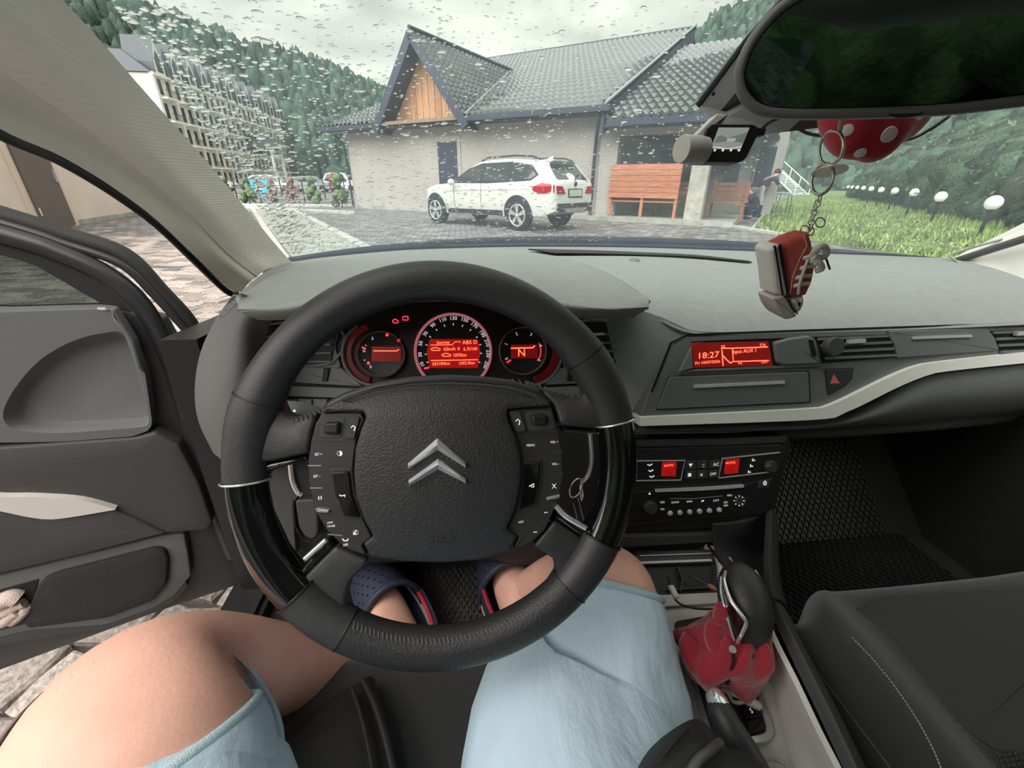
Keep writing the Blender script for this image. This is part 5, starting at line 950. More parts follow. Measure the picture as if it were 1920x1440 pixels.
for q, tx in (([(1242, 867), (1269, 866), (1267, 893), (1240, 893)], (1254, 873, 1254, 885)), ([(1361, 862), (1387, 860), (1384, 887), (1358, 889)], (1370, 868, 1372, 880))):
    plate('display', FS, q, .002, .004, redsc2_m, cl_, bev=.0002); text('display_text', 'AUTO', FS, tx[0], tx[1], 4, glow_m, cl_, h=.0046, wid=18); text('display_text', '22', FS, tx[2], tx[3], 7, redscr_m, cl_, h=.0046)
for k in range(3): stroke('symbol', FS, [(1214+k*2, 871+k*11), (1218+k*2, 873+k*11), (1223+k*2, 870+k*11)], 2, .0042, white_m, cl_); stroke('symbol', FS, [(1412-k*4, 860+k*11), (1411-k*4, 864+k*11), (1416-k*4, 863+k*11)], 2, .0042, white_m, cl_)
for i, x in enumerate((1296, 1318, 1341)):
    for j, y in enumerate((873, 891)): plate('push_button', FS, [(x-10, y-8-i*.5), (x+10, y-9-i*.5), (x+9, y+7-i), (x-11, y+8-i)], 0, .003, dark_m, cl_, rad=.001)
for s_, x, y, h_ in (('AC', 1343, 871, 6), ('OFF', 1337, 889, 5), ('::', 1319, 872, 8), ('▼', 1295, 873, 6), ('■', 1293, 891, 6), ('◪', 1315, 890, 5)): text('symbol', s_, FS, x, y, h_, white_m, cl_, h=.0038)
lathe('knob', FS.w(FS.px(1441, 873), 0)[0], FS.n, [(.0105, 0), (.0100, .008), (.0085, .010), (.002, .010)], dark_m, cl_, n=32); stroke('symbol', FS, [(1437, 874), (1446, 873)], 2, .0115, silver_m, cl_)
ra = thing('car_radio', 'black car radio with six round silver preset buttons', 'radio', V(1320, 940, .5))
plate('fascia', FS, [(1150, 922), (1230, 921), (1390, 910), (1452, 896), (1440, 955), (1345, 966), (1190, 978), (1150, 978)], 0, .002, mat('radio_black', (.010, .011, .012), .4), ra, rad=.002)
strip_plate('cd_slot_trim', FS, [(1230, 918), (1320, 914), (1395, 909)], [(1230, 923), (1320, 919.5), (1395, 914)], .001, .005, alu_m, ra); stroke('cd_slot', FS, [(1232, 928), (1290, 930), (1340, 926), (1380, 920)], 3, .0035, black_m, ra); stroke('slot_edge', FS, [(1256, 935), (1300, 935), (1355, 930)], 1.5, .0035, silver_m, ra)
lathe('volume_knob', FS.w(FS.px(1217, 949), 0)[0], FS.n, [(.0108, 0), (.0100, .009), (.0085, .011), (.002, .011)], dark_m, ra, n=32); text('symbol', '▲', FS, 1218, 925.5, 4, white_m, ra, h=.003)
for k in range(6): x, y = 1255+k*18.3, 961-k*1.25; b_ = lathe('preset_button', FS.w(FS.px(x, y), 0)[0], FS.n, [(.0042, 0), (.0042, .004), (.003, .0055), (.0005, .006)], alu_m, ra, n=18)
for s_, x, y, w_ in (('SOURCE', 1266, 942, 14), ('BAND', 1293, 940.5, 10), ('♫', 1317, 939.5, 6), ('LIST', 1343, 938.5, 11), ('TA', 1242, 955, 8), ('MODE', 1242, 942, 8), ('MENU', 1368, 929, 9), ('ESC', 1361, 942, 7), ('DARK', 1361, 948, 8)): text('legend', s_, FS, x, y, 3.4, white_m, ra, h=.003, wid=w_)
lathe('navigation_ring', FS.w(FS.px(1386, 939), 0)[0], FS.n, [(.0095, 0), (.0095, .004), (.008, .0055), (.0045, .004), (.0008, .004)], dark_m, ra, n=32)
for a_ in range(8): stroke('symbol', FS, [(1386+8*math.cos(a_*.785), 939-8*math.sin(a_*.785)), (1386+10*math.cos(a_*.785), 939-10*math.sin(a_*.785))], 1.6, .0056, white_m, ra)
plate('lock_button', FS, [(1424, 902), (1447, 898), (1443, 914), (1421, 917)], .001, .004, dark_m, ra, rad=.001); stroke('symbol', FS, [(1433, 909), (1432, 905), (1435, 902), (1437, 905), (1436, 909)], 2, .0046, white_m, ra, closed=True)
# ================================================================== centre console
con = thing('centre_console', 'pale centre console between the seats with gear surround', 'console', (.3, .3, .3)); FK = Fr(ZZ(1350, 1290, .42), (1, 0, 0), (0, 1, 0))
patch('tunnel_side', [[V(1436, 962, .49), V(1450, 955, .495), V(1460, 985, .53)], [ZZ(1432, 1060, .50), ZZ(1450, 1060, .503), ZZ(1462, 1075, .42)], [ZZ(1440, 1130, .50), ZZ(1463, 1130, .503), ZZ(1482, 1150, .40)], [ZZ(1480, 1225, .50), ZZ(1510, 1225, .503), ZZ(1528, 1240, .40)], [ZZ(1535, 1340, .50), ZZ(1568, 1340, .503), ZZ(1580, 1340, .40)], [ZZ(1590, 1460, .50), ZZ(1625, 1460, .503), ZZ(1640, 1460, .40)], [ZZ(1640, 1560, .50), ZZ(1680, 1560, .503), ZZ(1700, 1560, .40)]], mat('console_grey', (.045, .047, .05), .5), con, thick=.008)
cin_m = mat('pale_console', (.60, .58, .54), .5, var=.06, vs=8)
patch('inner_wall', [[ZZ(1420, 1120, .497), ZZ(1405, 1125, .45), ZZ(1395, 1130, .43)], [ZZ(1444, 1190, .497), ZZ(1438, 1200, .46), ZZ(1425, 1230, .42)], [ZZ(1488, 1280, .497), ZZ(1470, 1290, .45), ZZ(1455, 1310, .42)], [ZZ(1530, 1370, .497), ZZ(1500, 1380, .45), ZZ(1475, 1400, .42)], [ZZ(1570, 1450, .497), ZZ(1540, 1460, .45), ZZ(1510, 1480, .42)], [ZZ(1640, 1600, .497), ZZ(1600, 1610, .45), ZZ(1570, 1620, .42)]], cin_m, con, thick=.006)
plate('console_top', FK, [(1225, 1128), (1345, 1128), (1420, 1170), (1462, 1290), (1520, 1440), (1560, 1560), (1290, 1560), (1262, 1300), (1240, 1200)], -.15, -.004, cin_m, con, rad=.004)
plate('gaiter_well', FK, [(1262, 1165), (1345, 1150), (1400, 1180), (1415, 1245), (1400, 1290), (1310, 1300), (1290, 1260)], -.006, -.002, black_m, con, rad=.01)
gfo = [(1292, 1250), (1405, 1245), (1420, 1262), (1453, 1372), (1446, 1388), (1410, 1395), (1330, 1398)]; gfi = [(1302, 1262), (1398, 1257), (1410, 1270), (1438, 1365), (1432, 1376), (1405, 1380), (1338, 1384)]
def ringplate(name, F, o_, i_, h0, h1, m_, par, rad=.005, n=60):
    o_ = resample(rnd(F.P(o_, h1), rad), n); i_ = resample(rnd(F.P(i_, h1), rad), n); i_ = np.roll(i_, -int(np.argmin(np.linalg.norm(i_-o_[0], axis=1))), 0); return rings(name, F, [(i_, h0), (i_, h1-.0008), (i_*.9+o_*.1, h1), (i_*.1+o_*.9, h1), (o_, h1-.0008), (o_, h0)], m_, par, cap=False)
ringplate('silver_surround', FK, gfo, gfi, -.004, .004, mat('surround_silver', (.55, .58, .58), .3, .6), con); plate('switch_plate', FK, [(1300, 1262), (1400, 1258), (1437, 1365), (1405, 1379), (1338, 1383)], -.004, .0005, dark_m, con)
for q in ([(1388, 1318), (1424, 1314), (1431, 1343), (1397, 1348)], [(1398, 1350), (1431, 1346), (1437, 1368), (1404, 1378)]): plate('push_button', FK, q, 0, .0035, black_m, con, rad=.001)
text('symbol', '5', FK, 1409, 1333, 8, white_m, con, h=.004)
# front tray
FT = Fr(ZZ(1290, 1090, .43), (1, 0, 0), (0, .94, .34))
plate('tray_frame', FT, [(1180, 1028), (1345, 1030), (1368, 1055), (1362, 1128), (1200, 1135)], -.05, -.002, black_m, con, rad=.004); patch('side_panel', [[V(1340, 985, .47), V(1390, 980, .48), V(1434, 965, .492)], [V(1345, 1030, .46), V(1395, 1040, .47), V(1436, 1050, .485)], [ZZ(1380, 1095, .44), ZZ(1415, 1105, .46), ZZ(1442, 1125, .49)]], dark_m, con, thick=.006)
plate('tray_side_frame', FT, [(1322, 1020), (1345, 1022), (1372, 1045), (1398, 1086), (1402, 1125), (1362, 1134), (1350, 1110), (1348, 1050), (1336, 1032)], -.004, .009, cin_m, con, rad=.002, bev=.003)
tube('silver_edge', crom([FT.w(FT.px(*p_, .0), .0)[0] for p_ in ((1335, 1022), (1352, 1034), (1365, 1055), (1362, 1090), (1358, 1130))], 5), .0035, mat('edge_silver', (.5, .49, .47), .35, .4), con, n=8, flat=1)
for y, w_ in ((1039, 1.6), (1052, 4)): stroke('tray_lid_strip', FT, [(1200, y+3), (1334, y-2)], w_, .008, silver_m, con, thick=.008)
plate('tray_lid', FT, [(1190, 1032), (1340, 1030), (1338, 1055), (1190, 1060)], 0, .005, dark_m, con, rad=.003); plate('tray_front_edge', FT, [(1225, 1116), (1352, 1110), (1356, 1130), (1232, 1138)], 0, .006, cin_m, con, rad=.002)
for k in range(7): stroke('tray_rib', FT, [(1337, 1062+k*6), (1346, 1062+k*6)], 2.5, .003, dark_m, con)
stroke('tray_divider', FT, [(1272, 1062), (1280, 1085), (1276, 1108)], 3, .006, dark_m, con, thick=.006); stroke('tray_divider', FT, [(1252, 1105), (1340, 1100)], 3, .004, dark_m, con, thick=.004)
plate('under_stack_ledge', FS, [(1150, 1006), (1300, 1003), (1362, 1000), (1350, 1016), (1150, 1028)], -.04, .004, dark_m, con, rad=.004); plate('under_stack_recess', FS, [(1150, 985), (1430, 965), (1405, 1020), (1150, 1040)], -.08, -.01, black_m, con)
pen = thing('paintbrush', 'thin dark paintbrush with a brown tip lying in the console tray', 'brush', V(1315, 1090, .4)); pa_, pb_ = FT.w(FT.px(1292, 1078, .012), .012)[0], FT.w(FT.px(1328, 1097, .022), .022)[0]; pc_ = FT.w(FT.px(1346, 1107, .026), .026)[0]
tube('handle', [pa_, pb_], .0028, dark_m, pen, n=8); tube('tip', [pb_, pb_*.5+pc_*.5, pc_], A([.003, .004, .001]), mat('brown_bristle', (.35, .16, .08), .8), pen, n=8)
cb = thing('usb_cable', 'black cable with a white plug running across the console tray', 'cable', ZZ(1268, 1130, .45)); tube('cord', crom([ZZ(1252, 1080, .47), ZZ(1266, 1124, .45), ZZ(1295, 1139, .44), ZZ(1335, 1142, .44), ZZ(1395, 1140, .47), ZZ(1440, 1122, .51), ZZ(1462, 1126, .508), ZZ(1478, 1145, .46), ZZ(1482, 1180, .4)], 6), .0016, black_m, cb, n=8)
box('plug', ZZ(1263, 1110, .47), (.008, .02, .006), mat('cable_white', (.6, .6, .57), .5), cb, bev=.001)
c2_ = thing('charging_cable', 'grey charging cable with knotted connector on the gear surround', 'cable', ZZ(1390, 1310, .44)); gcm = mat('cable_grey', (.42, .41, .37), .5)
tube('cord', crom([ZZ(1322, 1268, .455), ZZ(1350, 1290, .45), ZZ(1380, 1305, .448), ZZ(1398, 1312, .446)], 5), .0022, gcm, c2_, n=8); tube('connector', [ZZ(1392, 1306, .447), ZZ(1400, 1312, .446), ZZ(1420, 1322, .444), ZZ(1426, 1326, .443)], A([.003, .0055, .0055, .004]), gcm, c2_, n=10); tube('cord_loop', crom([ZZ(1365, 1300, .452), ZZ(1375, 1316, .45), ZZ(1392, 1316, .448), ZZ(1385, 1302, .45)], 5), .0022, gcm, c2_, n=8)
c3_ = thing('white_cable', 'pale cable loop at the lower end of the centre console', 'cable', ZZ(1450, 1435, .43)); tube('cord', crom([ZZ(1425, 1425, .432), ZZ(1450, 1424, .43), ZZ(1470, 1432, .43), ZZ(1482, 1450, .428)], 6), .0022, gcm, c3_, n=8)
# gear lever
gl = thing('gear_lever', 'black and chrome gear lever with a red cloth gaiter', 'gear lever', ZZ(1360, 1270, .42))
kn = [(1385, 1064, .560, .012), (1386, 1078, .558, .022), (1390, 1100, .552, .0275), (1396, 1130, .543, .029), (1402, 1160, .53, .0275), (1404, 1190, .512, .021), (1403, 1215, .495, .015), (1385, 1245, .45, .012)]
KP = crom([ZZ(x, y, z) for x, y, z, r in kn], 4); KR = crom([[r, 0] for *_, r in kn], 4)[:, 0]
tube('knob', KP, KR, leath2_m, gl, n=26, upv=(1, 0, 0), flat=1.0)
def onk(pts, off=1.03): return crom([ZZ(x, y, z) for x, y, z in pts], 5)
tube('chrome_strip', onk([(1360, 1072, .572), (1358, 1090, .575), (1370, 1125, .572), (1392, 1155, .565), (1399, 1168, .558), (1390, 1190, .54), (1383, 1205, .52)]), .0022, chrome_m, gl, n=8); tube('chrome_strip', onk([(1414, 1070, .565), (1428, 1090, .56), (1438, 1120, .55), (1441, 1150, .535)]), .0022, chrome_m, gl, n=8); tube('chrome_strip', onk([(1352, 1082, .56), (1352, 1110, .555), (1362, 1150, .545), (1376, 1200, .52)]), .0018, chrome_m, gl, n=8)
mesh('gloss_facet', [ZZ(1360, 1085, .573), ZZ(1369, 1126, .571), ZZ(1393, 1160, .563), ZZ(1382, 1203, .52), ZZ(1363, 1150, .546), ZZ(1354, 1110, .556)], [(0, 1, 2, 3, 4, 5)], gloss_m, gl)
red_m = mat('red_cloth', (.30, .012, .025), .9, sheen=.4, bump=(120, .6), bdist=.003)
rg = [(1394, 1184, .520, .026), (1388, 1192, .512, .036), (1376, 1204, .497, .044), (1362, 1216, .478, .052), (1353, 1228, .458, .055), (1350, 1238, .44, .050), (1352, 1246, .42, .044)]
v = []; f = []; nn_ = 48; GP = crom([[*ZZ(x, y, z), r] for x, y, z, r in rg], 4)
for i, g_ in enumerate(GP):
    t_ = i/(len(GP)-1)
    for k in range(nn_): a_ = 2*math.pi*k/nn_; w_ = 1+.10*math.sin(5*a_+3*t_)*min(1, t_*3)+.05*math.sin(9*a_-6*t_+1)+.05*math.sin(14*t_+2*a_); v.append(g_[:3]+g_[3]*w_*A([math.cos(a_), math.sin(a_)*.85, .0])+A([0, 0, .006*math.sin(7*a_+2)]))
for i in range(len(GP)-1):
    for k in range(nn_): f.append((i*nn_+k, i*nn_+(k+1) % nn_, (i+1)*nn_+(k+1) % nn_, (i+1)*nn_+k))
f.append(list(range(nn_))); mesh('gaiter', v, f, red_m, gl, smooth=70)
col_pts = [(1356, 1136, .55), (1350, 1160, .53), (1362, 1195, .515), (1388, 1222, .50), (1415, 1222, .50), (1432, 1205, .51), (1433, 1180, .51), (1420, 1165, .50)]
tube('gaiter_collar', crom([ZZ(*q) for q in col_pts], 5), A([.006]+[.010]*34+[.006]), red_m, gl, n=10, flat=.7); tube('gaiter_fold', crom([ZZ(1345, 1165, .53), ZZ(1338, 1190, .515), ZZ(1352, 1225, .50), ZZ(1385, 1243, .49), ZZ(1420, 1235, .49)], 5), .011, red_m, gl, n=10); tube('gaiter_fold', crom([ZZ(1300, 1195, .49), ZZ(1292, 1215, .48), ZZ(1310, 1250, .47), ZZ(1345, 1265, .465), ZZ(1385, 1265, .465)], 5), .012, red_m, gl, n=10)
tube('gaiter_lace', crom([ZZ(1373, 1218, .523), ZZ(1375, 1240, .51), ZZ(1368, 1262, .49), ZZ(1362, 1282, .47)], 5), .002, black_m, gl, n=6); tube('gaiter_lace', crom([ZZ(1410, 1228, .515), ZZ(1411, 1250, .49), ZZ(1404, 1272, .46)], 5), .0022, black_m, gl, n=6); lathe('lace_eyelet', ZZ(1373, 1218, .525), (0, -.3, 1), [(.004, 0), (.004, .0015), (.002, .0015)], chrome_m, gl, n=14)
hbk = thing('handbrake', 'black leather handbrake lever with chrome button beside the gear surround', 'handbrake', ZZ(1400, 1400, .42))
tube('grip', crom([ZZ(1344, 1312, .47), ZZ(1352, 1335, .468), ZZ(1368, 1365, .465), ZZ(1390, 1400, .46), ZZ(1420, 1450, .455), ZZ(1450, 1510, .45)], 5), crom([[.011, 0], [.014, 0], [.0145, 0], [.015, 0], [.014, 0], [.013, 0]], 5)[:, 0], leath2_m, hbk, n=20)
tube('chrome_button', [ZZ(1335, 1294, .472), ZZ(1338, 1300, .472), ZZ(1345, 1315, .471), ZZ(1350, 1326, .470)], A([.007, .010, .0115, .0118]), chrome_m, hbk, n=20)
# ================================================================== steering wheel
t25 = math.radians(25); WC = A([-.029, .325, .762]); FWh = Fr(WC, (1, 0, 0), (0, math.sin(t25), math.cos(t25)))
whl = thing('steering_wheel', 'large black leather steering wheel with chrome chevron emblem', 'steering wheel', WC)
RC, RM = .1715, .0185
def arc(name, a0, a1, m_, r=RM, rc=RC, flat=1.12, seg=None, hgt=0, grip=None):
    n_ = seg or max(6, int((a1-a0)/3)); q = np.radians(np.linspace(a0, a1, n_)); pts = np.stack([rc*np.cos(q), rc*np.sin(q)], 1); rr = np.full(n_, r)
    if grip is not None: rr = rr*np.array([grip(math.degrees(x)) for x in q])
    P_ = FWh.w(pts, hgt); return tube(name, P_, rr, m_, whl, n=20, upv=tuple(FWh.n), flat=1/flat)
gr = lambda d: 1+.16*math.exp(-((d-160)/12)**2)+.14*math.exp(-((d-30)/12)**2)
arc('rim_leather', 34.3, 156.4, leath2_m, grip=gr); arc('rim_grip', 10.7, 34.0, leath2_m, grip=gr); arc('rim_grip', 156.8, 181, leath2_m, grip=gr)
arc('rim_gloss', -28.2, 10.5, gloss_m, r=.0178, flat=1.0); arc('rim_gloss', 181.2, 219, gloss_m, r=.0178, flat=1.0)
arc('rim_grip', -46.6, -28.4, leath2_m, grip=lambda d: 1.08); arc('rim_grip', 219.3, 237.4, leath2_m, grip=lambda d: 1.08); arc('rim_leather', 237.7, 313.2, leather_m, grip=lambda d: 1.06)
for a_, g_ in ((34.15, 1.13), (156.6, 1.16), (313.3, 1.09), (237.55, 1.09)): 
    q = math.radians(a_); e = A([math.cos(q), math.sin(q)]); c = FWh.w(e*RC)[0]; er = FWh.x*e[0]+FWh.y*e[1]; k = np.linspace(0, 2*math.pi, 28, endpoint=False); tube('rim_seam', [c+er*math.cos(x)*RM*g_+FWh.n*math.sin(x)*RM*g_*.893 for x in k], .0007, black_m, whl, n=6, closed=True)
for a_, m_ in ((10.6, chrome_m), (181.1, chrome_m), (-28.3, black_m), (219.15, black_m)):
    q = math.radians(a_); e = A([math.cos(q), math.sin(q)]); c = FWh.w(e*RC)[0]; er = FWh.x*e[0]+FWh.y*e[1]; k = np.linspace(0, 2*math.pi, 28, endpoint=False); tube('rim_ring', [c+er*math.cos(x)*RM*1.08+FWh.n*math.sin(x)*RM*1.05 for x in k], .0009, m_, whl, n=6, closed=True)
# stitches and perforations on the lower rim
m = MB()
for i in range(52):
    q = math.radians(239+i*73/51); e = A([math.cos(q), math.sin(q)]); tn = -FWh.x*e[1]+FWh.y*e[0]; er = FWh.x*e[0]+FWh.y*e[1]; c = FWh.w(e*RC)[0]
    a1, a2 = math.radians(127), math.radians(143); r_ = RM*1.0; m.tube([c+(er*math.cos(x_)+FWh.n*math.sin(x_)*.893)*r_*1.068+tn*t2_ for x_, t2_ in ((a1, .001), ((a1+a2)/2, 0), (a2, -.001))], .0006, 5)
o = m.build('stitching', mat('dark_thread', (.10, .10, .10), .8), whl); o['kind'] = 'stuff'
m = MB()
for i in range(44):
    for j in range(4):
        q = math.radians(240+i*71/43+(j % 2)*.8); e = A([math.cos(q), math.sin(q)]); er = FWh.x*e[0]+FWh.y*e[1]; tn = -FWh.x*e[1]+FWh.y*e[0]; c = FWh.w(e*RC)[0]; a1 = math.radians(100-j*11); nr = er*math.cos(a1)*.98+FWh.n*math.sin(a1); nr /= np.linalg.norm(nr); p = c+(er*math.cos(a1)+FWh.n*math.sin(a1)*.893)*RM*1.062+nr*.0004; s2 = np.cross(nr, tn)
        m.add([p+(tn*math.cos(k*1.047)+s2*math.sin(k*1.047))*.0006 for k in range(6)], [list(range(6))])
o = m.build('perforations', black_m, whl); o['kind'] = 'stuff'
# spokes
bsp = FWh.px(820, 800)[1]
def spoke(name, pts, h0, h1, m_, rad=.004, bev=.005, sl_=0, **k): return domed(name, FWh, rnd(FWh.P(pts, h1), rad*.6, 3), h0, h1, lambda a, b: -sl_*max(0, b-bsp)*(1 if abs(a) < .125 else max(0, (.155-abs(a))/.03)), m_, whl, step=.008, bev=min(bev, .003))
spoke('spoke_leather', [(440, 868), (445, 790), (475, 740), (510, 748), (522, 778), (545, 784), (575, 776), (592, 770), (584, 800), (577, 850), (500, 866)], -.020, .008, leath2_m, rad=.006, bev=.008, sl_=.42)
spoke('spoke_leather', [(1178, 802), (1170, 740), (1130, 690), (1112, 715), (1096, 742), (1060, 737), (1010, 724), (985, 716), (1020, 735), (1042, 760), (1052, 797), (1110, 801)], -.020, .008, leath2_m, rad=.006, bev=.008, sl_=.42)
spoke('spoke_gloss_frame', [(430, 882), (500, 868), (576, 853), (577, 862), (500, 885), (488, 905), (500, 965), (530, 1030), (560, 1072), (612, 1012), (628, 1024), (560, 1092), (540, 1104), (500, 1075), (455, 1000), (436, 940)], -.012, .003, gloss_m, rad=.003, bev=.003)
spoke('spoke_gloss_frame', [(1052, 800), (1160, 808), (1184, 806), (1180, 880), (1166, 960), (1128, 1036), (1040, 974), (1042, 950), (1100, 990), (1122, 960), (1138, 890), (1136, 830), (1120, 814), (1056, 810)], -.012, .003, gloss_m, rad=.003, bev=.003)
tube('spoke_chrome', crom(FWh.w(FWh.P([(1042, 948), (1058, 966), (1080, 980), (1098, 990)], .006), .006), 4), .0028, chrome_m, whl, n=10); tube('spoke_chrome', crom(FWh.w(FWh.P([(572, 1048), (592, 1030), (612, 1012)], .006), .006), 4), .0024, chrome_m, whl, n=10)
spoke('lower_spoke', [(545, 1108), (560, 1093), (628, 1024), (690, 1050), (680, 1068), (655, 1090), (645, 1125), (655, 1160), (615, 1205), (560, 1160)], -.014, .004, leath2_m, rad=.006, bev=.008)
spoke('lower_spoke', [(1130, 1037), (1040, 976), (1020, 1000), (1000, 1025), (1040, 1050), (1047, 1078), (1030, 1104), (1060, 1130), (1085, 1140), (1120, 1090)], -.014, .004, leath2_m, rad=.006, bev=.008)
for pts in ([(515, 778), (530, 786), (548, 785), (570, 778), (592, 770), (605, 764)], [(962, 709), (990, 713), (1020, 722), (1050, 732), (1080, 738), (1098, 737)]):
    Q = resample(np.array(pts, float), 12, False); m = MB()
    for i, (x, y) in enumerate(Q): m.tube(FWh.w(FWh.P([(x-2, y+1), (x+3, y+7)], .004), .0035), .0008, 5)
    o = m.build('stitching', bpy.data.materials['dark_thread'], whl); o['kind'] = 'stuff'
# hub
hubp = [(598, 772), (612, 752), (650, 733), (705, 717), (770, 706), (840, 702), (900, 705), (960, 712), (1010, 730), (1035, 750), (1042, 775), (1052, 830), (1058, 880), (1052, 930), (1036, 975), (1012, 1008), (985, 1025), (960, 1036), (900, 1052), (830, 1058), (760, 1056), (700, 1050), (662, 1040), (635, 1022), (606, 990), (588, 950), (578, 900), (578, 850), (584, 810)]
plate('hub_housing', FWh, hubp, -.03, -.001, podm, whl, bev=.004, rad=.004)
pad = [(601, 776), (606, 764), (640, 745), (700, 727), (770, 717), (840, 714), (910, 717), (970, 727), (1012, 742), (1032, 754), (1034, 762), (990, 764), (951, 768), (953, 790), (967, 818), (975, 850), (978, 885), (974, 920), (966, 955), (950, 992), (972, 1008), (958, 1034), (900, 1051), (830, 1057), (760, 1055), (694, 1047), (680, 1022), (700, 1006), (682, 972), (668, 930), (664, 885), (667, 840), (677, 805), (686, 782), (680, 771), (640, 772)]
pp = rnd(FWh.P(pad, .012), .002, 2); ctr = FWh.px(822, 885, .012); lrx, lry = 165*FWh.sc(820, 880), 185*FWh.sc(820, 880)
def padh(a, b): d = ((a-ctr[0])/(lrx*1.25))**2+((b-ctr[1])/lry)**2; return .0105*max(0, 1-d)-.011*(max(0, (b-ctr[1])/lry-.60)/.35)**1.3
domed('airbag_cover', FWh, pp, .002, .0098, padh, padm, whl, step=.005, bev=.0022)
tube('cover_crease', crom(FWh.w(FWh.P([(640, 752), (720, 728), (830, 721), (940, 727), (1000, 745)], .0085), .0085), 5), .0008, padm, whl, n=6)
HZ = .0208
for k, (ap, lt, rt, ia, il, ir) in enumerate((((820, 821), (765, 868), (873, 866), (820, 845), (765, 881), (873, 878)), ((821, 858), (766, 899), (873, 896), (821, 882), (767, 913), (873, 907)))):
    P_ = lambda a, h: FWh.w(FWh.px(a[0], a[1], h), h)[0]; mid = lambda a, b: (a[0]*.45+b[0]*.55, a[1]*.45+b[1]*.55)
    v = []
    for a, b in ((lt, il), (ap, ia), (rt, ir)): v += [P_(a, HZ-.002), P_(mid(a, b), HZ+.0062), P_(b, HZ-.002)]
    mesh('chevron', v, [(0, 1, 4, 3), (1, 2, 5, 4), (3, 4, 7, 6), (4, 5, 8, 7), (0, 2, 1), (6, 7, 8)], emblem_m, whl)
for s_, y, h_, w_ in (('SRS', 1010, 11, 52), ('AIRBAG', 1021, 6, 52)): text('embossed_text', s_, FWh, 825, y, h_, mat('embossed_grey', (.045, .045, .05), .35) if s_ == 'SRS' else bpy.data.materials['embossed_grey'], whl, h=.0172, wid=w_)
# button pods
podL = [(605, 775), (677, 774), (683, 786), (668, 826), (662, 874), (668, 925), (682, 975), (697, 1007), (678, 1022), (688, 1042), (655, 1032), (613, 996), (590, 956), (579, 905), (578, 860), (583, 826), (592, 792)]
podR = [(951, 768), (1035, 765), (1048, 812), (1055, 849), (1057, 894), (1047, 939), (1023, 993), (998, 1017), (962, 1030), (973, 1008), (951, 992), (968, 950), (976, 880), (965, 818), (953, 786)]
for nm, pd_ in (('left_button_pod', podL), ('right_button_pod', podR)):
    plate('button_pod', FWh, pd_, .0, .0065, podm, whl, rad=.002, bev=.0012)
hb = .0066
def btn(name, pts, h1, m_, rad=.0015, bev=.0008): return plate(name, FWh, pts, .005, h1, m_, whl, rad=rad, bev=bev)
def line(pts, w_=1.6, m_=black_m, nm='groove'): return stroke(nm, FWh, pts, w_, hb+.0001, m_, whl)
line([(583, 828), (667, 828)]); line([(966, 814), (1048, 812)]); line([(577, 873), (602, 873)], 2, silver_m, 'divider'); line([(581, 915), (604, 915)], 2, silver_m, 'divider'); line([(614, 1002), (642, 1004)], 1.6, silver_m, 'divider'); line([(1034, 850), (1057, 847)], 2, dark_m, 'divider'); line([(1033, 893), (1057, 888)], 2, dark_m, 'divider'); line([(1006, 981), (1032, 976)], 1.6, dark_m, 'divider')
btn('chrome_key', [(591, 954), (616, 957), (616, 962), (594, 961)], .010, chrome_m, .0006); btn('chrome_key', [(1025, 934), (1051, 928), (1049, 934), (1026, 939)], .010, silver_m, .0006)
btn('wheel_recess', [(602, 783), (648, 782), (640, 822), (597, 822)], .0070, dark_m, .004); btn('scroll_wheel', [(607, 792), (637, 791), (635, 815), (606, 815)], .0115, black_m, .003, .0025)
btn('wheel_recess', [(985, 771), (1033, 768), (1042, 806), (990, 808)], .0070, dark_m, .004); btn('scroll_wheel', [(996, 778), (1026, 777), (1027, 797), (998, 798)], .0115, black_m, .003, .0025)
btn('mode_button', [(658, 783), (675, 782), (664, 824), (645, 822)], .009, dark_m, .002); btn('mode_button', [(954, 771), (975, 771), (988, 808), (969, 811)], .009, dark_m, .002)
btn('horn_surround', [(618, 878), (660, 876), (666, 925), (682, 976), (640, 970), (624, 930)], .0075, podm, .003); btn('horn_button', [(622, 886), (653, 884), (659, 930), (674, 971), (645, 968), (629, 930)], .0105, gloss_m, .0015)
btn('horn_surround', [(978, 861), (1016, 859), (1018, 900), (1006, 950), (966, 959), (975, 910)], .0075, podm, .003); btn('horn_button', [(984, 868), (1012, 867), (1010, 905), (1002, 945), (975, 957), (982, 910)], .0105, gloss_m, .0015)
for s_, x, y, h_, w_, hh_ in (('SET +', 597, 852, 5, 13, hb), ('SET –', 594, 893, 5, 13, hb), ('II', 600, 934, 7, 6, hb), ('LIMIT', 619, 980, 3.6, 11, hb), ('CRUISE', 621, 986.5, 3.6, 14, hb), ('OFF', 648, 1022, 5, 9, hb), ('◑', 637, 851, 9, None, hb), ('✆', 667, 999, 8, None, hb), ('MENU', 995, 835, 4.5, 15, hb), ('VOL +', 1039, 829, 4.5, 14, hb), ('VOL –', 1042, 870, 4.5, 14, hb), ('LIST', 977, 979, 4, 10, hb), ('▸▸', 1024, 961, 7, None, hb), ('◂◂', 1003, 998, 7, None, hb), ('X', 1039, 912, 9, None, hb)): text('legend', s_, FWh, x, y, h_, white_m, whl, h=hh_+.0002, wid=w_)
for pts, h_ in (([(664, 808), (666, 801), (662, 798), (658, 802)], .0093), ([(973, 797), (975, 790), (971, 786), (967, 790)], .0093), ([(636, 928), (640, 930), (647, 928), (646, 932)], .0108), ([(992, 912), (996, 910), (1001, 907), (1001, 913), (996, 913)], .0108), ([(642, 1010), (645, 1014), (651, 1014), (653, 1010)], hb+.0002), ([(663, 1003), (664, 999), (668, 1001)], hb+.0002)): stroke('symbol', FWh, pts, 1.8, h_, white_m, whl)
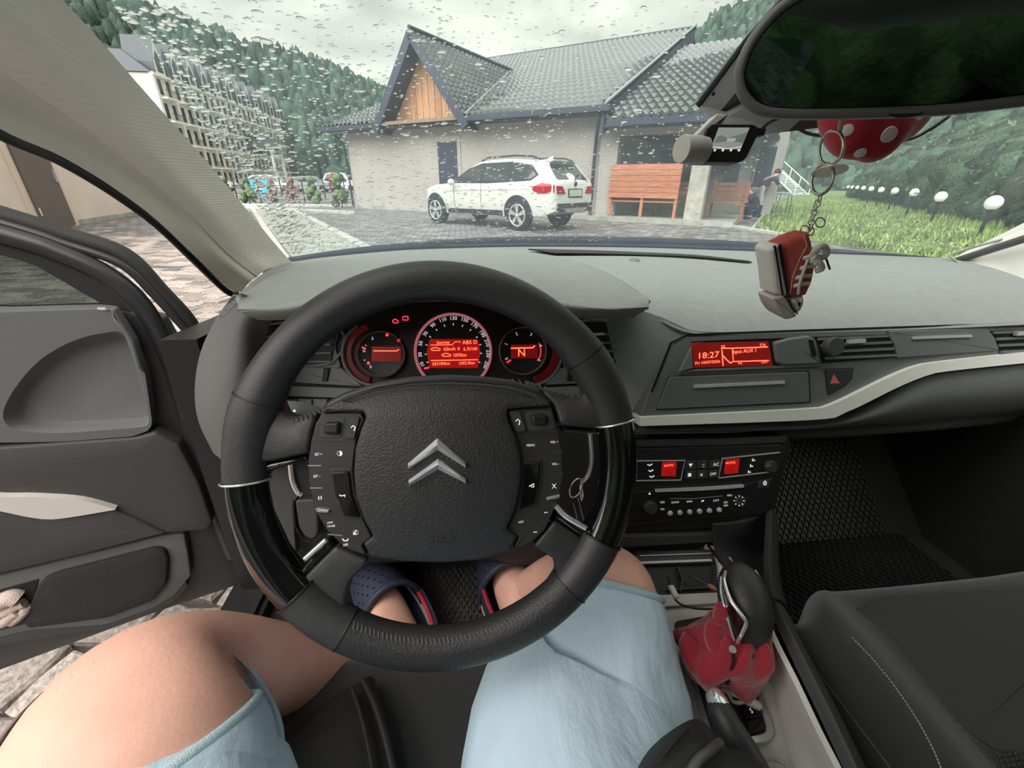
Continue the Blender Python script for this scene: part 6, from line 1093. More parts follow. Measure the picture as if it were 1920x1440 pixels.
lathe('column_shroud', WC-FWh.n*.03, -FWh.n, [(.035, 0), (.055, .03), (.065, .10), (.07, .22)], side_m, whl, n=24)
# ignition keys
ky = thing('key_ring', 'steel key rings and keys hanging from the ignition behind the right spoke', 'keys', V(1075, 910, .42)); 
def ringobj(name, c, ax, r, rt, m_, par, sx=1, n=36):
    ax = A(ax, float)/np.linalg.norm(ax); x = np.cross(ax, [0, 0, 1.]); x /= np.linalg.norm(x); y = np.cross(ax, x); return tube(name, [A(c)+(x*math.cos(q)*sx+y*math.sin(q))*r for q in np.linspace(0, 2*math.pi, n, endpoint=False)], rt, m_, par, n=8, closed=True)
ringobj('split_ring', V(1080, 915, .42), (.6, -.8, .1), .013, .0011, chrome_m, ky); ringobj('split_ring', V(1090, 922, .425), (.9, -.3, .2), .011, .0011, chrome_m, ky)
tube('key_blade', [V(1084, 935, .43), V(1094, 975, .43)], .0022, silver_m, ky, n=6, flat=.4); box('key_head', V(1078, 955, .435), (.014, .005, .02), black_m, ky, bev=.002); tube('key_blade', [V(1075, 945, .425), V(1082, 972, .42)], .002, chrome_m, ky, n=6, flat=.4)
# ================================================================== rear-view mirror
am = math.radians(27); MF = Fr(V(1650, 110, .36), (math.cos(am), -math.sin(am), .0), (0, -.09, 1)); mi = thing('rearview_mirror', 'dark interior rear-view mirror in a grey rounded housing at top right', 'mirror', V(1650, 110, .37))
mo = [(1385, 185), (1376, 150), (1382, 115), (1400, 75), (1432, 32), (1468, -2), (1520, -32), (1600, -48), (1980, -50), (2080, -30), (2110, 40), (2100, 130), (2050, 175), (1990, 190), (1900, 203), (1760, 218), (1600, 224), (1470, 224), (1415, 214)]
MO = resample(crom(MF.P(mo, 0), 5, True), 90); house_m = mat('mirror_housing', (.13, .13, .13), .5, bump=(900, .1)); c_ = MO.mean(0)
rings('housing', MF, [(c_+(MO-c_)*.55, -.045), (c_+(MO-c_)*.85, -.036), (c_+(MO-c_)*.97, -.02), (MO, -.004), (offset(MO, .0012), .002), (offset(MO, .004), .004), (offset(MO, .0068), .0035), (offset(MO, .0078), .001)], house_m, mi, cap=False, capb=True, smooth=70)
mg_m = bpy.data.materials.new('dimmed_mirror'); mg_m.use_nodes = True; b_ = mg_m.node_tree.nodes['Principled BSDF']; b_.inputs['Base Color'].default_value = (.12, .17, .165, 1); b_.inputs['Metallic'].default_value = 1; b_.inputs['Roughness'].default_value = .02
rings('mirror_glass', MF, [(offset(MO, .0075), .0002), (offset(MO, .0085), .0012)], mg_m, mi)
lathe('toggle', MF.w(MF.px(1698, 212, .002), .0022)[0], MF.n, [(.012, 0), (.011, .0015), (.008, .001)], black_m, mi, n=24, sx=.28, xd=MF.y)
# mount cover on the windscreen
C_ = lambda x, y, Y: V(x, y, Y)
mtv = [C_(1312, 196, .56), C_(1400, 80, .50), C_(1490, -20, .46), C_(1700, -40, .45), C_(1700, 190, .50), C_(1440, 222, .50), C_(1345, 232, .50), C_(1318, 205, .54)]
mt = thing('mirror_mount', 'grey mirror mount cover fixed to the windscreen behind the mirror', 'mirror mount', C_(1400, 150, .45))
mtb = [p+A([0, .0, .0])+ (p-EYE)/np.linalg.norm(p-EYE)*.0 + A([.01, -.035, -.022]) for p in mtv]; mesh('cover', mtv+[mtv[k]*.35+A(mtb[k])*.65+A([.004, 0, 0]) for k in range(8)], [list(range(8)), list(range(8, 16))]+[(i, (i+1) % 8, 8+(i+1) % 8, 8+i) for i in range(8)], house_m, mt)
tube('edge_seal', [C_(1310, 196, .562), C_(1355, 138, .53), C_(1400, 78, .502), C_(1445, 28, .48), C_(1495, -26, .46)], .004, black_m, mt, n=8)
tube('mount_arm', [C_(1560, 60, .47), C_(1640, 90, .40)], .014, house_m, mt, n=14); lathe('screw', C_(1337, 176, .53), (-.3, -.9, -.2), [(.002, 0), (.002, .002), (.001, .002)], black_m, mt, n=10)
# ================================================================== dashcam
dcm = thing('dashcam', 'dash camera with a small lit screen and grey cylinder, hanging left of the mirror', 'camera', V(1370, 265, .44)); DF = Fr(V(1370, 265, .44), (.99, -.1, 0), (-.02, .12, 1)); gm = mat('dashcam_grey', (.45, .43, .40), .5)
plate('body', DF, [(1336, 232), (1414, 233), (1424, 240), (1420, 256), (1400, 296), (1390, 304), (1310, 303), (1304, 298), (1326, 240)], -.018, .003, black_m, dcm, rad=.002, bev=.001)
plate('screen', DF, [(1348, 239), (1406, 239), (1389, 280), (1333, 279)], .002, .0036, mat('dashcam_screen', (.1, .1, .1), .3, emit=((.42, .45, .42), .22)), dcm, bev=.0002)
scr2 = mat('dashcam_picture_dark', (.02, .02, .02), .3, emit=((.10, .13, .11), .5)); plate('screen_picture', DF, [(1345, 256), (1352, 253), (1364, 258), (1376, 255), (1388, 252), (1402, 247), (1394, 268), (1368, 264), (1339, 268)], .003, .0040, scr2, dcm, bev=.0001); plate('screen_picture', DF, [(1364, 259), (1380, 259), (1378, 265), (1363, 265)], .003, .0044, mat('dashcam_picture_light', (.3, .3, .3), .3, emit=((.6, .6, .6), .2)), dcm, bev=.0001); stroke('screen_line', DF, [(1335, 275), (1365, 279), (1391, 275)], 1.2, .0042, white_m, dcm)
for k in range(4): lathe('icon', DF.w(DF.px(1337+k*15, 283), .0035)[0], DF.n, [(.0012, 0), (.0012, .0004), (.0005, .0004)], white_m, dcm, n=8)
lathe('lens_barrel', V(1316, 281, .44)+A([0, .004, 0]), (-1, -.25, .02), [(.0122, -.004), (.0122, .0), (.0125, .002), (.0125, .021), (.0120, .0225), (.0115, .0225)], gm, dcm, n=36); box('status_light', V(1283, 278, .436), (.0012, .001, .003), mat('green_led', (.1, 1, .3), .4, emit=((.1, 1, .3), 2)), dcm)
plate('bracket', DF, [(1303, 255), (1345, 213), (1366, 215), (1340, 236), (1320, 262), (1310, 298), (1300, 290)], -.016, .0, gm, dcm, rad=.001)
plate('connector', DF, [(1410, 238), (1438, 240), (1434, 254), (1404, 254)], -.01, .0, black_m, dcm, rad=.001); tube('power_cable', crom([DF.w(DF.px(1430, 241, -.004), -.004)[0], V(1438, 233, .45), V(1446, 228, .46), V(1460, 222, .47)], 5), .0016, black_m, dcm, n=8)
cb2 = thing('windscreen_cable', 'thin black cable looping below the mirror beside the red plush', 'cable', V(1510, 245, .5)); tube('cord', crom([V(1475, 220, .49), V(1490, 236, .50), (V(1515, 250, .51)), V(1548, 256, .52), V(1620, 268, .53), V(1700, 262, .53), V(1745, 242, .52), V(1780, 218, .50)], 6), .0019, black_m, cb2, n=8)
# ================================================================== polka-dot plush behind the mirror
pk_ = thing('plush_ornament', 'red plush ornament with white polka dots hanging behind the mirror', 'plush toy', V(1635, 215, .47)); redp = mat('red_plush', (.42, .008, .018), .8, sheen=.3, bump=(300, .3)); pc = V(1640, 205, .46); s1 = .46/ray(1640, 205)[1]/FPX
ax_ = [RT, FW, UP]
v, f = ball_geo((0, 0, 0), 1, 36, 24); v = np.array(v); 
def plush(d): d = np.asarray(d); r_ = 1-.10*np.maximum(0, d[..., 0:1])*np.maximum(0, -d[..., 2:3])*3+.03*np.sin(d[..., 0:1]*9); return d*r_*A([103*s1, 62*s1, 95*s1])
pv = plush(v)@np.array(ax_)+pc; mesh('body', pv, f, redp, pk_, smooth=True)
wfm = mat('white_felt', (.78, .72, .70), .9)
for (x, y, r_) in ((1597, 240, 12), (1568, 260, 10), (1632, 277, 13), (1603, 295, 10), (1680, 245, 12), (1660, 205, 12), (1715, 228, 10)):
    u = A([(x-1640)/103, 0, (205-y)/95]); q = 1-u[0]**2-u[2]**2
    if q <= 0: u = u/np.linalg.norm(u)*.985; q = 1-u@u
    u[1] = -math.sqrt(max(q, .001)); n_ = A([u[0]/103, u[1]/62, u[2]/95]); n_ = n_/np.linalg.norm(n_)@np.array(ax_); p = plush(u)@np.array(ax_)+pc; lathe('polka_dot', p-n_*.001, n_, [(r_*s1, 0), (r_*s1*.95, .0018), (r_*s1*.5, .0024), (r_*s1*.05, .0025)], wfm, pk_, n=20)
# ================================================================== sneaker charm on rings
KF = Fr(V(1500, 520, .385), RT*A([1, 1, 0]), (0, 0, 1)); s2 = KF.sc(1500, 500)
chm = thing('sneaker_charm', 'tiny red canvas sneaker charm hanging on a steel chain below the mirror', 'charm', V(1510, 480, .385)); stl = mat('steel', (.55, .54, .5), .22, 1)
k3 = lambda x, y, h=0: KF.w(KF.px(x, y, h), h)[0]
tube('string', [V(1577, 222, .37), k3(1573, 246)], .0016, mat('beige_string', (.5, .38, .3), .8), chm, n=6); tube('string', [V(1583, 222, .37), k3(1576, 246, .001)], .0012, bpy.data.materials['beige_string'], chm, n=6)
def oval(name, cx_, cy_, rx, ry, tilt, rt, hdep=.0): 
    P_ = []
    for q in np.linspace(0, 2*math.pi, 40, endpoint=False): a_, b_ = rx*math.cos(q), ry*math.sin(q); P_.append(k3(cx_+a_*math.cos(tilt)-b_*math.sin(tilt), cy_+a_*math.sin(tilt)+b_*math.cos(tilt), hdep*math.cos(q)))
    return tube(name, P_, rt, stl, chm, n=8, closed=True)
oval('split_ring', 1559, 277, 22, 33, .25, .0013, .012); oval('split_ring', 1542, 336, 19, 30, .35, .0015, .012); oval('split_ring', 1543, 335, 18, 29, .38, .0008, .015)
lathe('metal_tag', k3(1555, 322), (.15, .3, 1), [(.012, 0), (.012, .0008), (.004, .001)], mat('pearl_tag', (.7, .65, .5), .3, .3), chm, n=24, sx=1.3)
cl2 = [(1537, 372), (1533, 381), (1528, 389), (1526, 399), (1523, 408), (1521, 418), (1519, 427), (1521, 434)]
for i, (x, y) in enumerate(cl2): oval('chain_link', x, y, 5 if i % 2 else 2.5, 7.5, .3, .0007, .003)
oval('chain_link', 1538, 417, 9, 9, 0, .0006); oval('chain_link', 1509, 432, 8, 9, 0, .0006)
canv = mat('red_canvas', (.50, .09, .075), .9, bump=(900, .5), var=.1, vs=60); rub = mat('white_rubber', (.70, .66, .62), .6); pinkr = mat('sole_rubber', (.50, .42, .41), .6)
plate('canvas_upper', KF, [(1461, 458), (1490, 444), (1520, 434), (1526, 452), (1528, 470), (1532, 500), (1526, 530), (1514, 556), (1484, 562), (1478, 558), (1470, 510)], -.011, .010, canv, chm, rad=.003, bev=.005, smooth=70, dome=.002)
plate('sole_wall', KF, [(1442, 470), (1450, 461), (1463, 457), (1472, 505), (1481, 555), (1474, 556), (1452, 552), (1448, 510)], -.014, .012, rub, chm, rad=.002, bev=.003)
for dx in (0, 10): stroke('sole_stripe', KF, [(1453+dx, 461-dx*.3), (1458+dx, 490), (1468+dx*1.0, 553)], 3, .0128, black_m, chm, thick=.002)
plate('toe_cap', KF, [(1480, 560), (1500, 556), (1513, 556), (1512, 572), (1504, 586), (1494, 592), (1486, 580)], -.012, .011, rub, chm, rad=.003, bev=.006, smooth=70)
plate('toe_bumper', KF, [(1449, 560), (1470, 554), (1480, 566), (1490, 585), (1496, 592), (1488, 597), (1474, 600), (1464, 592), (1455, 578)], -.014, .014, pinkr, chm, rad=.002, bev=.002); stroke('sole_stripe', KF, [(1477, 561), (1486, 578), (1496, 589)], 2.5, .0145, black_m, chm)
for x, y in ((1508, 484), (1502, 503), (1494, 521), (1490, 536)): lathe('eyelet', k3(x, y, .012), KF.n, [(.0018, 0), (.0018, .0008), (.0008, .0009)], rub, chm, n=12)
lace = mat('cotton_lace', (.72, .66, .60), .9, bump=(1500, .5))
for (x, y) in ((1508, 484), (1502, 503), (1494, 521), (1490, 536)): tube('lace', crom([k3(x, y, .0135), k3(x+12, y-3, .016), k3(x+26, y-4, .010)], 4), .0019, lace, chm, n=8)
tube('lace', crom([k3(1518, 478, .014), k3(1508, 505, .018), k3(1500, 530, .018), k3(1497, 551, .014)], 4), .0014, lace, chm, n=8)
tube('lace_bow', crom([k3(1522, 482, .016), k3(1532, 466, .022), k3(1545, 463, .02), (k3(1550, 474, .018)), k3(1540, 483, .018), k3(1525, 480, .02)], 5), .0030, lace, chm, n=10); tube('lace_bow', crom([k3(1520, 488, .016), k3(1534, 490, .02), k3(1541, 503, .018), k3(1530, 508, .014)], 5), .0028, lace, chm, n=10)
tube('lace_tip', [k3(1549, 485, .018), k3(1556, 505, .018)], .0010, black_m, chm, n=6)
stroke('seam', KF, [(1506, 440), (1514, 460), (1500, 485), (1486, 520), (1482, 550)], 1.2, .0125, lace, chm)
# ================================================================== open driver's door
ed = A([math.cos(math.radians(17.4)), math.sin(math.radians(17.4)), 0]); HNG = A([-.42, .68, .7]); DFr = Fr(HNG, ed, (0, 0, 1)); dr = thing('car_door', 'open black driver door with grey trim and a silver grab handle', 'car door', HNG)
rubm = mat('rubber_seal', (.018, .018, .019), .7); paintk = mat('black_door_frame', (.03, .03, .033), .35)
def dpl(name, pts, h0, h1, m_, rad=.001, bev=.001, **k): return domed(name, DFr, rnd(DFr.P(pts, h1), rad), h0, h1, lambda a, b: 0., m_, dr, step=.03, bev=bev*.6)
dshell = [(-700, 560), (0, 585), (205, 578), (300, 600), (352, 690), (375, 790), (398, 880), (425, 960), (455, 1040), (470, 1086), (430, 1102), (300, 1145), (0, 1256), (-700, 1560)]
dpl('door_shell', dshell, -.05, -.012, paintk, rad=.004)
fro = [(-700, 230), (0, 408), (120, 447), (232, 486), (292, 545), (350, 612)]; 
def band(name, pts, r, m_, h=0, flat=1.0): return tube(name, DFr.w(crom(DFr.P(pts, h), 5), h), r, m_, dr, n=12, upv=tuple(DFr.n), flat=flat)
band('outer_seal', [(-700, 200), (0, 402), (120, 440), (232, 478), (300, 545), (355, 606), (378, 660), (392, 720)], .012, rubm, -.035, 1.2); band('outer_seal_lip', [(-700, 222), (0, 418), (120, 457), (228, 496), (292, 556), (350, 620)], .006, paintk, -.02)
band('window_frame', [(-700, 245), (0, 438), (110, 473), (200, 515), (262, 568), (305, 640), (340, 740), (372, 860), (405, 960), (438, 1040)], .0135, paintk, -.018, 1.0)
strip_ = [(-700, 262), (0, 456), (100, 488), (185, 530), (245, 585), (288, 660), (320, 760), (345, 850)]; stin = [(-700, 305), (0, 478), (90, 512), (155, 550), (207, 584), (235, 660), (250, 760), (280, 850)]
strip_plate('inner_frame', DFr, strip_, stin, -.035, -.015, mat('inner_frame_black', (.02, .02, .021), .5), dr)
mesh('door_glass', DFr.w(DFr.P([(-700, 290), (0, 470), (95, 506), (165, 548), (215, 590), (0, 592), (-700, 575)], -.03), -.03), [list(range(7))], glassy('door_window_glass', (.16, .20, .19), .07), dr)
m = MB()
for k in range(26): x, y = rng.uniform(0, 150), rng.uniform(500, 578); p = DFr.w(DFr.px(x, y, -.029), -.029)[0]; m.add(*ball_geo(p, rng.uniform(.0008, .002), 8, 5))
o = m.build('glass_drops', water_m, dr, smooth=True); o['kind'] = 'stuff'
trim_up = mat('door_trim_grey', (.13, .128, .13), .7, bump=(1000, .3)); trim_dk = mat('door_trim_dark', (.052, .049, .05), .65, bump=(1000, .3))
ot = [(-700, 575), (0, 586), (120, 582), (204, 580), (238, 625), (272, 700), (285, 790), (282, 806), (250, 818), (120, 828), (0, 830), (-700, 845)]
OT = resample(rnd(DFr.P(ot, .012), .004), 120); ARo = resample(crom(DFr.P([(6, 772), (30, 725), (75, 675), (135, 640), (195, 624), (232, 625), (252, 665), (268, 720), (279, 790), (262, 801), (200, 806), (110, 812), (45, 808), (14, 798)], .012), 6, True), 90); ARi = resample(crom(DFr.P([(42, 775), (60, 735), (105, 690), (160, 665), (210, 652), (232, 655), (247, 690), (262, 740), (274, 785), (258, 788), (200, 792), (120, 795), (68, 795), (48, 788)], .0), 6, True), 90)
# hole via bridge: build trim with recess as triangulated ngon with hole
def holed(name, F, outer, inner, h, m_, par):
    bm = bmesh.new(); vo = [bm.verts.new(F.w(p, h)[0]-OFF[par.name]) for p in outer]; vi = [bm.verts.new(F.w(p, h)[0]-OFF[par.name]) for p in inner]; es = [bm.edges.new((vo[i], vo[(i+1) % len(vo)])) for i in range(len(vo))]+[bm.edges.new((vi[i], vi[(i+1) % len(vi)])) for i in range(len(vi))]
    bmesh.ops.triangle_fill(bm, use_beauty=True, edges=es, normal=F.n.tolist()); me = bpy.data.meshes.new(name); bm.to_mesh(me); bm.free(); me.materials.append(m_); o = bpy.data.objects.new(name, me); COL.objects.link(o); o.parent = par; OFF[o.name] = OFF[par.name]; return o
holed('upper_trim', DFr, OT, ARo, .012, trim_up, dr)
rings('upper_trim_edge', DFr, [(OT, -.02), (OT, .012)], trim_up, dr, cap=False)
ARi = np.roll(ARi, -int(np.argmin(np.linalg.norm(ARi-ARo[0], axis=1))), 0)
rings('pocket_recess', DFr, [(ARo, .012), (ARo*.9+ARi*.1, .010), (ARo*.5+ARi*.5, -.004), (ARo*.1+ARi*.9, -.010), (ARi, -.0105)], trim_up, dr, smooth=80)
dpl('mirror_switch_pod', [(205, 580), (213, 582), (250, 640), (268, 700), (255, 690), (232, 625), (215, 608)], .0, .02, trim_up, rad=.002, bev=.004)
box('window_bead', DFr.w(DFr.px(193, 578, .01), .012)[0], (.012, .004, .004), chrome_m, dr, bev=.001)
dpl('mid_trim', [(-700, 858), (0, 840), (252, 822), (290, 812), (335, 835), (372, 905), (398, 980), (390, 994), (312, 1000), (216, 955), (150, 940), (60, 934), (0, 933), (-700, 935)], -.02, .016, trim_dk, rad=.004, bev=.006)
dpl('armrest_trim', [(-700, 975), (0, 962), (80, 976), (125, 973), (216, 958), (262, 978), (310, 1001), (150, 1042), (0, 1076), (-700, 1230)], -.02, .020, trim_dk, rad=.004, bev=.006)
a1 = [(-700, 905), (-100, 925), (0, 932), (60, 932), (150, 938), (216, 955)]; a2 = [(-700, 940), (-100, 945), (0, 959), (60, 971), (110, 973), (216, 956)]
strip_plate('grab_handle', DFr, a1, a2, .0, .027, mat('handle_silver', (.72, .66, .64), .4, .2), dr)
dpl('lower_trim', [(-700, 1240), (0, 1080), (310, 1004), (345, 1002), (352, 1035), (358, 1080), (330, 1115), (290, 1140), (200, 1172), (60, 1182), (0, 1196), (-700, 1400)], -.02, .004, trim_up, rad=.006, bev=.004)
dpl('door_pocket_opening', [(-700, 1270), (0, 1106), (72, 1086), (64, 1120), (42, 1172), (0, 1182), (-700, 1350)], .0, .0055, black_m)
dpl('pocket_cover', [(112, 1076), (290, 1030), (308, 1033), (315, 1050), (312, 1095), (285, 1128), (200, 1160), (52, 1180), (42, 1170), (70, 1100), (85, 1086)], .0, .014, mat('speaker_cloth', (.028, .027, .029), .95, bump=(500, 1)), rad=.006, bev=.006)
dpl('lower_sill_step', [(60, 1182), (200, 1168), (300, 1128), (345, 1080), (352, 1100), (330, 1125), (290, 1148), (200, 1178), (0, 1210), (-700, 1430), (-700, 1400), (0, 1196)], -.015, .002, trim_dk)
for x, y in ((345, 726), (362, 782)): box('screw', DFr.w(DFr.px(x, y, .0), .002)[0], (.009, .004, .004), chrome_m, dr)
box('hinge', HNG+A([.02, .02, -.12]), (.07, .05, .05), black_m, dr, bev=.005); box('hinge', HNG+A([.02, .02, -.34]), (.07, .05, .05), black_m, dr, bev=.005)
tube('wiring_boot', [HNG+A([-.02, -.01, -.2]), HNG+A([.04, .04, -.2])], .014, rubm, dr, n=12)
gvm = mat('pale_knit', (.60, .47, .42), .95, bump=(400, 1), var=.15, vs=60); gv = thing('crumpled_glove', 'crumpled pale knitted glove stuffed in the door pocket', 'glove', DFr.w(DFr.px(15, 1140), .01)[0])
for k, pts in enumerate((([(-30, 1135), (0, 1128), (22, 1120), (34, 1122)]), ([(-20, 1155), (10, 1148), (30, 1136), (46, 1130)]), ([(-20, 1172), (8, 1166), (24, 1152), (34, 1146)]), ([(20, 1168), (34, 1158), (46, 1146), (48, 1138)]))):
    tube(('palm', 'finger', 'finger', 'finger')[k], DFr.w(crom(DFr.P(pts, .012), 5), .012), (.014, .008, .009, .007)[k], gvm, gv, n=10)
# ================================================================== floor mats (raised diamond lattice)
mat_m = mat('ribbed_rubber_mat', (.085, .072, .062), .75, var=.3, vs=40); matk_m = mat('black_rubber_mat', (.012, .0125, .013), .5)
def diamat(name, label, o_, ex, ey, w_, l_, cw_, cl_h, m_, ht=.005, base=True):
    F = Fr(o_, ex, ey); t_ = thing(name, label, 'floor mat', o_); mb = MB(); e2 = MB(); e2.box(F.w([w_/2, l_/2], .001)[0], (w_, l_, .003), [F.x, F.y, F.n]); e2.build('mat_base', m_, t_)
    k = cl_h/cw_; nmax = int((w_+l_/k)/cw_)+2
    for s_ in (1, -1):
        for i in range(-nmax, nmax*2):
            x0 = i*cw_ if s_ == 1 else i*cw_; pts = []
            # line y = s*k*(x-x0)
            for x in (0, w_):
                y = s_*k*(x-x0)
                if 0 <= y <= l_: pts.append((x, y))
            for y in (0, l_):
                x = x0+y/(s_*k)
                if 0 < x < w_: pts.append((x, y))
            if len(pts) >= 2:
                a_, b_ = A(pts[0]), A(pts[1]); d = b_-a_; L_ = np.linalg.norm(d)
                if L_ < .004: continue
                d /= L_; dx = F.x*d[0]+F.y*d[1]; mb.box(F.w((a_+b_)/2, .002+ht/2)[0], (L_, .0022, ht), [dx, np.cross(F.n, dx), F.n])
    o = mb.build('lattice', m_, t_); o['kind'] = 'stuff'; return t_
diamat('floor_mat', 'worn brown-black diamond pattern mat under the driver feet', A([-.27, .22, .270]), (1, 0, 0), (0, 1, 0), .46, .42, .0115, .021, mat_m)
diamat('floor_mat', 'black diamond pattern mat in the passenger footwell', A([.46, .02, .270]), (1, 0, 0), (0, 1, 0), .52, .60, .015, .024, matk_m); diamat('floor_mat', 'upper slope of the black diamond mat under the glovebox', A([.44, .62, .275]), (1, 0, 0), (0, .71, .70), .50, .26, .015, .024, matk_m)
# pedals
pd = thing('brake_pedal', 'dark brake pedal above the right shoe', 'pedal', A([-.02, .70, .4])); box('pad', A([-.02, .69, .42]), (.08, .015, .05), black_m, pd, bev=.004); tube('arm', [A([-.02, .70, .43]), A([-.02, .78, .6])], .008, black_m, pd)
# ================================================================== seats
seat_m = mat('charcoal_seat_cloth', (.013, .0135, .014), .95, sheen=.4, bump=(500, .5), var=.12, vs=10); seatt_m = mat('seat_insert_cloth', (.024, .026, .0255), .95, sheen=.2, bump=(700, .4)); weave_m = mat('woven_seat_cloth', (.04, .04, .04), .95, bump=(60, .2))
ps = thing('passenger_seat', 'empty dark grey cloth passenger seat at lower right', 'seat', A([.68, .1, .3]))
SX = [(.405, .34), (.402, .43), (.412, .468), (.44, .485), (.475, .487), (.505, .474), (.53, .468), (.60, .466), (.70, .465), (.80, .466), (.88, .470), (.92, .485), (.96, .47), (.97, .36)]
def srow(y, dz, sx_=1.0): return [A([.69+(x-.69)*sx_, y+(.012 if .5 < x < .9 else -.035 if x < .47 or x > .93 else -.01), .33+(z-.33)*dz]) for x, z in SX]
patch('cushion', [srow(.35, .1, .97), srow(.372, .55, .985), srow(.36, .90, .99), srow(.32, 1.0), srow(.20, 1.0), srow(.05, .97), srow(-.10, .93), srow(-.25, .9)], seat_m, ps, thick=.02)
patch('bolster_side', [[A([.402, .30, .30]), A([.396, .30, .42]), A([.408, .295, .465])], [A([.40, .1, .30]), A([.394, .1, .42]), A([.408, .1, .468])], [A([.40, -.2, .30]), A([.394, -.2, .42]), A([.408, -.2, .46])]], seat_m, ps, thick=.01)
SF = Fr(A([.69, .1, .4665]), (1, 0, 0), (0, 1, 0))
ins = [(1604, 1136), (1640, 1118), (1900, 1100), (2100, 1110), (2100, 1420), (1870, 1408), (1830, 1385), (1770, 1330), (1700, 1275), (1660, 1265), (1620, 1215), (1600, 1190)]
plate('seat_insert', SF, ins, -.003, .0025, seatt_m, ps, rad=.004, bev=.002)
wv = MB()
WVP = SF.P([(1668, 1272), (1700, 1278), (1770, 1334), (1830, 1389), (1870, 1412), (2000, 1414), (2000, 1560), (1790, 1560), (1755, 1440), (1710, 1340)], .001)
x0, y0 = WVP.min(0); x1, y1 = WVP.max(0); i = 0; y = y0
while y < y1:
    x = x0+(.003 if i % 2 else 0)
    while x < x1:
        if inpoly(A([[x, y]]), WVP)[0]: wv.box(SF.w([x, y], .0018)[0], (.0042, .0022, .0022), [SF.x*.97+SF.y*.2, SF.y, SF.n])
        x += .0062
    y += .0040; i += 1
o = wv.build('woven_panel', weave_m, ps); o['kind'] = 'stuff'
stm = mat('pale_thread', (.42, .40, .36), .8); m = MB(); Q = resample(crom(A([(1598, 1195), (1640, 1240), (1680, 1290), (1720, 1350), (1752, 1410), (1775, 1470)]), 6), 46, False)
sfh = surf([c for c in ps.children if c.name.startswith('cushion')][0])
for i in range(0, 45):
    a_, b_ = sfh(*Q[i]), sfh(*(Q[i]*.4+Q[i+1]*.6))
    if a_ is not None and b_ is not None: m.tube([a_, b_], .0007, 5)
o = m.build('seam_stitching', stm, ps); o['kind'] = 'stuff'
patch('backrest', [[A([.42, -.22, .45]), A([.45, -.2, .47]), A([.69, -.2, .46]), A([.93, -.2, .47]), A([.96, -.22, .45])], [A([.42, -.36, .75]), A([.47, -.32, .76]), A([.69, -.34, .75]), A([.91, -.32, .76]), A([.96, -.36, .75])], [A([.46, -.46, 1.0]), A([.52, -.44, 1.0]), A([.69, -.45, 1.02]), A([.86, -.44, 1.0]), A([.92, -.46, 1.0])]], seat_m, ps, thick=.09)
ds = thing('driver_seat', 'dark grey driver seat cushion showing between the legs', 'seat', A([-.03, 0, .3])); dseat = mat('driver_seat_cloth', (.030, .030, .031), .95, sheen=.3, bump=(500, .4))
DX = [(-.28, .30), (-.285, .40), (-.26, .425), (-.21, .415), (-.12, .405), (-.03, .403), (.08, .405), (.16, .415), (.21, .425), (.235, .40), (.23, .30)]
patch('cushion', [[A([x, .375+(.0 if abs(x+.03) < .2 else -.03), .30+(z-.30)*.15]) for x, z in DX], [A([x, .392+(.0 if abs(x+.03) < .2 else -.03), .30+(z-.30)*.7]) for x, z in DX], [A([x, .36, z-.006]) for x, z in DX], [A([x, .28, z+.002]) for x, z in DX], [A([x, .1, z]) for x, z in DX], [A([x, -.1, z-.01]) for x, z in DX], [A([x, -.3, z-.01]) for x, z in DX]], dseat, ds, thick=.02)
patch('backrest', [[A([x, -.30, .42]) for x in (-.27, -.2, -.03, .14, .21)], [A([x, -.40, .75]) for x in (-.27, -.2, -.03, .14, .21)], [A([x, -.46, .98]) for x in (-.2, -.15, -.03, .1, .15)]], dseat, ds, thick=.09)
# ================================================================== driver: legs in light blue shorts
dv = thing('person', 'seated driver seen from above: bare knees, light blue shorts and navy clogs', 'person', A([-.02, .2, .28]))
J = dict(pel=((0, -.24, .50), .13), bel=((0, -.28, .62), .13), hl=((-.11, -.17, .505), .115), tl=(D(240, 1620, .34), .108), tl2=(D(262, 1420, .360), .102), kl0=(D(262, 1318, .385), .088), kl=(D(305, 1265, .415), .066), cl0=(D(400, 1245, .465), .060), cl=(D(520, 1262, .53), .058), al=(D(690, 1225, .70), .036), ll=(ZZ(742, 1168, .345), .041), fl=(ZZ(705, 1105, .318), .030), el=(ZZ(770, 1212, .325), .034),
    hr=((.10, -.17, .485), .115), tr=(D(1075, 1450, .45), .108), tr2=(D(1110, 1310, .51), .098), kr0=(D(1138, 1180, .55), .082), kr=(D(1150, 1080, .58), .066), cr0=(D(1100, 1080, .64), .056), cr=(D(1035, 1092, .71), .048), ar=(D(975, 1118, .765), .038), fr=(ZZ(945, 1060, .318), .032), er=(ZZ(985, 1170, .325), .036), mr=(ZZ(958, 1100, .335), .040))
nm = list(J); ed_ = [('pel', 'bel'), ('pel', 'hl'), ('hl', 'tl'), ('tl', 'tl2'), ('tl2', 'kl0'), ('kl0', 'kl'), ('kl', 'cl0'), ('cl0', 'cl'), ('cl', 'al'), ('al', 'll'), ('ll', 'fl'), ('al', 'el'), ('pel', 'hr'), ('hr', 'tr'), ('tr', 'tr2'), ('tr2', 'kr0'), ('kr0', 'kr'), ('kr', 'cr0'), ('cr0', 'cr'), ('cr', 'ar'), ('ar', 'mr'), ('mr', 'fr'), ('ar', 'er')]
v, f = skin_geo([A(J[k][0], float) for k in nm], [(nm.index(a), nm.index(b)) for a, b in ed_], [J[k][1] for k in nm], sub=3)
mesh('legs_body', v, f, skin_m, dv, smooth=True)
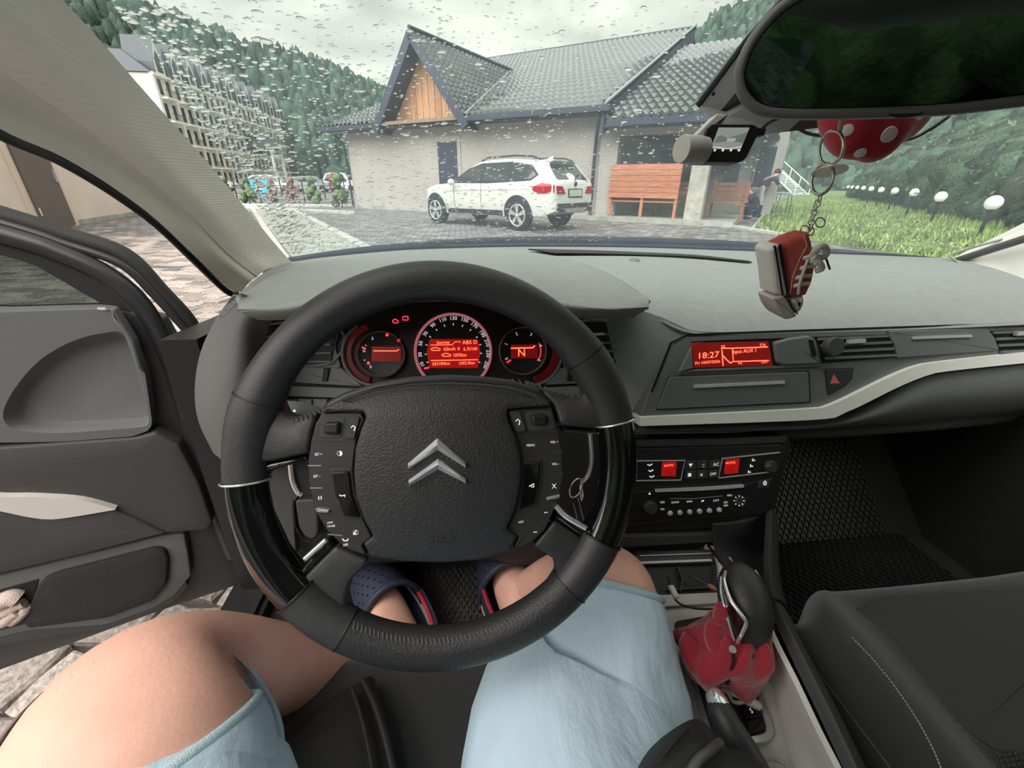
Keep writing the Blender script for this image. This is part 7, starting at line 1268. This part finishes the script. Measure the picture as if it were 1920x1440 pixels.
# leg hair
denim = mat('light_blue_shorts', (.55, .70, .83), .9, bump=(26, .55, 7), var=.06, vs=12, bdist=.012, stretch=(1, .5, 1)); hemm = mat('shorts_hem', (.50, .66, .73), .95, bump=(900, .9), bdist=.001)
def sleeve(name, cs, mt_, n_=56, wr=.004, ph=0, skew=0):
    """cs: list of (centre, r_side, r_up) down the leg"""
    from mathutils.bvhtree import BVHTree
    lb = bpy.data.objects['legs_body']; bt = BVHTree.FromPolygons([Vector(A(q.co[:])+OFF['legs_body']) for q in lb.data.vertices], [list(p.vertices) for p in lb.data.polygons])
    C_ = crom(np.array([np.r_[A(c, float), a_, b_] for c, a_, b_ in cs]), 6); v = []; f = []; m_ = len(C_)
    B0 = np.zeros((m_, n_, 3)); DD = np.zeros((m_, n_, 3)); RR = np.zeros((m_, n_))
    for i in range(m_):
        t_ = C_[min(i+1, m_-1), :3]-C_[max(i-1, 0), :3]; t_ /= np.linalg.norm(t_); x = np.cross(t_, [0, 0, 1.]); x /= np.linalg.norm(x); y = np.cross(x, t_)
        for k in range(n_):
            q = 2*math.pi*k/n_; w_ = wr*(math.sin(3*q+i*.16+ph)+.7*math.sin(7*q-i*.21+ph)+.6*math.sin(i*.55+2*q+ph)+.35*math.sin(i*1.1-5*q)); c0 = C_[i, :3]+t_*skew*math.cos(q)*max(0, 1-i/10); dv_ = x*math.cos(q)*(C_[i, 3]+w_)+y*math.sin(q)*(C_[i, 4]+w_); r0_ = np.linalg.norm(dv_); fd = max(0, 1-i/9)
            h_ = bt.ray_cast(Vector(c0), Vector(dv_/r0_), .16) if fd > 0 else (None,); rr_ = r0_
            if h_[0] is not None: rr_ = fd*(min(h_[3], r0_*1.04)+.003+abs(w_)*.4)+(1-fd)*max(r0_, min(h_[3], r0_*1.1)+.004)
            B0[i, k] = c0; DD[i, k] = dv_/r0_; RR[i, k] = rr_
    for _ in range(3): RR = (np.roll(RR, 1, 1)+2*RR+np.roll(RR, -1, 1))/4
    v = list((B0+DD*RR[..., None]).reshape(-1, 3))
    f = [(i*n_+k, i*n_+(k+1) % n_, (i+1)*n_+(k+1) % n_, (i+1)*n_+k) for i in range(m_-1) for k in range(n_)]
    o = mesh(name, v, f, mt_, dv, smooth=True); sm = o.modifiers.new('thick', 'SOLIDIFY'); sm.thickness = .003; sm.offset = 1; return o, v[:n_]
g = .010
jl = lambda k: A(J[k][0], float)
so, hl_ = sleeve('shorts_leg', [(jl('tl2')*.85+jl('tl')*.15, .099, .105), (jl('tl2')*.4+jl('tl')*.6, .110, .115), (jl('tl'), .122, .122), (jl('hl'), .14, .13), (A([-.04, -.24, .51]), .15, .14)], denim, skew=.035)
so2, hr_2 = sleeve('shorts_leg', [(jl('kr')*.75+jl('kr0')*.25, .080, .082), (jl('kr0'), .095, .092), (jl('tr2'), .113, .108), (jl('tr'), .125, .122), (jl('hr'), .14, .13), (A([.03, -.24, .50]), .15, .14)], denim, ph=2, wr=.0035)
for h_ in (hl_, hr_2): tube('hem', h_, .0045, hemm, dv, n=10, closed=True)
nb_2 = .0
h2 = np.array(hl_); c_ = h2.mean(0); t_ = (jl('tl')-jl('kl0')); t_ /= np.linalg.norm(t_)
v = np.vstack([c_+(h2-c_)*1.02, c_+(h2-c_)*1.03+t_*.018]); n_ = len(h2); mesh('hem_band', v, [(k, (k+1) % n_, n_+(k+1) % n_, n_+k) for k in range(n_)], hemm, dv, smooth=True)
h2 = np.array(hr_2); c_ = h2.mean(0); t_ = (jl('tr2')-jl('kr0')); t_ /= np.linalg.norm(t_); v = np.vstack([c_+(h2-c_)*1.02, c_+(h2-c_)*1.03+t_*.016]); mesh('hem_band', v, [(k, (k+1) % n_, n_+(k+1) % n_, n_+k) for k in range(n_)], hemm, dv, smooth=True)
patch('hem_fold', [[D(948, 1225, .50), D(975, 1205, .49), D(1008, 1188, .50)], [D(946, 1243, .50), D(975, 1236, .485), D(1015, 1215, .49)], [D(955, 1255, .51), D(985, 1255, .50), D(1020, 1240, .50)]], denim, dv, thick=.004)
# hairs along the shin / knee outline
m = MB(); src = [(jl('kl0'), .088), (jl('kl'), .067), (jl('cl0'), .060), (jl('cl'), .058), (jl('kr'), .066), (jl('cr0'), .056), (jl('ar'), .038)]
hs = []
vv = np.array(v0 := bpy.data.objects['legs_body'].data.vertices[:][0:0] or [0])
me_ = bpy.data.objects['legs_body'].data; co = np.array([q.co[:] for q in me_.vertices])+OFF['legs_body']; no_ = np.array([q.normal[:] for q in me_.vertices])
zone = [i for i in range(len(co)) if co[i][1] > .22 and co[i][2] > .36]
for k in range(3500):
    i = zone[rng.integers(len(zone))]; p = co[i]+rng.normal(0, .004, 3); d = no_[i]*.6+rng.normal(0, .35, 3)+A([.0, .3, -.5]); d /= np.linalg.norm(d); s_ = np.cross(d, no_[i]); s_ /= np.linalg.norm(s_)+1e-9; L_ = rng.uniform(.004, .010)
    m.add([p-s_*.00007, p+s_*.00007, p+d*L_], [(0, 1, 2)])
o = m.build('leg_hair', hair_m, dv); o['kind'] = 'stuff'
# clogs
navyr = mat('navy_foam', (.028, .035, .065), .6); redin = mat('red_lining', (.40, .02, .04), .6)
def clog(name, label, toe, heel, side):
    toe = A(toe); heel = A(heel); d = toe-heel; L_ = np.linalg.norm(d); d /= L_; x = np.cross(d, [0, 0, 1.]); t_ = thing(name, label, 'shoe', heel); zb = .283
    c0_ = heel-d*.02; L2 = L_+.05; w_ = lambda s_: .052*math.sin(math.pi*min(1, max(0, (s_*.92+.06))))**.5
    ss = np.linspace(0, 1, 22); o_ = [c0_+d*L2*s_+x*w_(s_)*1.0 for s_ in ss]+[c0_+d*L2*s_-x*w_(s_) for s_ in ss[::-1]]
    O = np.array(o_)[:, :2]; FZ = Fr((0, 0, 0), (1, 0, 0), (0, 1, 0)); rings('sole', FZ, [(O, zb), (offset(O, -.003), zb+.008), (offset(O, -.001), zb+.02)], mat('white_sole', (.6, .58, .56), .6) if 'white_sole' not in bpy.data.materials else bpy.data.materials['white_sole'], t_, smooth=50)
    rings('insole', FZ, [(offset(O, .004), zb+.012), (offset(O, .005), zb+.0215)], navyr, t_)
    # vamp (front part) as half dome rows
    rows = []
    for s_ in (.46, .52, .62, .72, .82, .90, .96, 1.0):
        h_ = .082*(1-((s_-.46)/.58)**2.2)**.5+.004; ww = w_(s_)*1.04+.002; rows.append([c0_*A([1, 1, 0])+d*L2*s_+x*ww*math.cos(q)+A([0, 0, zb+.015+h_*math.sin(q)]) for q in np.linspace(0, math.pi, 9)])
    patch('vamp', rows, navyr, t_, thick=.004, smooth=True)
    r0 = [p+A([0, 0, .002]) for p in rows[0]]; tube('opening_rim', crom(r0, 4), .0055, navyr, t_, n=10)
    for sg in (-1, 1):
        wall = [[c0_*A([1, 1, 0])+d*L2*s_+x*sg*(w_(s_)*1.04)+A([0, 0, zb+.015+hh_]) for s_ in (.02, .15, .3, .46)] for hh_ in (0, .02, .040)]
        patch('side_wall', wall, navyr, t_, thick=.004); tube('lining', crom([p-x*sg*.004+A([0, 0, -.002]) for p in wall[2]], 4), .004, redin, t_, n=8)
    m = MB()
    for i in range(9):
        for j in range(9):
            s_ = .52+i*.048; q = math.pi*(.16+.68*(j+.5*(i % 2))/9); h_ = .082*(1-((s_-.46)/.58)**2.2)**.5+.004; ww = w_(s_)*1.04+.002; p = c0_*A([1, 1, 0])+d*L2*s_+x*ww*math.cos(q)+A([0, 0, zb+.015+h_*math.sin(q)]); nr = x*math.cos(q)*.8+A([0, 0, 1])*math.sin(q)+d*.35; nr /= np.linalg.norm(nr); a_ = np.cross(nr, d); a_ /= np.linalg.norm(a_); b_ = np.cross(nr, a_); m.add([p+nr*.0015+(a_*math.cos(k*.785)+b_*math.sin(k*.785))*.0019 for k in range(8)], [list(range(8))])
    o = m.build('perforations', black_m, t_); o['kind'] = 'stuff'; return t_
clog('clog_shoe', 'perforated navy foam clog with red lining on the left foot', ZZ(692, 1078, .30), ZZ(790, 1255, .30), 1); clog('clog_shoe', 'navy foam clog with red lining on the right foot, partly under the wheel hub', ZZ(928, 1030, .30), ZZ(985, 1215, .30), -1)
# ================================================================== black quilted jacket lying on the seat
jk_m = mat('black_quilted_nylon', (.018, .017, .018), .6, bump=(40, .5), bdist=.003)
jk = thing('jacket', 'black quilted jacket lying on the driver seat under the left thigh', 'jacket', ZZ(600, 1400, .45))
patch('panel', [[ZZ(556, 1366, .43), ZZ(600, 1325, .43), ZZ(660, 1285, .43), ZZ(690, 1268, .43), ZZ(702, 1272, .42)], [ZZ(520, 1395, .455), ZZ(590, 1365, .465), ZZ(650, 1330, .46), ZZ(690, 1310, .45), ZZ(712, 1310, .425)], [ZZ(470, 1430, .47), ZZ(560, 1415, .475), ZZ(640, 1390, .468), ZZ(700, 1370, .455), ZZ(728, 1365, .43)], [ZZ(420, 1500, .47), ZZ(530, 1480, .475), ZZ(630, 1470, .468), ZZ(710, 1450, .455), ZZ(745, 1445, .43)], [ZZ(300, 1640, .47), ZZ(500, 1620, .47), ZZ(640, 1600, .468), ZZ(730, 1580, .455), ZZ(770, 1570, .43)]], jk_m, jk, thick=.012)
tube('hem_piping', crom([ZZ(680, 1275, .448), ZZ(700, 1315, .456), ZZ(718, 1370, .458), ZZ(738, 1450, .456), ZZ(755, 1520, .455)], 5), .004, jk_m, jk, n=8); tube('seam', crom([ZZ(660, 1290, .462), ZZ(676, 1340, .468), ZZ(690, 1400, .468), ZZ(700, 1460, .466)], 5), .0022, jk_m, jk, n=8)
j2 = thing('jacket', 'black quilted jacket sleeve bunched by the handbrake', 'jacket', ZZ(1310, 1400, .5))
patch('sleeve', [[D(1190, 1450, .36), D(1215, 1408, .365), D(1255, 1372, .375), D(1300, 1348, .39), D(1325, 1358, .41), D(1345, 1385, .43)], [D(1190, 1470, .335), D(1230, 1430, .335), D(1275, 1400, .345), D(1320, 1385, .36), D(1345, 1395, .385), D(1362, 1405, .42)], [D(1200, 1510, .325), D(1255, 1470, .32), D(1300, 1440, .33), D(1350, 1418, .35), D(1390, 1410, .375), D(1420, 1425, .41)], [D(1220, 1560, .32), D(1290, 1510, .31), D(1340, 1480, .32), D(1390, 1455, .34), D(1430, 1440, .36), D(1450, 1450, .40)], [D(1260, 1640, .33), D(1330, 1580, .31), D(1380, 1540, .32), D(1420, 1510, .34), D(1450, 1490, .36), D(1475, 1490, .40)]], jk_m, j2, thick=.01)
for pts in ([(1232, 1432, .334), (1262, 1392, .347), (1290, 1362, .37)], [(1275, 1460, .322), (1300, 1420, .335), (1335, 1393, .36)]): tube('quilt_seam', crom([D(*q) for q in pts], 5), .0016, jk_m, j2, n=6)
tube('zip_piping', crom([D(1290, 1455, .318), D(1310, 1425, .325), D(1335, 1405, .338), D(1350, 1392, .36)], 5), .0035, mat('grey_piping', (.09, .09, .095), .5), j2, n=8)

# repeats share a group
GRP = dict(gauge='instrument gauges behind the steering wheel', air_vent='air vents in the dashboard', clog_shoe='pair of navy clogs', floor_mat='diamond pattern floor mats', pillar_trim='windscreen pillar trims', jacket='black quilted jackets', garden_bench='brown garden benches on the porch')
for o in COL.objects:
    if o.parent is None and 'label' in o and 'group' not in o and o.name.split('.')[0] in GRP: o['group'] = GRP[o.name.split('.')[0]]
for o in COL.objects:
    if o.parent is None and o.get('category') == 'car' and 'gabled' not in o['label']: o['group'] = 'distant cars beyond the fence'
